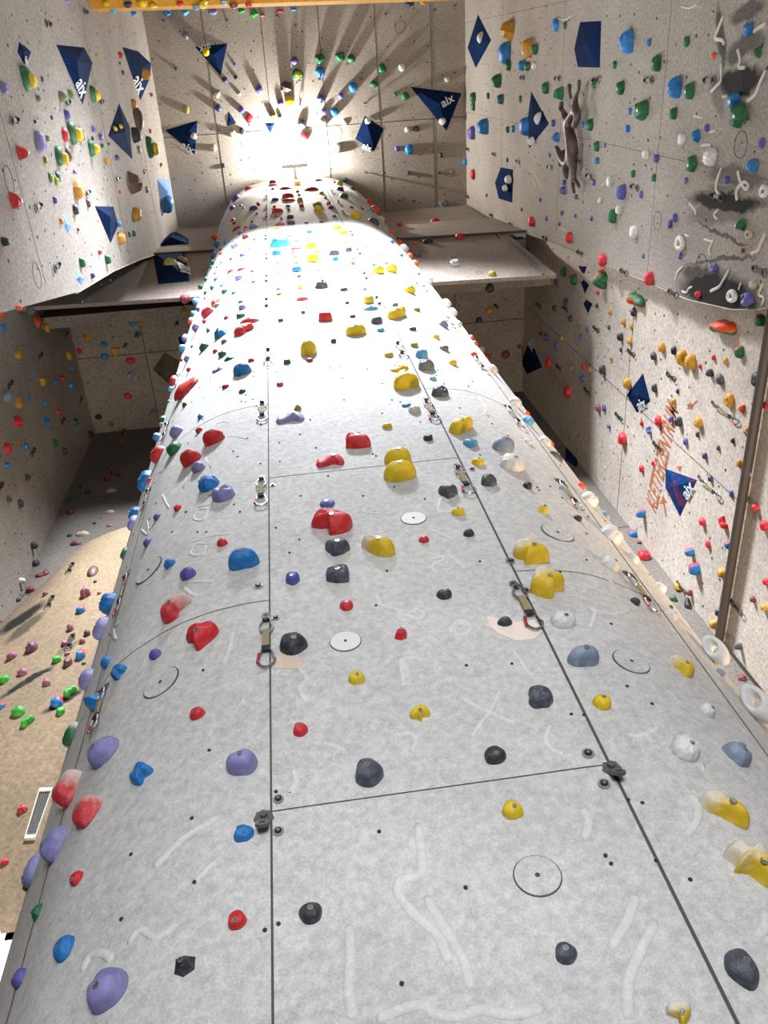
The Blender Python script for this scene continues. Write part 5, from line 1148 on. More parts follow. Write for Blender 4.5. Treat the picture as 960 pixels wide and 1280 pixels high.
(('yellow','d',1),0,(-.11,2.395,16.321),None,0,(.084,.082,.034)),
(('purple','d',3),2,(4.54,2.323,14.855),None,0,(.072,.067,.03)),
(('purple','d',3),2,(4.54,2.339,16.763),None,0,(.082,.078,.034)),
(('purple','d',3),2,(4.54,1.568,16.292),None,0,(.075,.072,.032)),
(('green','d',0),0,(-1.071,2.666,16.358),None,0,(.061,.061,.031)),
(('maroon','d',3),0,(-1.166,2.763,13.402),None,0,(.05,.05,.028)),
(('purple','d',3),0,(-1.065,2.661,14.909),None,0,(.057,.057,.029)),
(('green','d',1),0,(-1.447,3.177,10.539),None,0,(.039,.038,.026)),
(('black','d',3),4,(3.87,2.493,23),None,0,(.081,.077,.041)),
(('purple','d',2),4,(-.681,-.075,23),None,0,(.075,.069,.037)),
(('green','d',0),1,(-2.49,.896,15.831),None,0,(.051,.051,.035)),
(('maroon','d',3),1,(-2.49,1.62,12.647),None,0,(.043,.044,.029)),
(('black','d',2),9,(-2.766,5.464,10.711),(-.015,-.997,.07),0,(.044,.048,.026)),
(('pink','d',0),0,(.899,2.391,13.365),None,0,(.057,.057,.026)),
(('slate','d',0),0,(.912,2.391,17.054),None,0,(.073,.073,.034)),
(('black','d',3),0,(.401,2.393,16.629),None,0,(.072,.072,.035)),
(('yellow','d',2),0,(.667,2.393,17.195),None,0,(.077,.077,.036)),
(('olive','d',1),0,(.384,2.393,20.695),None,0,(.09,.09,.043)),
(('green','d',3),0,(-.136,2.395,21.417),None,0,(.093,.093,.046)),
(('pink','d',2),0,(-.539,2.422,14.916),None,0,(.063,.061,.027)),
(('yellow','d',3),0,(1.385,2.461,14.938),None,0,(.064,.064,.027)),
(('red','d',2),2,(4.54,2.668,17.949),None,0,(.076,.076,.038)),
(('red','d',0),2,(4.54,2.773,20.834),None,0,(.087,.087,.042)),
(('red','d',1),2,(4.54,2.566,15.631),None,0,(.068,.066,.033)),
(('maroon','d',2),8,(-3.356,6.5,16.248),None,0,(.073,.069,.033)),
(('black','d',0),8,(-3.628,6.5,14.311),None,0,(.063,.059,.028)),
(('pink','d',2),0,(.388,2.393,12.861),None,0,(.047,.049,.026)),
(('black','d',3),0,(.099,2.394,14.17),None,0,(.052,.054,.029)),
(('green','d',2),0,(1.56,2.543,18.676),None,0,(.067,.067,.031)),
(('brown','d',2),0,(.903,2.391,19.365),None,0,(.059,.061,.05)),
(('green','d',3),0,(.403,2.393,20.178),None,0,(.073,.075,.043)),
(('grey','d',1),0,(.137,2.394,18.227),None,0,(.066,.066,.036)),
(('red','d',3),0,(-.125,2.395,18.778),None,0,(.07,.071,.04)),
(('red','d',1),0,(-.109,2.395,17.595),None,0,(.064,.064,.035)),
(('red','d',0),0,(-.458,2.41,18.166),None,0,(.062,.062,.033)),
(('brown','d',2),0,(-.817,2.512,20.156),None,0,(.069,.069,.032)),
(('red','d',1),0,(-.648,2.448,17.01),None,0,(.06,.06,.028)),
(('red','d',3),0,(-.473,2.412,15.556),None,0,(.056,.056,.029)),
(('grey','d',1),0,(-.477,2.412,13.825),None,0,(.05,.05,.025)),
(('green','d',1),0,(1.636,2.588,12.481),None,0,(.043,.043,.021)),
(('blue','d',0),0,(1.333,2.444,13.686),None,0,(.049,.049,.025)),
(('green','d',3),1,(-2.49,-.191,18.426),None,0,(.056,.056,.033)),
(('red','d',2),1,(-2.49,1.604,16.014),None,0,(.053,.053,.029)),
(('teal','d',3),0,(-.012,2.395,17.272),None,0,(.05,.052,.035)),
(('black','d',0),0,(-.75,2.482,19.572),None,0,(.054,.054,.03)),
(('black','d',0),0,(-.537,2.421,17.372),None,0,(.047,.047,.03)),
(('grey','d',0),0,(1.568,2.547,12.846),None,0,(.036,.036,.02)),
]
D['qd'] = [
("steel quickdraw on tower's left seam, above large black rounded hold",'cQ',0,(-.291,2.397,5.087),None,.425),
("steel quickdraw on tower's left seam, right of large lavender pocketed hold",'cQ',0,(-.322,2.398,6.698),None,.436),
("steel quickdraw on tower's left seam, left of large lavender rail hold",'cQ',0,(-.321,2.398,8.141),None,.469),
("steel quickdraw on tower's left seam, right of large red horned hold",'cQ',0,(-.272,2.397,9.58),None,.5),
("steel quickdraw on tower's left seam, above medium chalky red flat hold",'cq',0,(-.286,2.397,11.558),None,.5),
("steel quickdraw on tower's left seam, below small blue angular hold",'cq',0,(-.284,2.397,12.8),None,.5),
("steel quickdraw on tower's left seam, left of small blue angular hold",'cq',0,(-.283,2.397,14.232),None,.5),
("steel quickdraw on tower's left seam, left of large blue angular hold",'cq',0,(-.295,2.398,15.748),None,.5),
("steel quickdraw on tower's left seam, above large blue angular hold, fourth from top",'cq',0,(-.28,2.397,17.987),None,.5),
("steel quickdraw on tower's left seam, above large blue angular hold, third from top",'cq',0,(-.279,2.397,18.996),None,.5),
("steel quickdraw on tower's left seam, above large blue angular hold, second from top",'cq',0,(-.278,2.397,20.369),None,.5),
("steel quickdraw on tower's left seam, above large blue angular hold, top from top",'cq',0,(-.277,2.397,21.678),None,.5),
("steel quickdraw on tower's right seam, left of large chalky yellow horned hold",'cQ',0,(.968,2.392,5.105),None,.417),
("steel quickdraw on tower's right seam, left of medium yellow rounded hold",'cQ',0,(.963,2.392,6.556),None,.449),
("steel quickdraw on tower's right seam, above medium white pocketed hold",'cQ',0,(.966,2.392,7.82),None,.5),
("steel quickdraw on tower's right seam, above large yellow rail hold",'cQ',0,(.958,2.392,9.387),None,.5),
("steel quickdraw on tower's right seam, right of small yellow rounded hold",'cq',0,(.964,2.392,11.162),None,.47),
("steel quickdraw on tower's right seam, left of medium yellow jug hold, fourth from top",'cq',0,(.957,2.392,12.432),None,.457),
("steel quickdraw on tower's right seam, right of medium dark grey angular hold",'cq',0,(1.028,2.394,14.016),None,.5),
("steel quickdraw on tower's right seam, below medium yellow jug hold",'cq',0,(1.054,2.396,15.48),None,.5),
("steel quickdraw on tower's right seam, left of medium yellow jug hold, third from top",'cq',0,(1.095,2.399,17.581),None,.5),
("steel quickdraw on tower's right seam, left of medium yellow jug hold, second from top",'cq',0,(1.108,2.4,18.919),None,.5),
("steel quickdraw on tower's right seam, left of medium yellow jug hold, top from top",'cq',0,(1.09,2.399,20.477),None,.5),
("steel quickdraw on tower's right seam, below small white rounded hold",'cq',0,(1.04,2.395,21.864),None,.5),
("steel quickdraw on tower's far left edge, below medium blue horned hold",'cQ',0,(-1.144,2.736,5.121),None,.35),
("steel quickdraw on tower's far left edge, below medium green rounded hold",'cQ',0,(-1.238,2.855,6.438),None,.5),
("steel quickdraw on tower's far left edge, below large blue ribbed hold",'cQ',0,(-1.268,2.894,7.759),None,.358),
("steel quickdraw on tower's far left edge, above medium lavender rounded hold",'cQ',0,(-1.262,2.885,9.154),None,.423),
("steel quickdraw on tower's far left edge, right of small red rounded hold",'cQ',0,(-1.322,2.969,10.851),None,.5),
("steel quickdraw on tower's right edge, below medium white rounded hold",'cQ',0,(1.703,2.629,5.425),None,.405),
("steel quickdraw on tower's right edge, below medium dark grey flat hold",'cQ',0,(1.679,2.614,6.61),None,.466),
("steel quickdraw on tower's right edge, left of medium white ribbed hold, lower one",'cQ',0,(1.685,2.618,8.058),None,.5),
("steel quickdraw on tower's right edge, left of medium white ribbed hold, upper one",'cQ',0,(1.735,2.651,9.52),None,.47),
("steel quickdraw on tower's right edge, above small blue-grey pocketed hold",'cq',0,(1.736,2.652,11.008),None,.5),
("steel quickdraw on tower's right edge, below small white rounded hold",'cq',0,(1.7,2.627,12.476),None,.5),
("empty bolt hanger on tower's left seam, near the bottom",'ch',0,(-.301,2.398,3.813),None,.5),
("empty bolt hanger on tower's right seam, near the bottom",'ch',0,(1.003,2.393,3.817),None,.5),
('dark quickdraw on right wall, below small blue rounded hold','w',2,(4.54,.438,18.226),None,.3),
('dark quickdraw on right wall, right of medium green rounded hold, upper one','w',2,(4.54,.428,16.174),None,.3),
('dark quickdraw on right wall, left of medium green rounded hold, upper one','w',2,(4.54,.428,14.423),None,.3),
('dark quickdraw on right wall, below medium green rounded hold, upper one','w',2,(4.54,.405,12.58),None,.3),
('dark quickdraw on right wall, right of medium green rounded hold, lower one','w',2,(4.54,.385,11.016),None,.3),
('dark quickdraw on ceiling, left of medium green pocketed hold','w',4,(4.279,.39,23),None,.2),
('dark quickdraw on right wall, below medium purple pocketed hold','w',2,(4.54,1.993,22.893),None,.3),
('dark quickdraw on right wall, below medium blue pocketed hold','w',2,(4.54,1.883,20.327),None,.3),
('dark quickdraw on right wall, below medium blue rounded hold','w',2,(4.54,1.848,18.402),None,.3),
('dark quickdraw on right wall, left of medium green rounded hold, lower one','w',2,(4.54,1.752,16.4),None,.3),
('dark quickdraw on right wall, left of medium white rounded hold','w',2,(4.54,1.687,14.475),None,.3),
('dark quickdraw on right wall, right of medium purple rounded hold','w',2,(4.54,1.63,12.746),None,.3),
('dark quickdraw on right wall, right of small grey pocketed hold, upper one','w',2,(4.54,3.062,22.941),None,.3),
('dark quickdraw on right wall, right of small grey pocketed hold, lower one','w',2,(4.54,3.135,20.523),None,.3),
('dark quickdraw on right wall, left of medium red rounded hold, upper one','w',2,(4.54,3.061,18.871),None,.3),
('dark quickdraw on right wall, left of medium red rounded hold, lower one','w',2,(4.54,2.926,16.544),None,.3),
('dark quickdraw on right wall, below medium red rounded hold','w',2,(4.54,2.826,14.691),None,.3),
('dark quickdraw on right wall, right of medium red rounded hold, upper one','w',2,(4.54,2.733,12.881),None,.3),
('dark quickdraw on right wall, right of medium red rounded hold, lower one','w',2,(4.54,2.657,11.33),None,.3),
('dark quickdraw on right wall, below medium green rounded hold, lower one','w',2,(4.54,1.461,10.556),None,.3),
('dark quickdraw on right wall, above medium purple pocketed hold','w',2,(4.54,2.009,9.525),None,.3),
('dark quickdraw on left wall, right of medium green-yellow round hold','w',1,(-2.49,.316,16.088),None,.3),
('dark quickdraw on left wall, left of large lavender pocketed hold','w',1,(-2.43,.312,10.892),None,.3),
('dark quickdraw on left wall, right of small dull green rounded hold','w',1,(-2.49,.248,13.703),None,.3),
('dark quickdraw on left wall, left of large brown angular hold','w',1,(-2.49,1.41,16.186),None,.3),
('dark quickdraw on left wall, right of medium ochre pocketed hold','w',1,(-2.49,1.316,13.77),None,.3),
('dark quickdraw on left wall, right of medium red angular hold','w',1,(-2.43,1.103,11),None,.3),
('dark quickdraw on left wall, right of small black rounded hold','w',1,(-2.43,1.729,11.171),None,.3),
('dark quickdraw on ceiling, below small blue pocketed hold','w',4,(-2.068,-.973,23),None,.2),
('dark quickdraw on ceiling, right of small yellow horned hold','w',4,(-.722,-.903,23),None,.2),
('dark quickdraw on ceiling, above small green rounded hold','w',4,(2.753,-.845,23),None,.2),
('dark quickdraw on ceiling, left of large ochre angular hold, lower one','w',4,(3.849,-.866,23),None,.2),
('dark quickdraw on ceiling, below medium green-yellow round hold','w',4,(.715,.345,23),None,.2),
('dark quickdraw on ceiling, below small blue rounded hold, upper one','w',4,(1.169,.339,23),None,.2),
('dark quickdraw on ceiling, right of small yellow rounded hold','w',4,(.681,.849,23),None,.2),
('dark quickdraw on ceiling, above small dark grey rounded hold','w',4,(1.162,.812,23),None,.2),
('dark quickdraw on ceiling, right of small white rounded hold','w',4,(2.091,2.367,23),None,.2),
('dark quickdraw on ceiling, right of small orange rounded hold','w',4,(2.868,3.058,23),None,.2),
('dark quickdraw on ceiling, left of small grey pocketed hold','w',4,(3.221,3.103,23),None,.2),
('dark quickdraw on ceiling, right of small blue rounded hold','w',4,(2.113,.394,23),None,.2),
('dark quickdraw on ceiling, below small blue rounded hold, lower one','w',4,(2.172,.891,23),None,.2),
('dark quickdraw on soffit, below small black rounded hold','w',5,(4.121,4.578,18.4),None,.3),
('dark quickdraw on left wall, above large green-yellow round hold','w',1,(-2.49,-.588,13.545),None,.3),
('dark quickdraw on left wall, left of small blue pocketed hold','w',1,(-2.49,-.84,16.188),None,.3),
('dark quickdraw on left wall, below small ochre rounded hold','w',1,(-2.49,.388,22.128),None,.3),
('dark quickdraw on left wall, below medium green-yellow round hold','w',1,(-2.49,1.738,21.754),None,.3),
('dark quickdraw on left wall, above large brown angular hold','w',1,(-2.49,1.608,19.189),None,.3),
('dark quickdraw on ceiling, left of small green pocketed hold','w',4,(.358,-.923,23),None,.2),
('dark quickdraw on ceiling, left of large ochre angular hold, upper one','w',4,(4.302,-.935,23),None,.2),
('dark quickdraw on lower right wall, left of medium orange-green rounded hold','d',7,(4.75,4.367,17.462),None,.3),
('dark quickdraw on lower right wall, below medium orange-green rounded hold','d',7,(4.75,4.022,15.905),None,.3),
('dark quickdraw on lower right wall, below large orange-green rail hold','d',7,(4.75,3.952,14.349),None,.3),
('dark quickdraw on lower right wall, above small ochre rounded hold','d',7,(4.75,3.895,12.906),None,.3),
('dark quickdraw on lower right wall, above medium red rounded hold, upper one','d',7,(4.75,5.165,16.123),None,.3),
('dark quickdraw on lower right wall, right of medium red rounded hold, upper one','d',7,(4.75,5.073,14.581),None,.3),
('dark quickdraw on lower right wall, above medium red rounded hold, lower one','d',7,(4.75,4.972,13.161),None,.3),
('dark quickdraw on lower right wall, below medium ochre rounded hold','d',7,(4.75,3.801,11.576),None,.3),
('dark quickdraw on lower right wall, right of medium red rounded hold, lower one','d',7,(4.75,4.857,11.764),None,.3),
('dark quickdraw on lower right wall, right of medium white rounded hold','d',7,(4.75,6.414,10.598),None,.3),
('dark quickdraw on lower right wall, right of medium dark grey angular hold','d',7,(4.794,5.881,9.35),None,.3),
('dark quickdraw on soffit, right of small ochre horned hold, lower one','d',5,(-3.333,4.686,18.4),None,.3),
('dark quickdraw on lower left wall, right of small ochre rounded hold','d',6,(-4.34,4.102,16.235),None,.3),
('dark quickdraw on lower left wall, above small blue-grey rounded hold','d',6,(-4.34,3.986,14.432),None,.3),
('dark quickdraw on lower left wall, left of small ochre angular hold','d',6,(-4.34,4.28,18.154),None,.3),
('dark quickdraw on lower left wall, below small ochre horned hold','d',6,(-4.34,5.573,18.07),None,.3),
('dark quickdraw on lower left wall, right of small red pocketed hold','d',6,(-4.34,5.427,16.569),None,.3),
('dark quickdraw on lower left wall, right of small red rounded hold','d',6,(-4.34,5.174,14.595),None,.3),
('dark quickdraw on soffit, right of small ochre horned hold, upper one','d',5,(-3.078,4.499,18.4),None,.3),
('dark quickdraw on soffit, below small olive angular hold','d',5,(-2.27,4.347,18.4),None,.3),
('dark quickdraw on lower left wall, below small red rounded hold','d',6,(-4.34,4.978,12.918),None,.3),
('dark quickdraw on tan wall, left of large brown flat hold','d',9,(-3.182,5.554,11.397),(-.168,-.982,.084),.3),
('dark quickdraw on tan wall, below medium dark red rail hold','d',9,(-3.236,5.49,10.538),(-.14,-.988,.071),.3),
('dark quickdraw on tan wall, above medium red-blue rounded hold','d',9,(-2.776,5.387,9.52),(-.002,-.999,.047),.3),
('long steel chain draw on lower right wall, left of medium ochre pocketed hold','l',7,(4.75,3.743,10.32),None,.64),
('long steel chain draw on lower right wall, above medium red horned hold','l',7,(4.75,4.748,10.401),None,.604),
]
D['vols'] = [
('a1',((-2.43,-.264,11.447),(-2.43,-.11,11.666),(-2.43,-.273,12.105),(-2.43,-.387,11.664)),(-2.399,-.275,11.664),(1,0,0),'small dark blue kite-shaped volume in the top left corner above a green and yellow hold',((-2.407,-.216,11.616),(-2.425,-.16,11.731),(.981,.183,.068)),'wall_left'),
('a2',((-2.49,.355,14.58),(-2.49,-.184,16.029),(-2.49,-.392,15.589),(-2.49,-.39,13.63)),(-2.368,-.195,14.116),(1,0,0),'leftmost of two long pointed dark blue volumes with white lettering on left wall',((-2.436,.017,14.254),(-2.445,.2,14.468),(.767,.504,-.396)),'wall_left'),
('a3',((-2.49,.48,20.283),(-2.49,.074,22.623),(-2.49,-.205,23.21),(-2.49,-.426,21.26),(-2.49,-.468,19.079)),(-2.308,-.106,19.863),(1,0,0),'long dark blue volume with an ochre hold on its right edge, beside the bay corner',((-2.461,.046,19.782),(-2.438,.298,20.145),(.74,.528,-.416)),'wall_left'),
('a4',((-2.49,.791,15.915),(-2.49,1.345,18.02),(-2.49,.787,18.409),(-2.49,.368,17.674)),(-2.367,.802,16.926),(1,0,0),'narrow dark blue kite volume with two small yellow holds on left wall',None,'wall_left'),
('a5',((-2.49,2.158,14.505),(-2.49,2.031,15.513),(-2.49,1.719,15.379),(-2.49,1.503,13.893)),(-2.401,1.744,14.414),(1,0,0),'scuffed dark blue volume low on left wall beside an ochre hold',None,'wall_left'),
('a6',((-2.49,1.465,11.917),(-2.49,1.616,12.187),(-2.49,1.557,12.49),(-2.49,1.313,12.129)),(-2.461,1.466,12.069),(1,0,0),'small pale-topped blue volume on the lower left wall near the panel joint',None,'wall_left'),
('a7',((-2.49,2.081,11.978),(-2.49,2.242,12.23),(-2.49,2.213,12.577),(-2.49,1.97,12.251)),(-2.461,2.081,12.156),(1,0,0),'lowest small blue volume at the bottom tip of the left wall',None,'wall_left'),
('c1',((-1.005,.196,23),(-.725,-.523,23),(-1.548,-.491,23)),(-1.102,-.292,22.938),(0,0,-1),'dark blue triangular volume with a yellow hold, upper left of the ceiling',((-1.151,-.469,22.989),(-1.403,-.406,22.974),(-.011,-.274,-.962)),'ceiling'),
('c2',((-1.824,1.764,23),(-1.622,.953,23),(-2.497,1.129,23)),(-1.96,1.264,22.934),(0,0,-1),'dark blue triangular volume with white lettering and a beige hold, beside the bay corner',((-2.105,1.472,22.995),(-1.858,1.641,22.984),(-.164,.173,-.971)),'ceiling'),
('c3',((-1.06,1.188,23),(-.759,1.123,23),(-.947,.781,23)),(-.928,1.042,22.972),(0,0,-1),'small dark blue triangular volume left of the glare on the ceiling',None,'ceiling'),
('c4',((-2.49,2.661,20.367),(-2.49,2.646,23),(-2.49,2.191,23.05),(-2.49,1.916,20.698)),(-2.323,2.211,20.786),(1,0,0),'pale grey and blue kite volume at the lower left end of the ceiling',None,'wall_left'),
('beamtop',((-2.577,3.079,19.583),(-1.919,3.082,19.575),(-2.014,3.15,20.641),(-2.692,3.305,23.125),(-2.71,3.155,20.795)),(-2.28,2.948,19.747),(.006,-.998,.064),'blue roof-shaped volume on the upper beam above the square one',None,'wall_end'),
('beamlow',((-2.194,3.121,16.215),(-1.649,3.119,16.236),(-1.945,3.036,18.825),(-2.605,3.035,18.939)),(-2.002,2.922,16.841),(-.003,-.999,-.032),'square dark blue volume with two olive holds on the beam',((-1.82,3.054,17.285),(-1.702,3.1,16.602),(.53,-.847,.034)),'wall_end'),
('c7',((-.066,1.438,23),(.118,1.129,23),(-.21,1.108,23)),(-.042,1.22,22.974),(0,0,-1),'smallest dark blue triangular volume, nearest the glare on the ceiling',None,'ceiling'),
('c8',((1.838,1.631,23),(2.346,1.977,23),(2.644,1.426,23),(2.141,1.072,23)),(2.238,1.504,22.943),(0,0,-1),'dark blue square volume right of the glare with a white hold on it',((2.055,1.766,22.998),(2.257,1.866,22.993),(-.096,.141,-.985)),'ceiling'),
('c9',((4.085,1.64,23),(4.499,.782,23),(3.175,.555,23)),(3.898,.993,22.907),(0,0,-1),'biggest dark blue triangular volume on the right half of the ceiling',((3.95,1.014,22.919),(4.244,.883,22.962),(.183,.088,-.979)),'ceiling'),
('r1',((4.54,-.109,22.884),(4.54,.336,21.985),(4.54,-.208,20.438),(4.54,-.753,21.729)),(4.423,-.199,21.267),(-1,0,0),'dark blue kite volume with a white hold in the top corner of the right wall',None,'wall_right'),
('r2',((4.54,.038,15.399),(4.54,.301,15.173),(4.54,.307,14.124),(4.54,-.32,14.181),(4.54,-.343,15.17)),(4.461,.007,14.485),(-1,0,0),'tall four-sided dark blue volume at the top of the right wall',None,'wall_right'),
('r3',((4.54,1.111,17.796),(4.54,1.63,17.644),(4.54,1.097,16.346),(4.54,.592,17.585)),(4.454,1.073,17.06),(-1,0,0),'dark blue pointed volume with two white holds, left of the sculpted figure',None,'wall_right'),
('r4',((4.54,2.443,20.243),(4.54,2.75,19.882),(4.54,2.677,18.645),(4.54,1.998,18.627),(4.54,2.058,19.701)),(4.447,2.325,18.978),(-1,0,0),'dark blue volume with two white holds low on the right wall',None,'wall_right'),
('s1',((4.75,5.942,18.633),(4.75,6.056,18.115),(4.75,5.499,16.954),(4.75,5.146,17.955)),(4.662,5.534,17.67),(-1,0,0),'dark blue volume with white lettering in the corner under the beam',((4.733,5.225,17.887),(4.735,5.321,17.594),(-.951,-.292,-.103)),'wall_hall_right'),
('s2',((4.75,4.595,12.913),(4.75,4.734,12.42),(4.75,4.346,11.939),(4.75,4.004,12.323)),(4.693,4.363,12.278),(-1,0,0),'dark blue kite volume beside an ochre hold on the lower right wall',((4.729,4.558,12.319),(4.738,4.412,12.088),(-.962,.212,-.171)),'wall_hall_right'),
('s3',((4.75,5.357,11.323),(4.75,5.565,10.74),(4.75,4.768,10.374),(4.75,5.065,11.394)),(4.684,5.082,10.847),(-1,0,0),'blue and red patterned volume with white lettering over the orange graffiti',((4.731,5.145,10.64),(4.736,4.909,10.507),(-.977,.09,-.195)),'wall_hall_right'),
('s4',((4.75,3.275,15.084),(4.75,3.271,14.888),(4.75,3.081,14.767),(4.75,3.186,15.341)),(4.722,3.173,14.958),(-1,0,0),'topmost of three small dark blue volumes just under the right wall edge',None,'wall_hall_right'),
('s5',((4.75,3.595,14.833),(4.75,3.349,14.607),(4.75,3.312,14.959),(4.75,3.417,15.141)),(4.722,3.41,14.835),(-1,0,0),'middle one of three small dark blue volumes just under the right wall edge',None,'wall_hall_right'),
('s6',((4.75,3.871,14.63),(4.75,3.595,14.414),(4.75,3.598,14.793),(4.75,3.733,14.968)),(4.721,3.675,14.635),(-1,0,0),'lowest of three small dark blue volumes just under the right wall edge',None,'wall_hall_right'),
('h1',((-2.321,5.113,18.4),(-2.063,4.805,18.4),(-2.005,4.549,18.4),(-2.347,4.615,18.4)),(-2.192,4.755,18.367),(0,0,-1),'dark blue volume half hidden behind the left side of the tower',None,'ceiling_hall'),
('t1',((4.536,6.5,14.832),(4.641,6.5,14.397),(4.841,6.5,14.86),(4.751,6.5,15.504)),(4.686,6.454,14.816),(0,-1,0),'dark blue volume half hidden behind the right side of the tower',None,'wall_hall_far'),
('rock',((-2.921,5.256,18.4),(-2.66,5.589,18.4),(-2.456,5.438,18.4),(-2.371,5.125,18.4),(-2.621,4.918,18.4)),(-2.606,5.255,18.295),(0,0,-1),'big dark brown rock-like volume beside the left side of the tower',None,'ceiling_hall'),
]
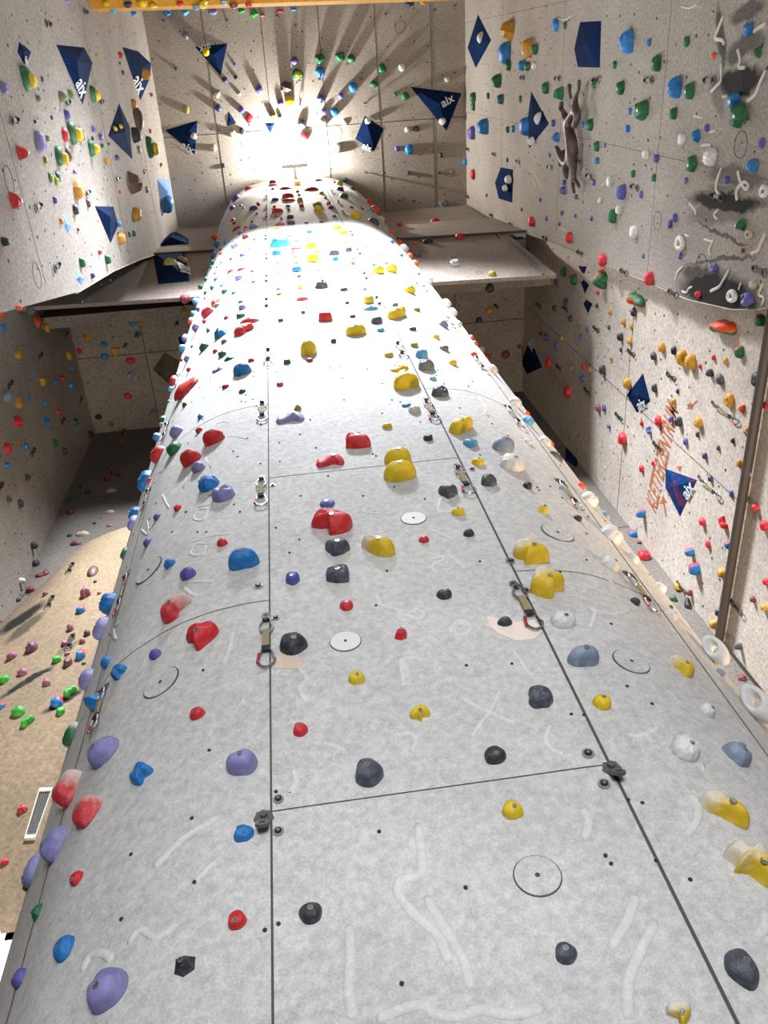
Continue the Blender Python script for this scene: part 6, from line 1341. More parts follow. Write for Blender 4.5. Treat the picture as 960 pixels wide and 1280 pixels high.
D['rel'] = [
(7,((.245,2.394,3.691),(.243,2.394,3.648),(.241,2.394,3.617),(.24,2.394,3.586),(.237,2.394,3.556),(.235,2.394,3.526),(.225,2.394,3.485),(.209,2.394,3.469),(.187,2.394,3.468),(.165,2.394,3.47),(.15,2.394,3.467),(.142,2.394,3.455),(.138,2.394,3.442),(.138,2.394,3.425),(.141,2.394,3.407),(.15,2.394,3.384),(.163,2.394,3.359),(.178,2.394,3.333),(.192,2.394,3.311),(.204,2.394,3.293),(.217,2.394,3.279),(.229,2.394,3.265),(.239,2.394,3.247),(.246,2.394,3.223),(.25,2.394,3.195),(.253,2.394,3.169),(.255,2.394,3.152))),
(7,((.223,2.394,3.393),(.231,2.394,3.37),(.241,2.394,3.338),(.253,2.394,3.303),(.263,2.394,3.271),(.274,2.394,3.241),(.285,2.394,3.212),(.294,2.394,3.184),(.301,2.394,3.157),(.303,2.394,3.13),(.302,2.394,3.103),(.301,2.394,3.079),(.3,2.394,3.063))),
(7,((-.03,2.395,3.334),(-.031,2.395,3.311),(-.033,2.395,3.279),(-.035,2.395,3.244),(-.038,2.395,3.213),(-.042,2.395,3.187),(-.046,2.395,3.162),(-.05,2.395,3.138),(-.052,2.395,3.115),(-.051,2.395,3.091),(-.049,2.395,3.067),(-.047,2.395,3.046),(-.045,2.395,3.032))),
(7,((.018,2.395,3.022),(.031,2.395,3.025),(.049,2.394,3.031),(.07,2.394,3.036),(.089,2.394,3.04),(.108,2.394,3.043),(.127,2.394,3.045),(.145,2.394,3.045),(.159,2.394,3.043),(.169,2.394,3.037),(.174,2.394,3.027),(.18,2.394,3.018),(.189,2.394,3.01),(.203,2.394,3.005),(.22,2.394,3),(.238,2.394,2.997),(.255,2.394,2.995),(.269,2.394,2.996),(.283,2.394,3),(.298,2.394,3.003),(.314,2.394,3.004),(.334,2.394,2.998),(.355,2.393,2.99),(.378,2.393,2.981),(.4,2.393,2.976),(.426,2.393,2.976),(.453,2.393,2.978),(.478,2.393,2.982),(.495,2.393,2.984))),
(7,((.832,2.391,3.651),(.834,2.391,3.639),(.836,2.391,3.622),(.838,2.391,3.603),(.835,2.391,3.585),(.827,2.391,3.567),(.815,2.391,3.546),(.803,2.391,3.529),(.795,2.391,3.516))),
(7,((.886,2.391,3.285),(.876,2.391,3.27),(.861,2.391,3.249),(.844,2.391,3.226),(.826,2.391,3.203),(.803,2.391,3.18),(.777,2.391,3.155),(.754,2.392,3.133),(.738,2.392,3.118))),
(7,((.912,2.391,3.189),(.895,2.391,3.171),(.871,2.391,3.147),(.846,2.391,3.12),(.823,2.391,3.096),(.805,2.391,3.077),(.788,2.391,3.059),(.773,2.392,3.04),(.758,2.392,3.019),(.745,2.392,2.991),(.732,2.392,2.959),(.721,2.392,2.93),(.713,2.392,2.91))),
(6,((1.257,2.425,3.675),(1.256,2.424,3.657),(1.254,2.424,3.631),(1.249,2.423,3.603),(1.238,2.42,3.577),(1.218,2.417,3.551),(1.19,2.412,3.523),(1.164,2.407,3.5),(1.147,2.405,3.484))),
(6,((1.275,2.428,3.19),(1.268,2.427,3.178),(1.259,2.425,3.16),(1.248,2.422,3.142),(1.237,2.42,3.128),(1.226,2.418,3.119),(1.213,2.416,3.112),(1.202,2.413,3.106),(1.194,2.412,3.103))),
(5,((-.15,2.395,4.646),(-.141,2.395,4.631),(-.128,2.395,4.609),(-.116,2.395,4.586),(-.111,2.395,4.564),(-.117,2.395,4.547),(-.13,2.395,4.531),(-.143,2.395,4.514),(-.149,2.395,4.496),(-.142,2.395,4.471),(-.129,2.395,4.441),(-.116,2.395,4.417),(-.111,2.395,4.404),(-.116,2.395,4.41),(-.128,2.395,4.428),(-.141,2.395,4.45),(-.15,2.395,4.464))),
(5,((.315,2.394,4.628),(.314,2.394,4.606),(.312,2.394,4.576),(.311,2.394,4.543),(.309,2.394,4.514),(.308,2.394,4.489),(.306,2.394,4.464),(.305,2.394,4.442),(.304,2.394,4.428))),
(4,((.313,2.394,4.616),(.323,2.394,4.617),(.338,2.393,4.619),(.354,2.393,4.619),(.368,2.393,4.617),(.381,2.393,4.61),(.393,2.393,4.601),(.403,2.393,4.591),(.411,2.393,4.585))),
(5,((.271,2.394,5.165),(.271,2.394,5.145),(.271,2.394,5.117),(.272,2.394,5.087),(.279,2.394,5.062),(.294,2.394,5.044),(.314,2.394,5.031),(.336,2.393,5.018),(.352,2.393,5.004),(.361,2.393,4.987),(.366,2.393,4.968),(.371,2.393,4.951),(.379,2.393,4.943),(.393,2.393,4.949),(.411,2.393,4.963),(.43,2.393,4.978),(.445,2.393,4.985),(.457,2.393,4.979),(.467,2.393,4.965),(.474,2.393,4.95),(.477,2.393,4.937),(.473,2.393,4.925),(.464,2.393,4.914),(.452,2.393,4.906),(.44,2.393,4.904),(.426,2.393,4.913),(.41,2.393,4.929),(.394,2.393,4.947),(.381,2.393,4.957),(.37,2.393,4.957),(.36,2.393,4.953),(.353,2.393,4.945),(.35,2.393,4.936),(.355,2.393,4.925),(.365,2.393,4.911),(.376,2.393,4.898),(.383,2.393,4.889))),
(4,((.823,2.391,4.583),(.826,2.391,4.568),(.83,2.391,4.548),(.834,2.391,4.525),(.838,2.391,4.503),(.841,2.391,4.48),(.844,2.391,4.456),(.847,2.391,4.434),(.85,2.391,4.416),(.855,2.391,4.404),(.861,2.391,4.395),(.866,2.391,4.389),(.87,2.391,4.385))),
(4,((.518,2.393,4.323),(.533,2.393,4.305),(.555,2.393,4.279),(.577,2.393,4.252),(.595,2.393,4.232),(.604,2.393,4.222),(.61,2.393,4.217),(.616,2.393,4.211),(.628,2.393,4.201),(.648,2.393,4.18),(.674,2.393,4.154),(.699,2.392,4.129),(.715,2.392,4.111))),
(4,((.703,2.392,4.328),(.693,2.392,4.308),(.677,2.393,4.28),(.66,2.393,4.249),(.643,2.393,4.222),(.626,2.393,4.2),(.607,2.393,4.178),(.589,2.393,4.158),(.573,2.393,4.139),(.559,2.393,4.121),(.546,2.393,4.103),(.535,2.393,4.088),(.527,2.393,4.078))),
(5,((.85,2.391,4.085),(.84,2.391,4.069),(.826,2.391,4.047),(.813,2.391,4.023),(.805,2.391,4.002),(.804,2.391,3.984),(.807,2.391,3.968),(.813,2.391,3.954),(.819,2.391,3.942),(.827,2.391,3.933),(.837,2.391,3.926),(.846,2.391,3.922),(.853,2.391,3.918))),
(5,((1.234,2.42,4.706),(1.25,2.423,4.733),(1.274,2.428,4.774),(1.298,2.434,4.817),(1.314,2.438,4.849),(1.315,2.438,4.864),(1.306,2.436,4.869),(1.298,2.434,4.869),(1.3,2.434,4.867),(1.315,2.438,4.862),(1.339,2.445,4.853),(1.367,2.454,4.846),(1.397,2.465,4.849),(1.431,2.478,4.867),(1.471,2.496,4.898),(1.51,2.516,4.932),(1.539,2.531,4.958))),
(5,((1.132,2.403,3.985),(1.14,2.404,3.983),(1.152,2.406,3.978),(1.166,2.408,3.975),(1.181,2.41,3.975),(1.195,2.412,3.979),(1.212,2.415,3.986),(1.228,2.419,3.995),(1.243,2.421,4.003),(1.256,2.424,4.011),(1.268,2.427,4.02),(1.279,2.429,4.028),(1.286,2.431,4.033))),
(4,((.629,2.393,4.772),(.623,2.393,4.78),(.615,2.393,4.792),(.607,2.393,4.802),(.601,2.393,4.804),(.599,2.393,4.793),(.598,2.393,4.773),(.599,2.393,4.753),(.603,2.393,4.74),(.611,2.393,4.735),(.621,2.393,4.735),(.632,2.393,4.739),(.642,2.393,4.744),(.652,2.393,4.752),(.662,2.393,4.763),(.671,2.393,4.776),(.675,2.393,4.789),(.675,2.393,4.803),(.671,2.393,4.82),(.665,2.393,4.836),(.656,2.393,4.845),(.644,2.393,4.848),(.628,2.393,4.846),(.612,2.393,4.84),(.599,2.393,4.831),(.589,2.393,4.815),(.58,2.393,4.794),(.574,2.393,4.773),(.569,2.393,4.759))),
(4,((.637,2.393,5.755),(.644,2.393,5.75),(.654,2.393,5.741),(.665,2.393,5.731),(.677,2.393,5.718),(.69,2.392,5.7),(.705,2.392,5.679),(.719,2.392,5.657),(.732,2.392,5.639),(.743,2.392,5.625),(.753,2.392,5.612),(.762,2.392,5.601),(.768,2.392,5.594))),
(4,((.602,2.393,5.424),(.62,2.393,5.431),(.645,2.393,5.441),(.672,2.393,5.448),(.694,2.392,5.445),(.71,2.392,5.427),(.722,2.392,5.398),(.732,2.392,5.367),(.739,2.392,5.343),(.745,2.392,5.325),(.747,2.392,5.311),(.749,2.392,5.299),(.75,2.392,5.291))),
(4,((.597,2.393,5.493),(.614,2.393,5.481),(.64,2.393,5.463),(.663,2.393,5.443),(.673,2.393,5.425),(.661,2.393,5.409),(.635,2.393,5.394),(.608,2.393,5.378),(.591,2.393,5.36),(.589,2.393,5.339),(.596,2.393,5.314),(.604,2.393,5.291),(.61,2.393,5.276))),
(4,((.212,2.394,4.138),(.225,2.394,4.14),(.244,2.394,4.143),(.263,2.394,4.146),(.278,2.394,4.143),(.289,2.394,4.136),(.297,2.394,4.125),(.302,2.394,4.111),(.304,2.394,4.097),(.3,2.394,4.082),(.291,2.394,4.064),(.281,2.394,4.047),(.275,2.394,4.036))),
(4,((-.071,2.395,4.154),(-.061,2.395,4.15),(-.048,2.395,4.143),(-.034,2.395,4.135),(-.021,2.395,4.127),(-.009,2.395,4.118),(.003,2.395,4.108),(.014,2.395,4.099),(.021,2.395,4.092))),
(4,((-.016,2.395,4.108),(-.033,2.395,4.05))),
(5,((-.193,2.396,4.029),(-.189,2.396,4.019),(-.184,2.396,4.004),(-.18,2.396,3.988),(-.179,2.396,3.972),(-.184,2.396,3.954),(-.192,2.396,3.934),(-.201,2.396,3.917),(-.205,2.396,3.909),(-.204,2.396,3.914),(-.2,2.396,3.928),(-.195,2.396,3.943),(-.192,2.396,3.954))),
(4,((.346,2.393,5.766),(.359,2.393,5.774),(.377,2.393,5.786),(.396,2.393,5.798),(.407,2.393,5.809),(.408,2.393,5.816),(.403,2.393,5.823),(.396,2.393,5.828),(.391,2.393,5.832))),
(5,((.812,2.391,6.055),(.808,2.391,6.074),(.802,2.391,6.102),(.795,2.391,6.125),(.786,2.391,6.126),(.772,2.392,6.095),(.754,2.392,6.042),(.739,2.392,5.987),(.733,2.392,5.949),(.738,2.392,5.935),(.751,2.392,5.934),(.768,2.392,5.937),(.789,2.391,5.935),(.815,2.391,5.924),(.848,2.391,5.91),(.879,2.391,5.897),(.9,2.391,5.888))),
(3,((.022,2.395,6.336),(.105,2.394,6.293))),
(3,((.368,2.393,6.037),(.361,2.393,6.057),(.351,2.393,6.088),(.34,2.393,6.116),(.33,2.394,6.13),(.318,2.394,6.122),(.305,2.394,6.1),(.296,2.394,6.074),(.297,2.394,6.054),(.314,2.394,6.04),(.342,2.393,6.028),(.37,2.393,6.018),(.39,2.393,6.011))),
(6,((-.697,2.463,3.715),(-.686,2.46,3.726),(-.671,2.455,3.742),(-.653,2.449,3.759),(-.636,2.444,3.775),(-.619,2.44,3.787),(-.603,2.435,3.798),(-.585,2.431,3.809),(-.565,2.427,3.819),(-.539,2.422,3.83),(-.51,2.417,3.842),(-.483,2.413,3.853),(-.464,2.41,3.86))),
(5,((-.752,2.483,3.444),(-.746,2.48,3.453),(-.738,2.477,3.466),(-.727,2.473,3.477),(-.715,2.469,3.481),(-.702,2.464,3.472),(-.687,2.46,3.455),(-.67,2.455,3.438),(-.654,2.45,3.428),(-.636,2.444,3.429),(-.615,2.439,3.436),(-.597,2.434,3.446),(-.584,2.431,3.452))),
(6,((-.914,2.563,3.427),(-.912,2.562,3.437),(-.908,2.56,3.451),(-.902,2.557,3.465),(-.895,2.552,3.473),(-.884,2.547,3.473),(-.871,2.539,3.469),(-.857,2.532,3.463),(-.844,2.526,3.455),(-.832,2.519,3.445),(-.82,2.513,3.432),(-.81,2.508,3.42),(-.802,2.505,3.412))),
(5,((-.547,2.423,3.592),(-.528,2.42,3.61),(-.508,2.417,3.628),(-.488,2.414,3.647),(-.468,2.411,3.667))),
(6,((-.4,2.403,4.5),(-.388,2.402,4.455))),
(5,((-.46,2.41,5.004),(-.46,2.41,4.981),(-.461,2.41,4.948),(-.463,2.41,4.911),(-.467,2.411,4.878),(-.473,2.412,4.847),(-.482,2.413,4.815),(-.49,2.414,4.787),(-.496,2.415,4.768))),
(5,((-.746,2.48,5.623),(-.73,2.474,5.612),(-.707,2.466,5.597),(-.682,2.458,5.582),(-.659,2.451,5.567),(-.635,2.444,5.552),(-.611,2.438,5.537),(-.589,2.432,5.523),(-.575,2.429,5.515))),
(5,((-.762,2.487,5.596),(-.752,2.482,5.573),(-.736,2.476,5.54),(-.72,2.471,5.507),(-.706,2.466,5.481),(-.694,2.462,5.463),(-.683,2.458,5.449),(-.673,2.455,5.438),(-.667,2.453,5.43))),
(4,((-.647,2.448,5.952),(-.65,2.449,5.931),(-.654,2.45,5.9),(-.66,2.452,5.872),(-.67,2.454,5.858),(-.687,2.46,5.864),(-.709,2.467,5.883),(-.731,2.475,5.909),(-.744,2.479,5.934),(-.745,2.48,5.959),(-.739,2.477,5.987),(-.729,2.474,6.011),(-.716,2.469,6.024),(-.7,2.464,6.018),(-.68,2.458,6.002),(-.661,2.452,5.984),(-.648,2.448,5.972))),
(4,((-.745,2.48,6.067),(-.725,2.473,6.065),(-.698,2.463,6.065),(-.666,2.453,6.063),(-.634,2.444,6.057),(-.598,2.434,6.043),(-.557,2.425,6.026),(-.52,2.419,6.012),(-.495,2.415,6.003))),
(4,((-.666,2.453,6.412),(-.67,2.454,6.388),(-.674,2.456,6.352),(-.681,2.458,6.319),(-.69,2.461,6.303),(-.707,2.466,6.309),(-.728,2.473,6.33),(-.748,2.481,6.359),(-.76,2.486,6.387),(-.762,2.487,6.414),(-.756,2.484,6.443),(-.747,2.48,6.468),(-.735,2.476,6.482),(-.719,2.47,6.479),(-.699,2.464,6.464),(-.681,2.458,6.446),(-.668,2.454,6.435))),
(4,((-.749,2.482,6.53),(-.729,2.474,6.52),(-.701,2.464,6.507),(-.669,2.454,6.493),(-.638,2.445,6.479),(-.606,2.436,6.46),(-.572,2.428,6.439),(-.541,2.422,6.421),(-.52,2.418,6.41))),
(4,((-1.068,2.664,7.154),(-1.059,2.657,7.114),(-1.046,2.646,7.057),(-1.031,2.635,6.995),(-1.017,2.626,6.942),(-1.003,2.617,6.893),(-.989,2.607,6.844),(-.976,2.599,6.801),(-.967,2.594,6.773))),
(4,((-.936,2.576,7.246),(-.876,2.542,6.941))),
(4,((-.874,2.541,7.185),(-.886,2.548,6.979))),
(4,((-.741,2.478,7.306),(-.683,2.458,7.056))),
(4,((-1.242,2.859,7.021),(-1.211,2.819,6.923),(-1.17,2.768,6.793),(-1.137,2.729,6.695),(-1.119,2.71,6.658),(-1.123,2.714,6.702),(-1.14,2.733,6.8),(-1.163,2.759,6.917),(-1.179,2.778,7.002))),
(4,((-1.259,2.882,5.815),(-1.239,2.856,5.757),(-1.212,2.82,5.675),(-1.188,2.789,5.605),(-1.178,2.777,5.578),(-1.187,2.788,5.609),(-1.21,2.818,5.685),(-1.236,2.851,5.771),(-1.248,2.868,5.826),(-1.24,2.857,5.831),(-1.221,2.831,5.808),(-1.199,2.804,5.78),(-1.185,2.785,5.761))),
(3,((-.305,2.398,6.656),(-.358,2.4,6.665),(-.412,2.404,6.678),(-.466,2.411,6.697))),
(3,((-.588,2.432,7.564),(-.571,2.428,7.548),(-.548,2.423,7.528),(-.522,2.419,7.506),(-.499,2.415,7.485),(-.478,2.412,7.462),(-.457,2.409,7.437),(-.438,2.407,7.413),(-.425,2.406,7.397))),
(3,((-.658,2.451,7.473),(-.595,2.434,7.446))),
(3,((-.514,2.418,7.358),(-.466,2.411,7.375))),
(3,((-.694,2.462,7.909),(-.682,2.458,7.907),(-.664,2.453,7.905),(-.645,2.447,7.901),(-.628,2.442,7.893),(-.612,2.438,7.878),(-.596,2.434,7.858),(-.583,2.431,7.84),(-.573,2.429,7.827))),
(3,((-.605,2.436,8.476),(-.599,2.434,8.481),(-.59,2.432,8.488),(-.582,2.431,8.498),(-.578,2.43,8.511),(-.578,2.43,8.527),(-.581,2.43,8.548),(-.586,2.431,8.569),(-.595,2.433,8.586),(-.609,2.437,8.601),(-.629,2.442,8.615),(-.648,2.448,8.627),(-.661,2.452,8.636))),
(3,((-.782,2.495,8.47),(-.754,2.484,8.49))),
(3,((-.859,2.533,8.733),(-.84,2.523,8.908))),
(3,((-.874,2.541,8.334),(-.873,2.541,8.52))),
(3,((-.889,2.549,9.64),(-.82,2.513,9.607))),
(3,((-.558,2.425,10.066),(-.433,2.406,10.047))),
(3,((-.553,2.424,12.088),(-.548,2.423,12.066),(-.542,2.422,12.034),(-.533,2.421,11.999),(-.52,2.419,11.969),(-.5,2.415,11.942),(-.473,2.412,11.918),(-.448,2.408,11.898),(-.431,2.406,11.884))),
(3,((-.779,2.494,11.892),(-.65,2.449,11.666))),
(3,((-1.04,2.642,9.21),(-1.034,2.637,9.327))),
(3,((-1.271,2.898,8.8),(-1.231,2.845,8.812),(-1.192,2.794,8.829))),
(3,((.122,2.394,8.234),(.218,2.394,8.167))),
(3,((.142,2.394,8.001),(.221,2.394,8.015))),
(3,((.502,2.393,7.187),(.562,2.393,7.201))),
(3,((.231,2.394,10.292),(.314,2.394,10.279),(.397,2.393,10.266))),
(3,((.312,2.394,8.544),(.41,2.393,8.472))),
(3,((.333,2.394,8.371),(.404,2.393,8.33))),
(3,((1.004,2.393,7.531),(.985,2.393,7.505),(.957,2.392,7.469),(.932,2.391,7.431),(.92,2.391,7.399),(.927,2.391,7.374),(.947,2.391,7.351),(.969,2.392,7.334),(.984,2.392,7.321))),
(3,((1.443,2.483,7.954),(1.443,2.483,7.904),(1.444,2.484,7.834),(1.442,2.483,7.758),(1.435,2.48,7.691),(1.418,2.473,7.632),(1.395,2.464,7.576),(1.373,2.456,7.531),(1.358,2.451,7.5))),
(3,((1.305,2.436,7.217),(1.323,2.441,7.233),(1.351,2.449,7.26),(1.38,2.459,7.287),(1.403,2.467,7.299),(1.418,2.473,7.286),(1.428,2.477,7.256),(1.435,2.48,7.223),(1.44,2.482,7.2))),
(4,((1.426,2.476,6.422),(1.437,2.481,6.426),(1.453,2.488,6.434),(1.47,2.496,6.44),(1.485,2.503,6.439),(1.498,2.51,6.428),(1.51,2.516,6.409),(1.52,2.521,6.389),(1.527,2.525,6.377))),
(5,((1.385,2.46,3.836),(1.355,2.45,3.79))),
(4,((1.51,2.516,5.261),(1.529,2.526,5.22),(1.548,2.536,5.181))),
(4,((-.202,2.396,4.312),(-.163,2.395,4.285))),
(3,((.421,2.393,4.437),(.384,2.393,4.38))),
(3,((.444,2.393,4.443),(.405,2.393,4.386))),
(3,((.466,2.393,4.45),(.428,2.393,4.393))),
(3,((.489,2.393,4.456),(.45,2.393,4.399))),
(3,((.511,2.393,4.463),(.472,2.393,4.405))),
(3,((.534,2.393,4.469),(.494,2.393,4.412))),
(3,((-.072,2.395,4.546),(-.086,2.395,4.494))),
(3,((-.051,2.395,4.541),(-.065,2.395,4.49))),
(3,((-.03,2.395,4.537),(-.044,2.395,4.486))),
(3,((-.009,2.395,4.533),(-.023,2.395,4.481))),
(3,((.012,2.395,4.529),(-.003,2.395,4.477))),
]
D['worm'] = [
(4,((4.54,-.182,10.737),(4.54,-.156,10.756),(4.54,-.119,10.784),(4.54,-.079,10.813),(4.54,-.047,10.834),(4.54,-.027,10.848),(4.54,-.012,10.858),(4.54,-.001,10.861),(4.54,.008,10.853),(4.54,.015,10.827),(4.54,.018,10.787),(4.54,.021,10.745),(4.54,.026,10.712),(4.54,.034,10.69),(4.54,.045,10.673),(4.54,.055,10.661),(4.54,.062,10.652))),
(4,((4.54,.115,10.363),(4.54,.132,10.348),(4.54,.156,10.326),(4.54,.182,10.304),(4.54,.204,10.29),(4.54,.223,10.291),(4.54,.24,10.3),(4.54,.255,10.308),(4.54,.266,10.303),(4.54,.27,10.279),(4.54,.269,10.242),(4.54,.267,10.205),(4.54,.266,10.18))),
(4,((4.54,.237,10.669),(4.54,.265,10.659),(4.54,.305,10.644),(4.54,.347,10.631),(4.54,.38,10.629),(4.54,.401,10.641),(4.54,.416,10.664),(4.54,.427,10.69),(4.54,.439,10.715),(4.54,.453,10.74),(4.54,.466,10.767),(4.54,.477,10.791),(4.54,.485,10.808))),
(4,((4.54,.291,9.792),(4.54,.312,9.807),(4.54,.342,9.829),(4.54,.374,9.852),(4.54,.404,9.872),(4.54,.428,9.884),(4.54,.451,9.892),(4.54,.472,9.901),(4.54,.492,9.918),(4.54,.51,9.948),(4.54,.526,9.986),(4.54,.54,10.024),(4.54,.55,10.05))),
(4,((4.54,-.031,10.104),(4.54,-.036,10.087),(4.54,-.044,10.064),(4.54,-.053,10.038),(4.54,-.06,10.011),(4.54,-.066,9.983),(4.54,-.073,9.953),(4.54,-.078,9.925),(4.54,-.081,9.905))),
(3,((4.54,.53,10.553),(4.54,.52,10.455))),
(4,((4.54,1.183,10.386),(4.54,1.206,10.4),(4.54,1.238,10.421),(4.54,1.274,10.442),(4.54,1.307,10.456),(4.54,1.335,10.461),(4.54,1.363,10.461),(4.54,1.387,10.456),(4.54,1.408,10.445),(4.54,1.422,10.424),(4.54,1.431,10.395),(4.54,1.438,10.367),(4.54,1.443,10.347))),
(4,((4.54,1.18,10.053),(4.54,1.195,10.041),(4.54,1.217,10.024),(4.54,1.24,10.004),(4.54,1.261,9.981),(4.54,1.28,9.954),(4.54,1.299,9.923),(4.54,1.314,9.893),(4.54,1.322,9.868),(4.54,1.32,9.848),(4.54,1.31,9.831),(4.54,1.297,9.819),(4.54,1.287,9.817),(4.54,1.277,9.825),(4.54,1.267,9.843),(4.54,1.26,9.865),(4.54,1.258,9.887),(4.54,1.264,9.911),(4.54,1.276,9.937),(4.54,1.291,9.963),(4.54,1.306,9.984),(4.54,1.321,10.001),(4.54,1.338,10.015),(4.54,1.355,10.025),(4.54,1.372,10.03),(4.54,1.391,10.025),(4.54,1.412,10.014),(4.54,1.43,10.001),(4.54,1.443,9.993))),
(3,((4.54,1.615,11.034),(4.54,1.623,11.004),(4.54,1.635,10.96),(4.54,1.649,10.915),(4.54,1.661,10.882),(4.54,1.674,10.865),(4.54,1.687,10.857),(4.54,1.699,10.853),(4.54,1.707,10.85))),
(3,((4.54,1.587,10.36),(4.54,1.598,10.376),(4.54,1.614,10.401),(4.54,1.631,10.423),(4.54,1.646,10.433),(4.54,1.657,10.421),(4.54,1.668,10.396),(4.54,1.676,10.369),(4.54,1.682,10.351))),
(3,((4.54,1.926,10.578),(4.54,1.926,10.549),(4.54,1.926,10.506),(4.54,1.926,10.462),(4.54,1.924,10.429),(4.54,1.918,10.407),(4.54,1.909,10.39),(4.54,1.903,10.381),(4.54,1.907,10.378),(4.54,1.925,10.389),(4.54,1.954,10.41),(4.54,1.985,10.432),(4.54,2.011,10.442),(4.54,2.03,10.436),(4.54,2.046,10.42),(4.54,2.059,10.401),(4.54,2.068,10.389))),
(4,((4.54,1.666,9.387),(4.54,1.686,9.398),(4.54,1.715,9.414),(4.54,1.746,9.43),(4.54,1.772,9.444),(4.54,1.792,9.45),(4.54,1.808,9.453),(4.54,1.823,9.458),(4.54,1.837,9.469),(4.54,1.852,9.492),(4.54,1.866,9.524),(4.54,1.879,9.555),(4.54,1.888,9.576))),
(4,((4.54,2.131,9.961),(4.54,2.153,9.977),(4.54,2.185,10.001),(4.54,2.219,10.027),(4.54,2.249,10.049),(4.54,2.272,10.065),(4.54,2.292,10.077),(4.54,2.311,10.092),(4.54,2.331,10.115),(4.54,2.356,10.155),(4.54,2.382,10.206),(4.54,2.406,10.256),(4.54,2.423,10.291))),
(3,((4.54,2.308,11.02),(4.54,2.326,11.045),(4.54,2.352,11.081),(4.54,2.381,11.118),(4.54,2.407,11.146),(4.54,2.433,11.159),(4.54,2.458,11.164),(4.54,2.48,11.166),(4.54,2.496,11.167))),
(3,((4.54,2.582,10.971),(4.54,2.583,10.951),(4.54,2.584,10.922),(4.54,2.583,10.892),(4.54,2.576,10.866),(4.54,2.562,10.847),(4.54,2.542,10.832),(4.54,2.522,10.817),(4.54,2.506,10.801),(4.54,2.496,10.781),(4.54,2.488,10.759),(4.54,2.483,10.739),(4.54,2.48,10.725))),
(3,((4.54,2.121,9.293),(4.54,2.143,9.304),(4.54,2.175,9.32),(4.54,2.208,9.333),(4.54,2.231,9.335),(4.54,2.239,9.319),(4.54,2.238,9.291),(4.54,2.235,9.261),(4.54,2.24,9.242),(4.54,2.257,9.237),(4.54,2.28,9.239),(4.54,2.303,9.245),(4.54,2.319,9.248))),
(3,((4.54,2.202,9.69),(4.54,2.273,9.718))),
(3,((4.54,1.01,10.902),(4.54,1.006,10.875),(4.54,1.001,10.836),(4.54,.995,10.794),(4.54,.991,10.759),(4.54,.99,10.73),(4.54,.991,10.704),(4.54,.992,10.683),(4.54,.992,10.668))),
(3,((4.54,1.198,10.776),(4.54,1.123,10.741))),
(3,((4.54,1.955,11.048),(4.54,1.971,10.941))),
(2,((4.54,1.816,17.469),(4.54,1.86,17.421),(4.54,1.922,17.355),(4.54,1.991,17.275),(4.54,2.055,17.187),(4.54,2.116,17.081),(4.54,2.179,16.957),(4.54,2.234,16.843),(4.54,2.272,16.765))),
(2,((4.54,1.773,17.016),(4.54,1.816,17.056),(4.54,1.88,17.117),(4.54,1.95,17.171),(4.54,2.015,17.191),(4.54,2.077,17.158),(4.54,2.139,17.09),(4.54,2.193,17.017),(4.54,2.23,16.967))),
(2,((4.54,1.965,17.613),(4.54,2.004,17.576),(4.54,2.059,17.525),(4.54,2.119,17.46),(4.54,2.172,17.382),(4.54,2.218,17.279),(4.54,2.261,17.154),(4.54,2.298,17.037),(4.54,2.323,16.957))),
(2,((4.54,1.904,17.408),(4.54,1.931,17.282),(4.54,1.969,17.101),(4.54,2.011,16.92),(4.54,2.05,16.79),(4.54,2.089,16.725),(4.54,2.131,16.696),(4.54,2.168,16.686),(4.54,2.194,16.677))),
(2,((4.54,1.655,13.585),(4.54,1.704,13.701),(4.54,1.755,13.819))),
(2,((4.54,1.552,13.302),(4.54,1.611,13.379),(4.54,1.671,13.458))),
(2,((4.54,2.626,15.619),(4.54,2.616,15.365),(4.54,2.607,15.121))),
(2,((4.54,-.41,16.244),(4.54,-.399,16.159),(4.54,-.382,16.038),(4.54,-.367,15.91),(4.54,-.36,15.8),(4.54,-.364,15.709),(4.54,-.376,15.624),(4.54,-.389,15.553),(4.54,-.398,15.504))),
(3,((4.54,.734,11.148),(4.54,.736,11.033),(4.54,.738,10.92))),
(3,((4.54,.867,10.738),(4.54,.844,10.62))),
(2,((4.54,-.318,11.352),(4.54,-.312,11.384),(4.54,-.303,11.43),(4.54,-.295,11.483),(4.54,-.291,11.534),(4.54,-.295,11.588),(4.54,-.302,11.646),(4.54,-.311,11.7),(4.54,-.317,11.737))),
]
D['cd'] = [
((.599,2.393,3.405),(-.003,-1,0),'climbing_tower',.076),
((.08,2.394,4.797),(-.003,-1,0),'climbing_tower',.072),
((-.796,2.502,4.8),(-.421,-.907,0),'climbing_tower',.092),
((1.34,2.446,4.462),(.288,-.958,0),'climbing_tower',.082),
((.577,2.393,5.906),(-.003,-1,0),'climbing_tower',.073),
((1.377,2.458,5.666),(.328,-.945,0),'climbing_tower',.094),
((-1.027,2.632,6.055),(-.585,-.811,0),'climbing_tower',.101),
]
D['ws'] = [
((-.247,2.397,3.886),(-.02,-1,0),'climbing_tower',.02),
((-.249,2.397,3.737),(-.02,-1,0),'climbing_tower',.02),
((.941,2.391,3.898),(.017,-1,0),'climbing_tower',.024),
((.947,2.391,3.741),(.024,-1,0),'climbing_tower',.023),
((-.244,2.397,5.056),(-.017,-1,0),'climbing_tower',.02),
((-.333,2.399,5.369),(-.043,-.999,0),'climbing_tower',.026),
((1.008,2.393,5.319),(.052,-.999,0),'climbing_tower',.026),
((1.01,2.393,5.031),(.052,-.999,0),'climbing_tower',.022),
((1.054,2.396,6.479),(.064,-.998,0),'climbing_tower',.019),
((-.248,2.397,6.555),(-.02,-1,0),'climbing_tower',.016),
]
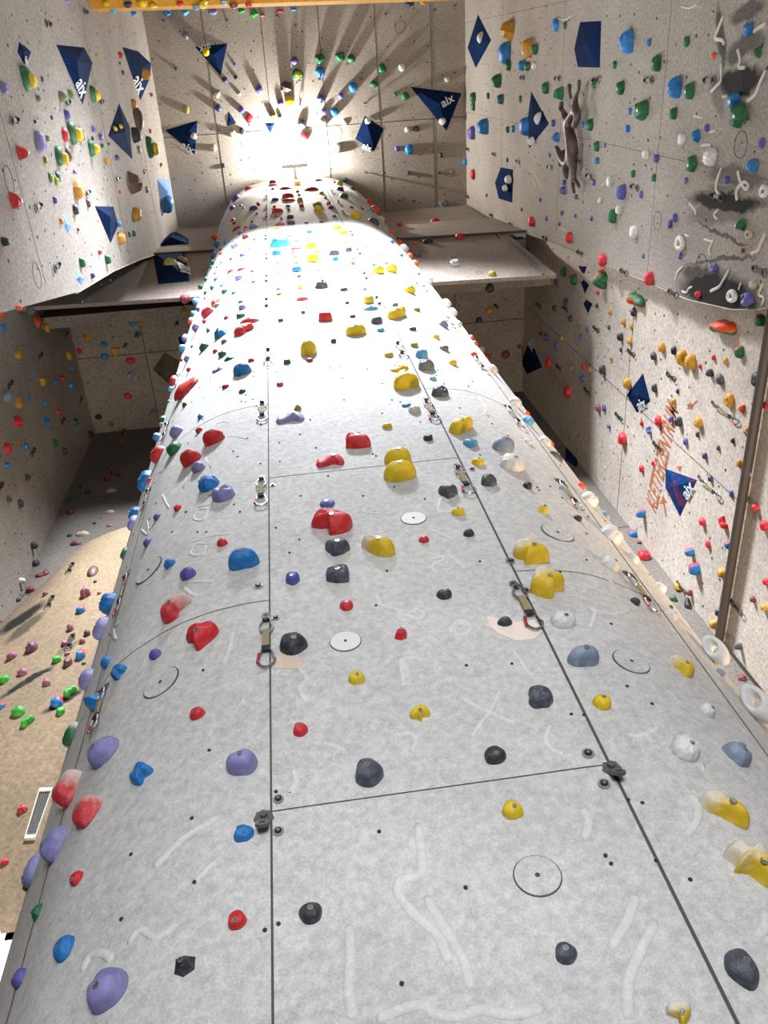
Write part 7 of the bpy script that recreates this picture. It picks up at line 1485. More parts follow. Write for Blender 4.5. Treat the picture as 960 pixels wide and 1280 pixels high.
D['cb'] = [
((.105,2.394,3.674),(-.003,-1,0),'climbing_tower',.007),
((.357,2.393,3.4),(-.003,-1,0),'climbing_tower',.006),
((.85,2.391,3.408),(-.003,-1,0),'climbing_tower',.007),
((1.08,2.398,3.312),(.084,-.996,0),'climbing_tower',.007),
((.105,2.394,3.114),(-.003,-1,0),'climbing_tower',.006),
((-.539,2.422,3.596),(-.19,-.982,0),'climbing_tower',.008),
((-.57,2.428,3.884),(-.215,-.977,0),'climbing_tower',.009),
((-.792,2.5,3.554),(-.406,-.914,0),'climbing_tower',.01),
((1.052,2.396,3.639),(.064,-.998,0),'climbing_tower',.007),
((1.007,2.393,3.659),(.052,-.999,0),'climbing_tower',.007),
((.597,2.393,4.513),(-.003,-1,0),'climbing_tower',.009),
((-.586,2.431,4.759),(-.219,-.976,0),'climbing_tower',.011),
((.35,2.393,5.365),(-.003,-1,0),'climbing_tower',.011),
((.849,2.391,5.35),(-.003,-1,0),'climbing_tower',.011),
((.255,2.394,5.06),(-.004,-1,0),'climbing_tower',.01),
((-.161,2.395,5.673),(-.009,-1,0),'climbing_tower',.011),
((-.073,2.395,6.359),(-.006,-1,0),'climbing_tower',.013),
((.116,2.394,6.607),(-.003,-1,0),'climbing_tower',.013),
((1.651,2.597,6.469),(.523,-.853,0),'climbing_tower',.032),
((1.315,2.438,4.172),(.264,-.965,0),'climbing_tower',.009),
((1.248,2.423,4.28),(.207,-.978,0),'climbing_tower',.01),
((.949,2.392,4.124),(.024,-1,0),'climbing_tower',.008),
((.998,2.393,4.111),(.039,-.999,0),'climbing_tower',.008),
((1.357,2.451,4.757),(.312,-.95,0),'climbing_tower',.013),
((1.458,2.49,5.397),(.417,-.909,0),'climbing_tower',.018),
((1.246,2.422,5.209),(.202,-.979,0),'climbing_tower',.012),
((.796,2.391,4.483),(-.007,-1,0),'climbing_tower',.009),
((-.798,2.503,3.823),(-.421,-.907,0),'climbing_tower',.011),
((-.297,2.398,3.358),(-.028,-1,0),'climbing_tower',.007),
((-.254,2.397,3.372),(-.02,-1,0),'climbing_tower',.007),
((-.256,2.397,3.927),(-.02,-1,0),'climbing_tower',.008),
((.843,2.391,3.441),(-.003,-1,0),'climbing_tower',.007),
((1,2.393,3.396),(.039,-.999,0),'climbing_tower',.007),
((-.524,2.419,4.218),(-.165,-.986,0),'climbing_tower',.009),
((.02,2.395,6.12),(-.003,-1,0),'climbing_tower',.012),
((.314,2.394,6.265),(-.003,-1,0),'climbing_tower',.012),
((-.234,2.396,5.979),(-.017,-1,0),'climbing_tower',.012),
((-.454,2.409,6.258),(-.12,-.993,0),'climbing_tower',.014),
((-.829,2.518,6.55),(-.442,-.897,0),'climbing_tower',.026),
((-.906,2.559,6.373),(-.487,-.873,0),'climbing_tower',.026),
((-.658,2.451,6.124),(-.285,-.959,0),'climbing_tower',.017),
((-.717,2.47,6.171),(-.333,-.943,0),'climbing_tower',.019),
((.71,2.392,7.874),(-.008,-1,0),'climbing_tower',.016),
((.39,2.393,7.113),(-.002,-1,0),'climbing_tower',.015),
((.462,2.393,6.841),(-.002,-1,0),'climbing_tower',.014),
((.062,2.394,7.084),(-.003,-1,0),'climbing_tower',.014),
((-.042,2.395,7.363),(-.004,-1,0),'climbing_tower',.016),
((.047,2.394,7.626),(-.003,-1,0),'climbing_tower',.016),
((1.188,2.411,8.175),(.163,-.987,0),'climbing_tower',.018),
((1.208,2.415,7.617),(.176,-.984,0),'climbing_tower',.017),
((1.41,2.47,7.534),(.361,-.933,0),'climbing_tower',.025),
((.335,2.394,7.982),(-.003,-1,0),'climbing_tower',.017),
]
D['wc'] = [
((-2.43,.777,10.139),(1,0,0),'wall_left',.185),
((-2.43,1.663,10.271),(1,0,0),'wall_left',.191),
((4.54,.94,10.075),(-1,0,0),'wall_right',.14),
((4.54,2.208,10.579),(-1,0,0),'wall_right',.132),
((-2.91,3.093,17.167),(-.003,-.999,-.032),'wall_end',.078),
((1.478,1.436,23),(0,0,-1),'ceiling',.112),
((4.125,2.509,23),(0,0,-1),'ceiling',.098),
((3.063,-.599,23),(0,0,-1),'ceiling',.126),
((3.141,3.27,22.782),(0,-1,0),'wall_end',.093),
((4.54,1.928,11.836),(-1,0,0),'wall_right',.105),
((.272,-.345,23),(0,0,-1),'ceiling',.088),
((3.071,3.137,15.158),(-.003,-.999,-.032),'wall_end',.065),
]
D['fig'] = [
((4.38,.467,14.98),.036),
((4.38,.584,14.947),.021),
((4.39,.694,14.872),.026),
((4.38,.41,14.536),.025),
((4.38,.531,14.541),.024),
((4.39,.667,14.723),.033),
((4.39,.797,14.652),.052),
((4.38,.909,14.529),.049),
((4.37,1.056,14.652),.043),
((4.41,.719,15.386),.031),
((4.41,.829,15.426),.038),
((4.4,.896,15.192),.048),
((4.4,1.029,15.064),.064),
((4.4,1.172,14.882),.077),
((4.4,1.332,14.752),.084),
((4.4,1.486,14.728),.071),
((4.41,1.639,14.682),.044),
((4.42,1.755,14.72),.034),
((4.44,1.873,14.762),.024),
((4.46,1.977,14.742),.021),
((4.44,1.802,14.563),.025),
((4.45,1.858,14.491),.02),
((4.42,1.369,15.613),.025),
((4.41,1.479,15.363),.049),
((4.41,1.6,15.092),.056),
((4.43,1.73,15.08),.038),
((4.46,1.811,15.133),.016),
]
D['fige'] = [(0, 1), (1, 2), (2, 5), (3, 4), (4, 5), (5, 6), (6, 7), (7, 8), (9, 10), (10, 11), (11, 12), (12, 13), (6, 12), (13, 14), (14, 15), (15, 16), (16, 17), (17, 18), (18, 19), (17, 20), (20, 21), (22, 23), (23, 24), (24, 25), (25, 26), (24, 15)]
D['paint'] = [
((((4.75,5.626,11.364),(4.75,5.495,11.159),(4.75,5.456,11.299)),(-1,0,0),'wall_hall_right'),'a4613a'),
((((4.75,5.566,11.272),(4.75,5.542,11.225),(4.75,5.692,11.11),(4.75,5.716,11.156)),(-1,0,0),'wall_hall_right'),'a4613a'),
((((4.75,4.051,10.919),(4.75,3.989,10.757),(4.75,3.934,10.86)),(-1,0,0),'wall_hall_right'),'a4613a'),
((((4.75,3.974,10.827),(4.75,3.855,10.705),(4.75,3.867,10.681),(4.75,3.985,10.802)),(-1,0,0),'wall_hall_right'),'a4613a'),
((((4.75,4.887,11.01),(4.75,4.818,10.86),(4.75,4.919,10.905)),(-1,0,0),'wall_hall_right'),'a4613a'),
((((.769,2.391,4.859),(.803,2.391,4.839),(.876,2.391,4.784),(.984,2.391,4.782),(.994,2.391,4.684),(.943,2.391,4.638),(.857,2.391,4.642),(.797,2.391,4.704),(.764,2.391,4.774)),(.003,-1,0),'climbing_tower'),'e3d3c6'),
((((-.122,2.395,4.634),(-.266,2.397,4.665),(-.254,2.397,4.744),(-.221,2.396,4.773),(-.147,2.395,4.745)),(-.016,-1,0),'climbing_tower'),'c9b8a8'),
]
D['strokes'] = {'wall_right':[
((.418,10.739),(.356,9.772),.074,1),
((1.559,11.13),(1.428,9.445),.054,1),
((2.535,11.091),(2.283,9.229),.132,1),
((2.36,11.05),(2.265,10.316),.056,.8),
((-.292,10.885),(.308,10.599),.048,.8),
((-.174,10.573),(-.242,9.996),.062,.7),
((.202,10.629),(.013,9.919),.072,.7),
((.102,10.335),(.046,9.867),.062,.6),
((1.262,10.778),(1.222,9.508),.069,.55),
((1.414,10.699),(1.417,9.794),.043,.5),
((1.758,11.079),(1.492,9.694),.073,.45),
((2.298,11.108),(1.874,9.309),.015,.7),
((1.786,11.03),(1.846,9.436),.014,.7),
((.383,10.836),(.67,10.582),.066,.4),
],'wall_bulge':[
((-3.703,10.011),(-3.381,10.437),.102,1),
((-3.602,9.685),(-3.223,10.208),.063,.7),
((-3.3,8.547),(-2.844,8.977),.032,1),
((-2.814,8.163),(-2.463,8.482),.031,1),
((-2.878,9.13),(-2.637,9.381),.034,.4),
],'wall_hall_far':[
((-4.318,11.407),(-3.982,12.01),.119,1),
((-4.194,10.941),(-3.834,11.839),.073,.7),
],'wall_hall_left':[
]}
D['misc'] = {'lamp':((.47,1.972,23),(0,0,-1),'ceiling'),'win':((-2.471,5.334,5.512),(.053,-.999,0),'wall_bulge'),'metal':((2.778,3.118,15.806),(-.003,-.999,-.032),'wall_end'),'winB':((-1.45,3.182,3.842),(-.875,-.485,0),'climbing_tower')}
D['graf'] = [
((4.75,5.828,11.507),(-1,0,0),'wall_hall_right'),
((4.75,4.166,11.193),(-1,0,0),'wall_hall_right'),
]
D['vent'] = (((-2.579,5.328,7.15),(-2.466,5.334,7.145),(-2.488,5.333,6.613),(-2.575,5.328,6.617)),(.053,-.999,0),'wall_bulge')
CAM = [[0.990729, 0.108078, 0.082313], [0.056466, -0.878673, 0.474074], [-0.123563, 0.465031, 0.876629]]
LP = dict(flood=1100, tower_key=1600, spread=72, back=330, warm=45, front=75, hall=140, world=.13, exp=0.0)
# ------------------------------------------------------------------ build: surfaces
M_TOWER = wall_mat('tower_grey_paint', 'bdbcb8', 'adaca9', 'dededc', speck=.22, sm_amt=.4, bump=.2)
M_CEIL = wall_mat('ceiling_sand_paint', '979086', '878077', 'b5afa6', speck=.4)
M_LEFT = wall_mat('left_sand_paint', '867f77', '777069', 'aaa49c', speck=.42)
M_RIGHT = wall_mat('right_sand_paint_black_brushwork', '938c82', '837c73', 'b8b2a9', speck=.38, strokes=D['strokes']['wall_right'], plane='YZ')
M_END = wall_mat('beam_sand_paint', '8a8075', '796f66', 'a89e93', speck=.4)
M_HL = wall_mat('hall_left_paint', '9c9388', '8a8176', 'bcb5aa', speck=.4)
M_HR = wall_mat('hall_right_paint', 'bfb4a7', 'ada296', 'd8d0c6', speck=.4)
M_FAR = wall_mat('far_wall_paint', '6f6860', '605a53', '8d867d', speck=.4, strokes=D['strokes']['wall_hall_far'], plane='XZ')
M_TAN = wall_mat('bare_tan_ply', '7f6d55', '6d5d49', '97866c', speck=.35, strokes=D['strokes']['wall_bulge'], plane='XZ')
M_FLOOR = wall_mat('floor_matting', '6b6a68', '5a5957', '8a8987', speck=.3)
M_OVER = wall_mat('overhead_ochre_paint', 'c08a2c', 'a87424', 'd9b26a', speck=.3)
M_SEAM = plain('seam_shadow_gap', '4b4947', .9); M_DARK = plain('dark_steel', '2a2a2c', .45, .6); M_STEEL = plain('steel', 'b4b6ba', .28, .95)
M_HOLE = plain('bolt_hole_black', '2f2c2a', .9); M_WHITE = plain('white_cover_disc', 'd3d2ce', .6); M_RED = plain('red_anodised', 'a81f28', .35, .3)
M_WEB = plain('tan_webbing', '8d8160', .9); M_WEBD = plain('dark_webbing', '2b2630', .9); M_WASH = plain('zinc_washer', '9fa3a6', .35, .7)
M_LET = plain('white_lettering', 'c9ced6', .7); M_GRAF = plain('orange_brown_paint', 'a4613a', .85)
ST = structures(); SO = {}
smat = {'climbing_tower':M_TOWER,'ceiling':M_CEIL,'wall_left':M_LEFT,'wall_right':M_RIGHT,'wall_end':M_END,'wall_hall_left':M_HL,'wall_hall_right':M_HR,
        'ceiling_hall':M_END,'wall_hall_far':M_FAR,'wall_bulge':M_TAN,'overhead_beam':M_OVER,'floor':M_FLOOR}
for nm, (vs, fs) in ST.items():
    o = link(nm, mesh(nm, vs, fs), smat[nm]); SO[nm] = o
    if nm in ('climbing_tower', 'wall_bulge'):
        for p in o.data.polygons: p.use_smooth = len(p.vertices) == 4
    if nm not in ('climbing_tower', 'overhead_beam'): tag(o, kind='structure')
tower = tag(SO['climbing_tower'], 'tall grey rounded climbing tower covered in coloured holds, rising from bottom to ceiling', 'climbing wall')
tag(SO['overhead_beam'], 'ochre overhanging beam crowded with holds along the very top edge', 'beam')
def outward(i):
    a = Vector(SECF[max(i-1,0)]); b = Vector(SECF[min(i+1,len(SECF)-1)]); d = (b-a).normalized(); return Vector((d.y, -d.x))
def sec_idx(x, y): return min(range(len(SECF)), key=lambda i: (SECF[i][0]-x)**2+(SECF[i][1]-y)**2)
iL, iR, iF, iG = sec_idx(-.274,2.397), sec_idx(1.004,2.393), sec_idx(-1.25,2.87), sec_idx(1.80,2.70)
sm_ = MB()
def strip(i0, i1, z, w=.0028):
    vs = []
    for i in range(i0, i1+1):
        n = outward(i); p = Vector(SECF[i])+n*.0015
        vs += [(p.x, p.y, z-w), (p.x, p.y, z+w)]
    sm_.add(vs, [(2*k, 2*k+2, 2*k+3, 2*k+1) for k in range(i1-i0)])
def vline(i, w=.005, x=None):
    n = outward(i); t = Vector((-n.y, n.x)); p = Vector(SECF[i])+n*.002
    sm_.add([(p.x-t.x*w, p.y-t.y*w, .02),(p.x+t.x*w, p.y+t.y*w, .02),(p.x+t.x*w, p.y+t.y*w, E(HC)),(p.x-t.x*w, p.y-t.y*w, E(HC))], [(0,1,2,3)])
for k in range(-1, 7):
    strip(iL, iR, E(2.235+2.84*k))
    strip(4, iL, E(3.624+2.84*k)); strip(iR, len(SECF)-6, E(3.62+2.84*k))
vline(iL, .004); vline(iR, .006); vline(iF, .005); vline(iG, .005)
sm_.build('panel_seam', M_SEAM, tower)
# cast-in worm, arc and fossil mouldings on the tower skin
rl = MB()
M_REL = wall_mat('relief_paint', 'cdccc8', 'bfbeba', 'e6e6e3', speck=.15, sm_amt=.6, bump=.15)
for w, pts in D['rel']:
    P = [Vector(p) for p in pts]; r = w*.0029; rl = MB()
    ups = []
    for p in P:
        i = sec_idx(p.x, p.y); n = outward(i); ups.append(Vector((n.x, n.y, 0)))
    rl.tube([p-u*r*.2 for p, u in zip(P, ups)], [r*.55]+[r]*(len(P)-2)+[r*.55], 10, flat=.6, up=ups)
    rl.build('cast_relief', M_REL, tower, True)
def discs(L, name, f):
    for c, n, s, r in L: f(Vector(c), Vector(n), SO[s], r)
def cover(c, n, par, r, white):
    m = MB(); m.disc(c+n*.002, n, r, .003, 32); m.ring(c, n, r, r*1.06, .0015, 32, 1); m.disc(c+n*.006, n, r*.11, .001, 10, 1)
    m.build('cover_disc', [M_WHITE if white else M_TOWER, M_SEAM], par)
for k, q in enumerate(D['cd']): cover(Vector(q[0]), Vector(q[1]), SO[q[2]], q[3], k in (1, 4))
def washer(c, n, par, r):
    m = MB(); m.disc(c+n*.004, n, r, .004, 20); m.disc(c+n*.009, n, r*.62, .003, 16, 1); m.disc(c+n*.013, n, r*.34, .002, 6, 2)
    m.build('anchor_bolt', [M_WASH, M_DARK, M_STEEL], par)
for q in D['ws']: washer(Vector(q[0]), Vector(q[1]), SO[q[2]], q[3])
bh = MB()
for q in D['cb']: bh.disc(Vector(q[0])+Vector(q[1])*.003, Vector(q[1]), .0075, .001, 8)
rnd = random.Random(5)
for k in range(460):
    i = rnd.randrange(8, len(SECF)-10); z = E(rnd.uniform(4.2, HC-.2)); n = outward(i); p = Vector(SECF[i])
    bh.disc((p.x+n.x*.003, p.y+n.y*.003, z), (n.x, n.y, 0), .0075, .001, 6)
t = bh.build('bolt_holes', M_HOLE, tower); t['kind'] = 'stuff'
for k, (q, c) in enumerate(D['paint']):
    P = [Vector(p)+Vector(q[1])*.0022 for p in q[0]]; m = MB(); m.slab(P, Vector(q[1])*-.002)
    m.build('painted_arrow' if c == 'a4613a' else 'repair_patch', M_GRAF if c == 'a4613a' else plain('bare_filler_%d' % k, c, .9), SO[q[2]])
# T-nut holes of the flat walls
def holes(name, org, ux, uy, nx, ny, n, step, seed):
    m = MB(); r = random.Random(seed); org = Vector(org); ux = Vector(ux); uy = Vector(uy); n = Vector(n)
    for i in range(nx):
        for j in range(ny):
            if r.random() < .72:
                m.disc(org+ux*(i+.5+r.uniform(-.35,.35))*step+uy*(j+.5+r.uniform(-.35,.35))*step+n*.003, n, r.choice((.011,.014,.018)), .001, 6)
    return m
for nm, org, ux, uy, nx, ny, n, st in (('ceiling',(UL,-1.6,E(HC)),(1,0,0),(0,1,0),23,16,(0,0,-1),.3),('wall_left',(UL,-1.5,E(10.4)),(0,1,0),(0,0,1),12,32,(1,0,0),.34),
     ('wall_left',(UL+.06,-.8,E(7.2)),(0,1,0),(0,0,1),8,9,(1,0,0),.33),('wall_right',(UR,-1.2,E(6.9)),(0,1,0),(0,0,1),10,40,(-1,0,0),.34),
     ('wall_hall_right',(HR,2.6,E(7.8)),(0,1,0),(0,0,1),12,28,(-1,0,0),.32),('wall_hall_left',(HL,2.2,E(8)),(0,1,0),(0,0,1),13,26,(1,0,0),.33),
     ('ceiling_hall',(HL,3.4,E(HH)),(1,0,0),(0,1,0),28,9,(0,0,-1),.32),('wall_hall_far',(HL,HV,E(8)),(1,0,0),(0,0,1),28,26,(0,-1,0),.32)):
    t = holes(nm, org, ux, uy, nx, ny, n, st, len(nm)*3).build('bolt_holes', M_HOLE, SO[nm]); t['kind'] = 'stuff'
# joints between plywood sheets
def joints(nm, segs, w=.012):
    m = MB()
    for a, b in segs: m.tube([a, b], w, 4)
    m.build('sheet_joint', M_SEAM, SO[nm])
zc = E(HC)
joints('ceiling', [((x,-4,zc),(x,3.27,zc)) for x in (-1.25,0,1.25,2.5,3.75)]+[((UL,y,zc),(UR,y,zc)) for y in (-1.2,1.3)], .008)
joints('wall_right', [((UR,y,E(7)),(UR,y,E(HC))) for y in (-.6,1.2)]+[((UR,-4,E(h)),(UR,2.7,E(h))) for h in (10.4,14.2,18)], .003)
joints('wall_left', [((UL,-4,E(14.0)),(UL,2.5,E(14.2))),((UL,-4,E(17.9)),(UL,3.1,E(17.9))),((UL+.06,-4,E(8.5)),(UL+.06,1.8,E(8.9)))], .003)
joints('wall_end', [((HL,3.01,E(17.0)),(HR,3.01,E(16.0))),((4.0,3.03,E(16.1)),(4.0,3.14,E(13.1)))], .022)
joints('wall_bulge', [((-3.4,5.43,E(5.8)),(-1.6,5.36,E(6.5)))], .012)
joints('ceiling_hall', [((x,3.3,E(HH)),(x,HV,E(HH))) for x in (-3,-1.6,3.3)]+[((HL,4.9,E(HH)),(HR,4.9,E(HH)))], .009)
joints('wall_hall_right', [((HR,3,E(h)),(HR,HV,E(h))) for h in (11.2,)]+[((HR,4.6,E(7.8)),(HR,4.6,E(HH)))], .006)
joints('wall_hall_far', [((HL,HV,E(h)),(HR,HV,E(h))) for h in (10.7,13.7)], .01)
m = MB(); m.tube([(HR-.03,2.2,E(7.75)),(HR-.03,HV,E(7.75))], .055, 8)
tag(m.build('trim_1', plain('dark_brown_rail', '4a4038', .6)), kind='structure')
m = MB()
for a, b in (((UL+.02,-6,E(10.2)),(UL+.02,2.19,E(10.2))),): m.tube([a, b], .035, 4)
for P in ([(UL+.02,2.20,E(10.2)),(UL+.02,2.45,E(12.6)),(UL+.02,2.75,E(14.9)),(UL+.02,3.0,E(16.6)),(UL+.02,3.2,E(18.0))],
          [(UR-.01,3.24,E(19.9)),(UR-.01,3.10,E(16.6)),(UR-.01,2.89,E(14.0)),(UR-.01,2.76,E(11.5)),(UR-.01,2.64,E(9.2)),(UR-.01,2.50,E(8.2)),(UR-.01,2.36,E(7.65)),(UR-.01,2.15,E(7.2)),(UR-.01,1.85,E(6.9))]): m.tube(P, .008, 4)
tag(m.build('trim_2', plain('pale_edge_strip', '8d8578', .5)), kind='structure')
# wide circular inspection covers drawn on the flat walls
for c, n, s, r in D['wc']:
    m = MB(); m.ring(Vector(c), Vector(n), min(r,.12), min(r,.12)*1.06, .003, 28); m.build('round_cover_outline', M_SEAM, SO[s])
# window low on the left
wn = MB(); wn.box((-3.05,5.24,5.10),(-2.40,5.30,5.16)); wn.box((-3.05,5.24,5.66),(-2.40,5.30,5.72)); wn.box((-2.46,5.24,5.10),(-2.40,5.30,5.72)); wn.box((-3.05,5.24,5.10),(-2.99,5.30,5.72))
wf = tag(wn.build('window_1', plain('white_window_frame', 'd8d8d4', .5)), kind='structure')
wn = MB(); wn.box((-2.99,5.27,5.16),(-2.46,5.105,5.66)); wn.build('pane', plain('daylit_pane', 'ffffff', .3, 0, ('ffffff', 6.0)), wf)
# ventilation grille
q = D['vent']; P = [Vector(p) for p in q[0]]; n = Vector(q[1])
vt = bpy.data.objects.new('vent_grille', None); C.objects.link(vt); cen = sum(P, Vector())/4; vt.location = cen+n*.02
tag(vt, 'rectangular ventilation grille with cream frame low on the tan wall at left', 'vent')
def rel_(v): return v-vt.location
m = MB(); s_ = .97
for i in range(4):
    a, b = P[i], P[(i+1)%4]; ai, bi = cen+(a-cen)*s_*.9, cen+(b-cen)*s_*.9
    m.slab([rel_(a+n*.03), rel_(b+n*.03), rel_(bi+n*.03), rel_(ai+n*.03)], -n*.05)
m.build('frame', plain('cream_frame', 'cfc6b0', .6), vt)
m = MB(); m.slab([rel_(cen+(p-cen)*.9+n*.002) for p in P], -n*.02); m.build('backing', M_HOLE, vt)
m = MB()
for i in range(1, 18):
    t = i/18; m.tube([rel_(P[0].lerp(P[3], t).lerp(cen, .1)+n*.012), rel_(P[1].lerp(P[2], t).lerp(cen, .1)+n*.012)], .006, 4)
for i in range(1, 6):
    t = i/6; m.tube([rel_(P[0].lerp(P[1], t).lerp(cen, .1)+n*.012), rel_(P[3].lerp(P[2], t).lerp(cen, .1)+n*.012)], .006, 4)
m.build('mesh_screen', plain('grey_screen', '6c6a66', .5, .4), vt)
# ------------------------------------------------------------------ holds
PAL = {'black':('24262b',.12),'slate':('3d434d',.25),'grey':('70747a',.2),'steelblue':('7d8ea2',.3),'yellow':('e0c010',.12),'yellowchalk':('dcb814',.2),'paleyellow':('cfc46a',.2),
 'red':('cf1f27',.15),'redchalk':('cc3038',.35),'purple':('5450a0',.15),'lavender':('8583b8',.25),'pink':('d45464',.25),'skyblue':('5aa5d2',.25),'blue':('1477bd',.12),
 'olive':('9a8c30',.2),'green':('17663a',.12),'greenchalk':('17663a',.25),'sage':('6f8056',.2),'lime':('2f9c2c',.1),'teal':('2b6a70',.2),'orange':('e8531c',.1),'coral':('cf6a55',.2),'ochre':('c8922a',.12),
 'brown':('5a3c34',.1),'maroon':('7d2c33',.12),'plum':('683347',.15),'mauve':('8d5060',.2),'navy':('26335c',.15),'white':('dedcd8',.2),'beige':('bdae98',.2)}
HM = {}
def hm(c):
    if c not in HM:
        h, ch = PAL[c]; HM[c] = hold_mat('resin_'+c, h, ch, .9 if c == 'yellowchalk' else .75 if c in ('redchalk','greenchalk') else 0, c in ('slate','black','steelblue'))
    return HM[c]
def mats(c):
    if c == 'redblue': return [hm('red'), hm('blue')]
    if c == 'orangegreen': return [hm('orange'), hm('green')]
    if c == 'bicolour': return [hm('green')]
    return [hm(c)]
MC = {}
def hmesh(kind, var, c):
    k = (kind, var, c)
    if k not in MC:
        vs, fs = hold_shape(kind, var); me = mesh('hold_'+kind, vs, fs, kind != 'p')
        for m_ in mats(c): me.materials.append(m_)
        if len(me.materials) > 1:
            for p in me.polygons: p.material_index = 1 if p.center.y+.2*p.center.x < -.04 else 0
        tp = max(vs, key=lambda v: v[2]-.8*(v[0]**2+v[1]**2)) if kind in 'rkob' else max(vs, key=lambda v: -((v[0]-.02)**2+(v[1]+.13)**2)+.05*v[2]); MC[k] = (me, Vector(tp))
    return MC[k]
bm_ = MB(); bm_.ring((0,0,0), (0,0,1), .62, 1.0, .35, 14); bm_.disc((0,0,.12), (0,0,1), .66, .0, 14, 1); bm_.disc((0,0,.2), (0,0,1), .34, .0, 6, 2)
BOLT = mesh('bolt', bm_.v, bm_.f)
for m_ in (M_WASH, M_DARK, M_STEEL): BOLT.materials.append(m_)
BOLT.polygons.foreach_set('material_index', bm_.m)
core_vs, core_fs = hold_shape('d', 1); CORE = mesh('core', core_vs, core_fs, True); CORE.materials.append(hm('yellow'))
def hframe(pos, n, th):
    n = Vector(n).normalized(); up = Vector((0,0,1)) if abs(n.z) < .8 else Vector((0,-1,0))
    t2 = (up-n*up.dot(n)).normalized(); t1 = t2.cross(n)
    return (t1*math.cos(th)+t2*math.sin(th)), (-t1*math.sin(th)+t2*math.cos(th)), n
def hmat(pos, n, th, sx, sy, sz):
    a, b, c = hframe(pos, n, th); return Matrix(((a.x*sx,b.x*sy,c.x*sz,pos[0]),(a.y*sx,b.y*sy,c.y*sz,pos[1]),(a.z*sx,b.z*sy,c.z*sz,pos[2]),(0,0,0,1)))
SK = ['climbing_tower','wall_left','wall_right','wall_end','ceiling','ceiling_hall','wall_hall_left','wall_hall_right','wall_hall_far','wall_bulge','overhead_beam','volume']
SN = ['tower','left wall','right wall','beam','ceiling','soffit behind the tower','lower left wall','lower right wall','far wall','tan wall','overhead beam','volumes']
FN = {1:(1,0,0), 2:(-1,0,0), 4:(0,0,-1), 5:(0,0,-1), 6:(1,0,0), 7:(-1,0,0), 8:(0,-1,0)}
def snormal(si, pos):
    if si == 0: v = outward(sec_idx(pos[0], pos[1])); return (v.x, v.y, 0)
    return FN[si]
for label, ck, si, pos, n, th, s, fl in D['holds']:
    c, kind, var = ck; foot = fl > 1; bolt = fl % 2
    if n is None: n = snormal(si, pos)
    me, tp = hmesh(kind, var, c); o = bpy.data.objects.new('foothold' if foot else 'climbing_hold', me); C.objects.link(o)
    o.matrix_world = hmat(pos, n, th, *s); tag(o, label, 'foothold' if foot else 'climbing hold', c+(' footholds' if foot else ' holds')+' on the '+SN[si])
    if kind == 'b':
        k = bpy.data.objects.new('core', CORE); C.objects.link(k); k.parent = o; k.location = (.08, -.02, .5); k.scale = (.6,.6,.6); k['label'] = 'yellow core'
    elif bolt:
        r = min(.014, max(.009, .09*s[0])); k = bpy.data.objects.new('bolt', BOLT); C.objects.link(k); k.parent = o
        k.location = (tp.x, tp.y, tp.z-.02); k.scale = (r/s[0], r/s[1], r/s[2]*.9)
tiny = MB(); cols_ = sorted({h[0][0] for h in D['tiny']} - {'redblue','orangegreen','bicolour'}); ci = {c: i for i, c in enumerate(cols_)}
for ck, si, pos, n, th, s in D['tiny']:
    c, kind, var = ck
    if n is None: n = snormal(si, pos)
    vs, fs = hold_shape(kind, var); mt = hmat(pos, n, th, *s); tiny.add([mt @ Vector(v) for v in vs], fs, ci.get(c, ci.get('red')))
o = tag(tiny.build('foothold_chips', [hm(c) for c in cols_], None, True), 'tiny screw-on foothold chips of many colours scattered over all walls', 'footholds', kind='stuff')
# ------------------------------------------------------------------ volumes with lettering
def vol_mat(name, base, spots, speckc):
    m, nt, b = newmat(name); tc = N(nt, 'ShaderNodeTexCoord'); n1 = N(nt, 'ShaderNodeTexNoise', Scale=3.5, Detail=6.0, Roughness=.7); nt.links.new(tc.outputs['Object'], n1.inputs['Vector'])
    n2 = N(nt, 'ShaderNodeTexNoise', Scale=40.0, Detail=2.0); nt.links.new(tc.outputs['Object'], n2.inputs['Vector'])
    c = mix(nt, ramp(nt, n1.outputs['Fac'], .5, .75), col(base), col(spots)); c = mix(nt, math_(nt, 'MULTIPLY', ramp(nt, n2.outputs['Fac'], .55, .8), .3), c, col(speckc))
    nt.links.new(c, b.inputs['Base Color']); b.inputs['Roughness'].default_value = .9; b.inputs['Specular IOR Level'].default_value = .04; return m
V_NAVY = vol_mat('navy_printed_ply', '0a1c3c', '10294e', '3a4c6c'); V_MIX = vol_mat('navy_red_print', '10305c', '8e2830', '3a86ac'); V_PALE = vol_mat('pale_blue_ply', '5f7fae', 'a5adb8', 'c8ccd4')
V_ROCK = vol_mat('brown_rock_resin', '5b5046', '463d36', '7b7065')
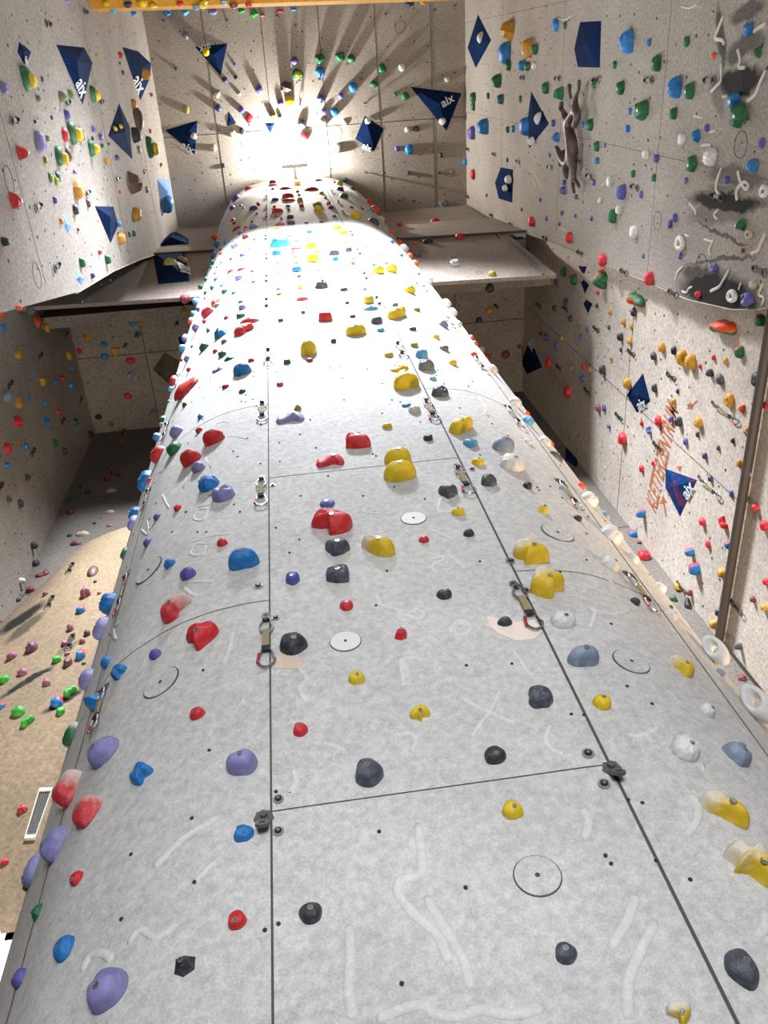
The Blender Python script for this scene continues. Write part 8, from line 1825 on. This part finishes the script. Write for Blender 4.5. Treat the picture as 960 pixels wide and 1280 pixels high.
for nm, P, A, n, label, text, surf in D['vols']:
    P = [Vector(p) for p in P]; A = Vector(A); n = Vector(n); cen = sum(P, Vector())/len(P)
    rock = nm == 'rock'; m_ = V_ROCK if rock else V_MIX if nm == 's3' else V_PALE if nm in ('a6','a7','c4') else V_NAVY
    mb = MB(); k = len(P)
    if rock:
        ins = [cen+(p-cen)*(.55+.12*(i%2))+n*(A-cen).dot(n)*(.9-.25*(i%2)) for i, p in enumerate(P)]
        dip = cen+n*(A-cen).dot(n)*.35
        mb.add([p-cen for p in P+ins+[dip]], [(i, (i+1)%k, (i+1)%k+k, i+k) for i in range(k)]+[(i+k, (i+1)%k+k, 2*k) for i in range(k)]+[tuple(range(k-1,-1,-1))])
    else:
        base = [p-n*.01 for p in P]
        mb.add([p-cen for p in base]+[A-cen], [(i, (i+1)%k, k) for i in range(k)]+[tuple(range(k-1,-1,-1))])
    o = mb.build('rock_volume' if rock else 'wedge_volume', m_); o.location = cen
    tag(o, label, 'wall volume', None if rock else 'dark blue bolt-on volumes')
    if text:
        a, b, tn = Vector(text[0]), Vector(text[1]), Vector(text[2]).normalized(); d = (b-a); L = d.length; d.normalize(); yv = tn.cross(d)
        cu = bpy.data.curves.new('lettering', 'FONT'); cu.body = 'aix'; cu.extrude = .004; cu.offset = .012; to = bpy.data.objects.new('tmp_text', cu); C.objects.link(to)
        dg = bpy.context.evaluated_depsgraph_get(); me = bpy.data.meshes.new_from_object(to.evaluated_get(dg)); bpy.data.objects.remove(to)
        w = max(v.co.x for v in me.vertices); s = L/w
        lo = bpy.data.objects.new('lettering', me); C.objects.link(lo); me.materials.clear(); me.materials.append(M_LET); lo.parent = o
        org = a+tn*.012-yv*s*.25-cen
        lo.matrix_local = Matrix(((d.x*s,yv.x*s,tn.x,org.x),(d.y*s,yv.y*s,tn.y,org.y),(d.z*s,yv.z*s,tn.z,org.z),(0,0,0,1)))
# orange painted word on the lower right wall
a, b = Vector(D['graf'][0][0]), Vector(D['graf'][1][0]); n = Vector((-1,0,0)); d = b-a; L = d.length; d.normalize(); yv = n.cross(d)
cu = bpy.data.curves.new('painted_word', 'FONT'); cu.body = 'KLETTERZENTRUM'; cu.extrude = .002; cu.offset = .015; to = bpy.data.objects.new('tmp_text', cu); C.objects.link(to)
me = bpy.data.meshes.new_from_object(to.evaluated_get(bpy.context.evaluated_depsgraph_get())); bpy.data.objects.remove(to)
w = max(v.co.x for v in me.vertices); s = L/w; lo = bpy.data.objects.new('painted_word', me); C.objects.link(lo); me.materials.clear(); me.materials.append(M_GRAF); lo.parent = SO['wall_hall_right']
hs = s*2.5; org = a+n*.004-yv*.05; lo.matrix_world = Matrix(((d.x*s,yv.x*hs,n.x,org.x),(d.y*s,yv.y*hs,n.y,org.y),(d.z*s,yv.z*hs,n.z,org.z),(0,0,0,1)))
# ------------------------------------------------------------------ squiggle ridges on the right wall
M_SQ = plain('pale_squiggle', 'c4bcae', .8)
for w, pts in D['worm']:
    P = [Vector(p) for p in pts]; wm = MB()
    wm.tube([p+Vector((-.004,0,0)) for p in P], w*.0048, 8, flat=.7, up=[Vector((-1,0,0))]*len(P))
    wm.build('squiggle_relief', M_SQ, SO['wall_right'], True)
# ------------------------------------------------------------------ sculpted figure on the right wall
F = D['fig']; me = bpy.data.meshes.new('figure'); me.from_pydata([f[0] for f in F], D['fige'], []); o = bpy.data.objects.new('climber_sculpture', me); C.objects.link(o)
sk = o.modifiers.new('skin', 'SKIN'); 
for i, f in enumerate(F): me.skin_vertices[0].data[i].radius = (f[1]*1.2, f[1]*.95)
me.skin_vertices[0].data[14].use_root = True
sb = o.modifiers.new('sub', 'SUBSURF'); sb.levels = sb.render_levels = 2
me2 = bpy.data.meshes.new_from_object(o.evaluated_get(bpy.context.evaluated_depsgraph_get())); bpy.data.objects.remove(o)
o = bpy.data.objects.new('climber_sculpture', me2); C.objects.link(o); me2.materials.clear(); me2.materials.append(hold_mat('dark_bronze_resin', '4a3634', .25))
for p in me2.polygons: p.use_smooth = True
tag(o, 'dark brown sculpted climbing figure hanging with limbs outstretched on the right wall', 'sculpture')
# ------------------------------------------------------------------ quickdraws
M_HANG = plain('grey_hanger_plate', '6d6c68', .45, .7); M_DULL = plain('dull_dark_steel', '3b3836', .5, .5)
def make_draw(redgate=True):
    """unit draw: anchor at the origin, hanging along -y, z away from the wall"""
    P = {}
    m = MB(); pl = [(-.05,.05),(.05,.05),(.075,-.02),(.045,-.06),(-.045,-.06),(-.075,-.02)]
    m.slab([(x,y,.0) for x,y in pl], (0,0,.014)); m.slab([(-.045,-.05,.0),(.045,-.05,.0),(.05,-.15,.085),(-.05,-.15,.085)], (0,.012,.012)); m.ring((0,-.135,.08),(0,.5,1),.025,.05,.02,12)
    m.disc((0,.01,.02),(0,0,1),.03,.02,6); P['hanger'] = (m, M_HANG)
    def biner(y0, y1, w, z):
        pts = []
        for k in range(20):
            t = 2*math.pi*k/20; f = .72 if math.cos(t) > 0 else 1.0
            pts.append((w*math.sin(t)*f*(1.0 if math.sin(t) > 0 else .8), (y0+y1)/2+(y0-y1)/2*math.cos(t), z))
        return pts
    m = MB(); m.tube(biner(-.08,-.40,.115,.06), .016, 6, True); P['carabiner'] = (m, M_STEEL)
    m = MB(); m.box((-.05,-.66,.045),(.05,-.34,.075)); P['sling'] = (m, M_WEB)
    m = MB(); m.box((-.06,-.72,.04),(.06,-.64,.08)); P['keeper'] = (m, M_WEBD)
    m = MB(); m.tube(biner(-.66,-1.0,.14,.06), .016, 6, True); P['lower_carabiner'] = (m, M_STEEL)
    m = MB(); m.tube([(-.095,-.76,.062),(-.115,-.92,.062)], .022, 6); P['gate'] = (m, M_RED)
    return P
PARTS = {k: (lambda o: o)(MBm.build(k, mt)) for k, (MBm, mt) in make_draw().items()}
MESHES = {k: o.data for k, o in PARTS.items()}
DULL = {k: v.copy() for k, v in MESHES.items()}
for v in DULL.values():
    v.materials.clear(); v.materials.append(M_DULL)
for o in list(PARTS.values()): bpy.data.objects.remove(o)
def put_draw(pos, n, L, W, label, group, parts, name, ML):
    n = Vector(n).normalized(); up = Vector((0,0,1))
    if abs(n.z) > .8: n = Vector((0,-1,0))
    t2 = (up-n*up.dot(n)).normalized(); t1 = t2.cross(n)
    r = bpy.data.objects.new(name, None); C.objects.link(r); r.empty_display_size = .05
    r.matrix_world = Matrix(((t1.x*W,t2.x*L,n.x*W,pos[0]),(t1.y*W,t2.y*L,n.y*W,pos[1]),(t1.z*W,t2.z*L,n.z*W,pos[2]),(0,0,0,1)))
    tag(r, label, 'quickdraw' if name != 'bolt_hanger' else 'hanger', group)
    kids = {}
    for k in parts:
        o = bpy.data.objects.new('carabiner' if k == 'lower_carabiner' else k, ML[k]); C.objects.link(o); o.parent = kids.get('lower_carabiner') if k == 'gate' and 'lower_carabiner' in kids else r
        kids[k] = o
        if k == 'gate': o['label'] = 'red gate'
FULL = ('hanger','carabiner','sling','keeper','lower_carabiner','gate')
for label, kd, si, pos, n, L in D['qd']:
    if n is None: n = snormal(si, pos)
    tw = kd[0] == 'c'; nm = 'bolt_hanger' if kd == 'ch' else 'quickdraw'
    parts = FULL[:1] if kd == 'ch' else FULL if kd in ('cQ', 'l') else FULL[:5]
    put_draw(pos, n, L, .33 if tw and kd != 'ch' else .5 if kd == 'ch' else .34, label, ('bare hangers' if kd == 'ch' else 'long draws' if kd == 'l' else 'quickdraws')+' on the '+SN[si], parts, nm, MESHES if tw or kd == 'l' else DULL)
# small silvery plate on the beam
p = Vector(D['misc']['metal'][0]); m = MB(); m.box((-.07,-.06,-.16),(.07,0,.12)); m.box((-.05,-.12,-.12),(.05,-.06,.04)); o = m.build('metal_reflector', plain('polished_metal', 'c9d0d8', .15, 1.0)); o.location = p
tag(o, 'small silvery metal plate fixed to the front of the beam right of the tower', 'plate')
# ------------------------------------------------------------------ light
# floodlight on the ceiling right where the tower meets it
lp = bpy.data.objects.new('ceiling_floodlight', None); C.objects.link(lp); lp.location = (.42, 1.98, E(HC))
tag(lp, 'glaring white floodlight on the ceiling just in front of the tower top', 'lamp')
m = MB(); m.box((-.03,.07,-.25),(.03,.11,0)); m.box((-.3,.03,-.46),(.3,.12,-.22)); m.build('housing', plain('lamp_housing', '9a9a9a', .4, .5), lp)
m = MB(); m.slab([(-.27,.028,-.44),(.27,.028,-.44),(.27,.028,-.24),(-.27,.028,-.24)], (0,-.008,0)); m.build('lens', plain('lit_lens', 'ffffff', .3, 0, ('fff8ee', 60.0)), lp)
def area(name, loc, tgt, sx, sy, power, c, spread=180):
    l = bpy.data.lights.new(name, 'AREA'); l.shape = 'RECTANGLE'; l.size = sx; l.size_y = sy; l.energy = power; l.color = col(c)[:3]; l.spread = math.radians(spread)
    o = bpy.data.objects.new(name, l); C.objects.link(o); o.location = loc; o.rotation_euler = (Vector(tgt)-Vector(loc)).to_track_quat('-Z','Y').to_euler(); return o
l = bpy.data.lights.new('flood_beam', 'POINT'); l.energy = LP['flood']; l.shadow_soft_size = .05; l.color = (1,.98,.95)
o = bpy.data.objects.new('flood_beam', l); C.objects.link(o); o.location = (.42, 1.9, E(HC)-.31)
area('tower_key_light', (.35, -2.3, E(14.6)), (.36, 2.4, E(11.6)), 2.0, 1.0, LP['tower_key'], 'ecf3ff', LP['spread'])  # added hidden area light tucked under the beam to brighten the tower front
area('fill_behind_viewer', (1.0, -6.2, E(6.5)), (1.0, 3.0, E(11.0)), 9.0, 8.0, LP['back'], 'f8f6f4')  # added broad fill at the open rear, lifts all the walls evenly
area('warm_side_fill', (4.5, 2.7, E(2.0)), (2.1, 3.1, E(5.5)), 1.0, 1.0, LP['warm'], 'ffd9ae', 70)  # added warm light for the tower's right flank, no window is built here
area('hall_fill_left', (-3.0, 4.6, E(.6)), (-3.2, 4.9, E(12)), 1.6, 1.2, LP['hall']*.45, 'f4efe6', 70)  # added upward fill for the dark left hall, without a fixture
area('hall_fill_right', (3.6, 4.8, E(.6)), (3.6, 4.9, E(12)), 1.4, 1.4, LP['hall'], 'fff0e0', 100)  # same added fill for the right half of the hall, no fixture
area('front_fill', (.3, -3.2, E(.4)), (.3, 2.4, E(2.2)), 2.5, 1.6, LP['front'], 'f2f6ff', 80)
wd = bpy.data.worlds.new('World'); sc.world = wd; wd.use_nodes = True; bg = wd.node_tree.nodes['Background']; bg.inputs[0].default_value = col('e8e4de'); bg.inputs[1].default_value = LP['world']
# ------------------------------------------------------------------ camera
cd = bpy.data.cameras.new('camera'); cd.sensor_fit = 'VERTICAL'; cd.sensor_height = 24; cd.lens = 24*1050/1280; cd.clip_end = 200
co = bpy.data.objects.new('camera', cd); C.objects.link(co); sc.camera = co
R_ = CAM   # rows: world axes; columns: right, up, forward
co.matrix_world = Matrix(((R_[0][0],R_[0][1],-R_[0][2],0),(R_[1][0],R_[1][1],-R_[1][2],0),(R_[2][0],R_[2][1],-R_[2][2],EYE),(0,0,0,1)))
sc.view_settings.view_transform = 'Standard'; sc.view_settings.look = 'None'; sc.view_settings.gamma = 1; sc.view_settings.use_curve_mapping = False
sc.view_settings.exposure = LP['exp']
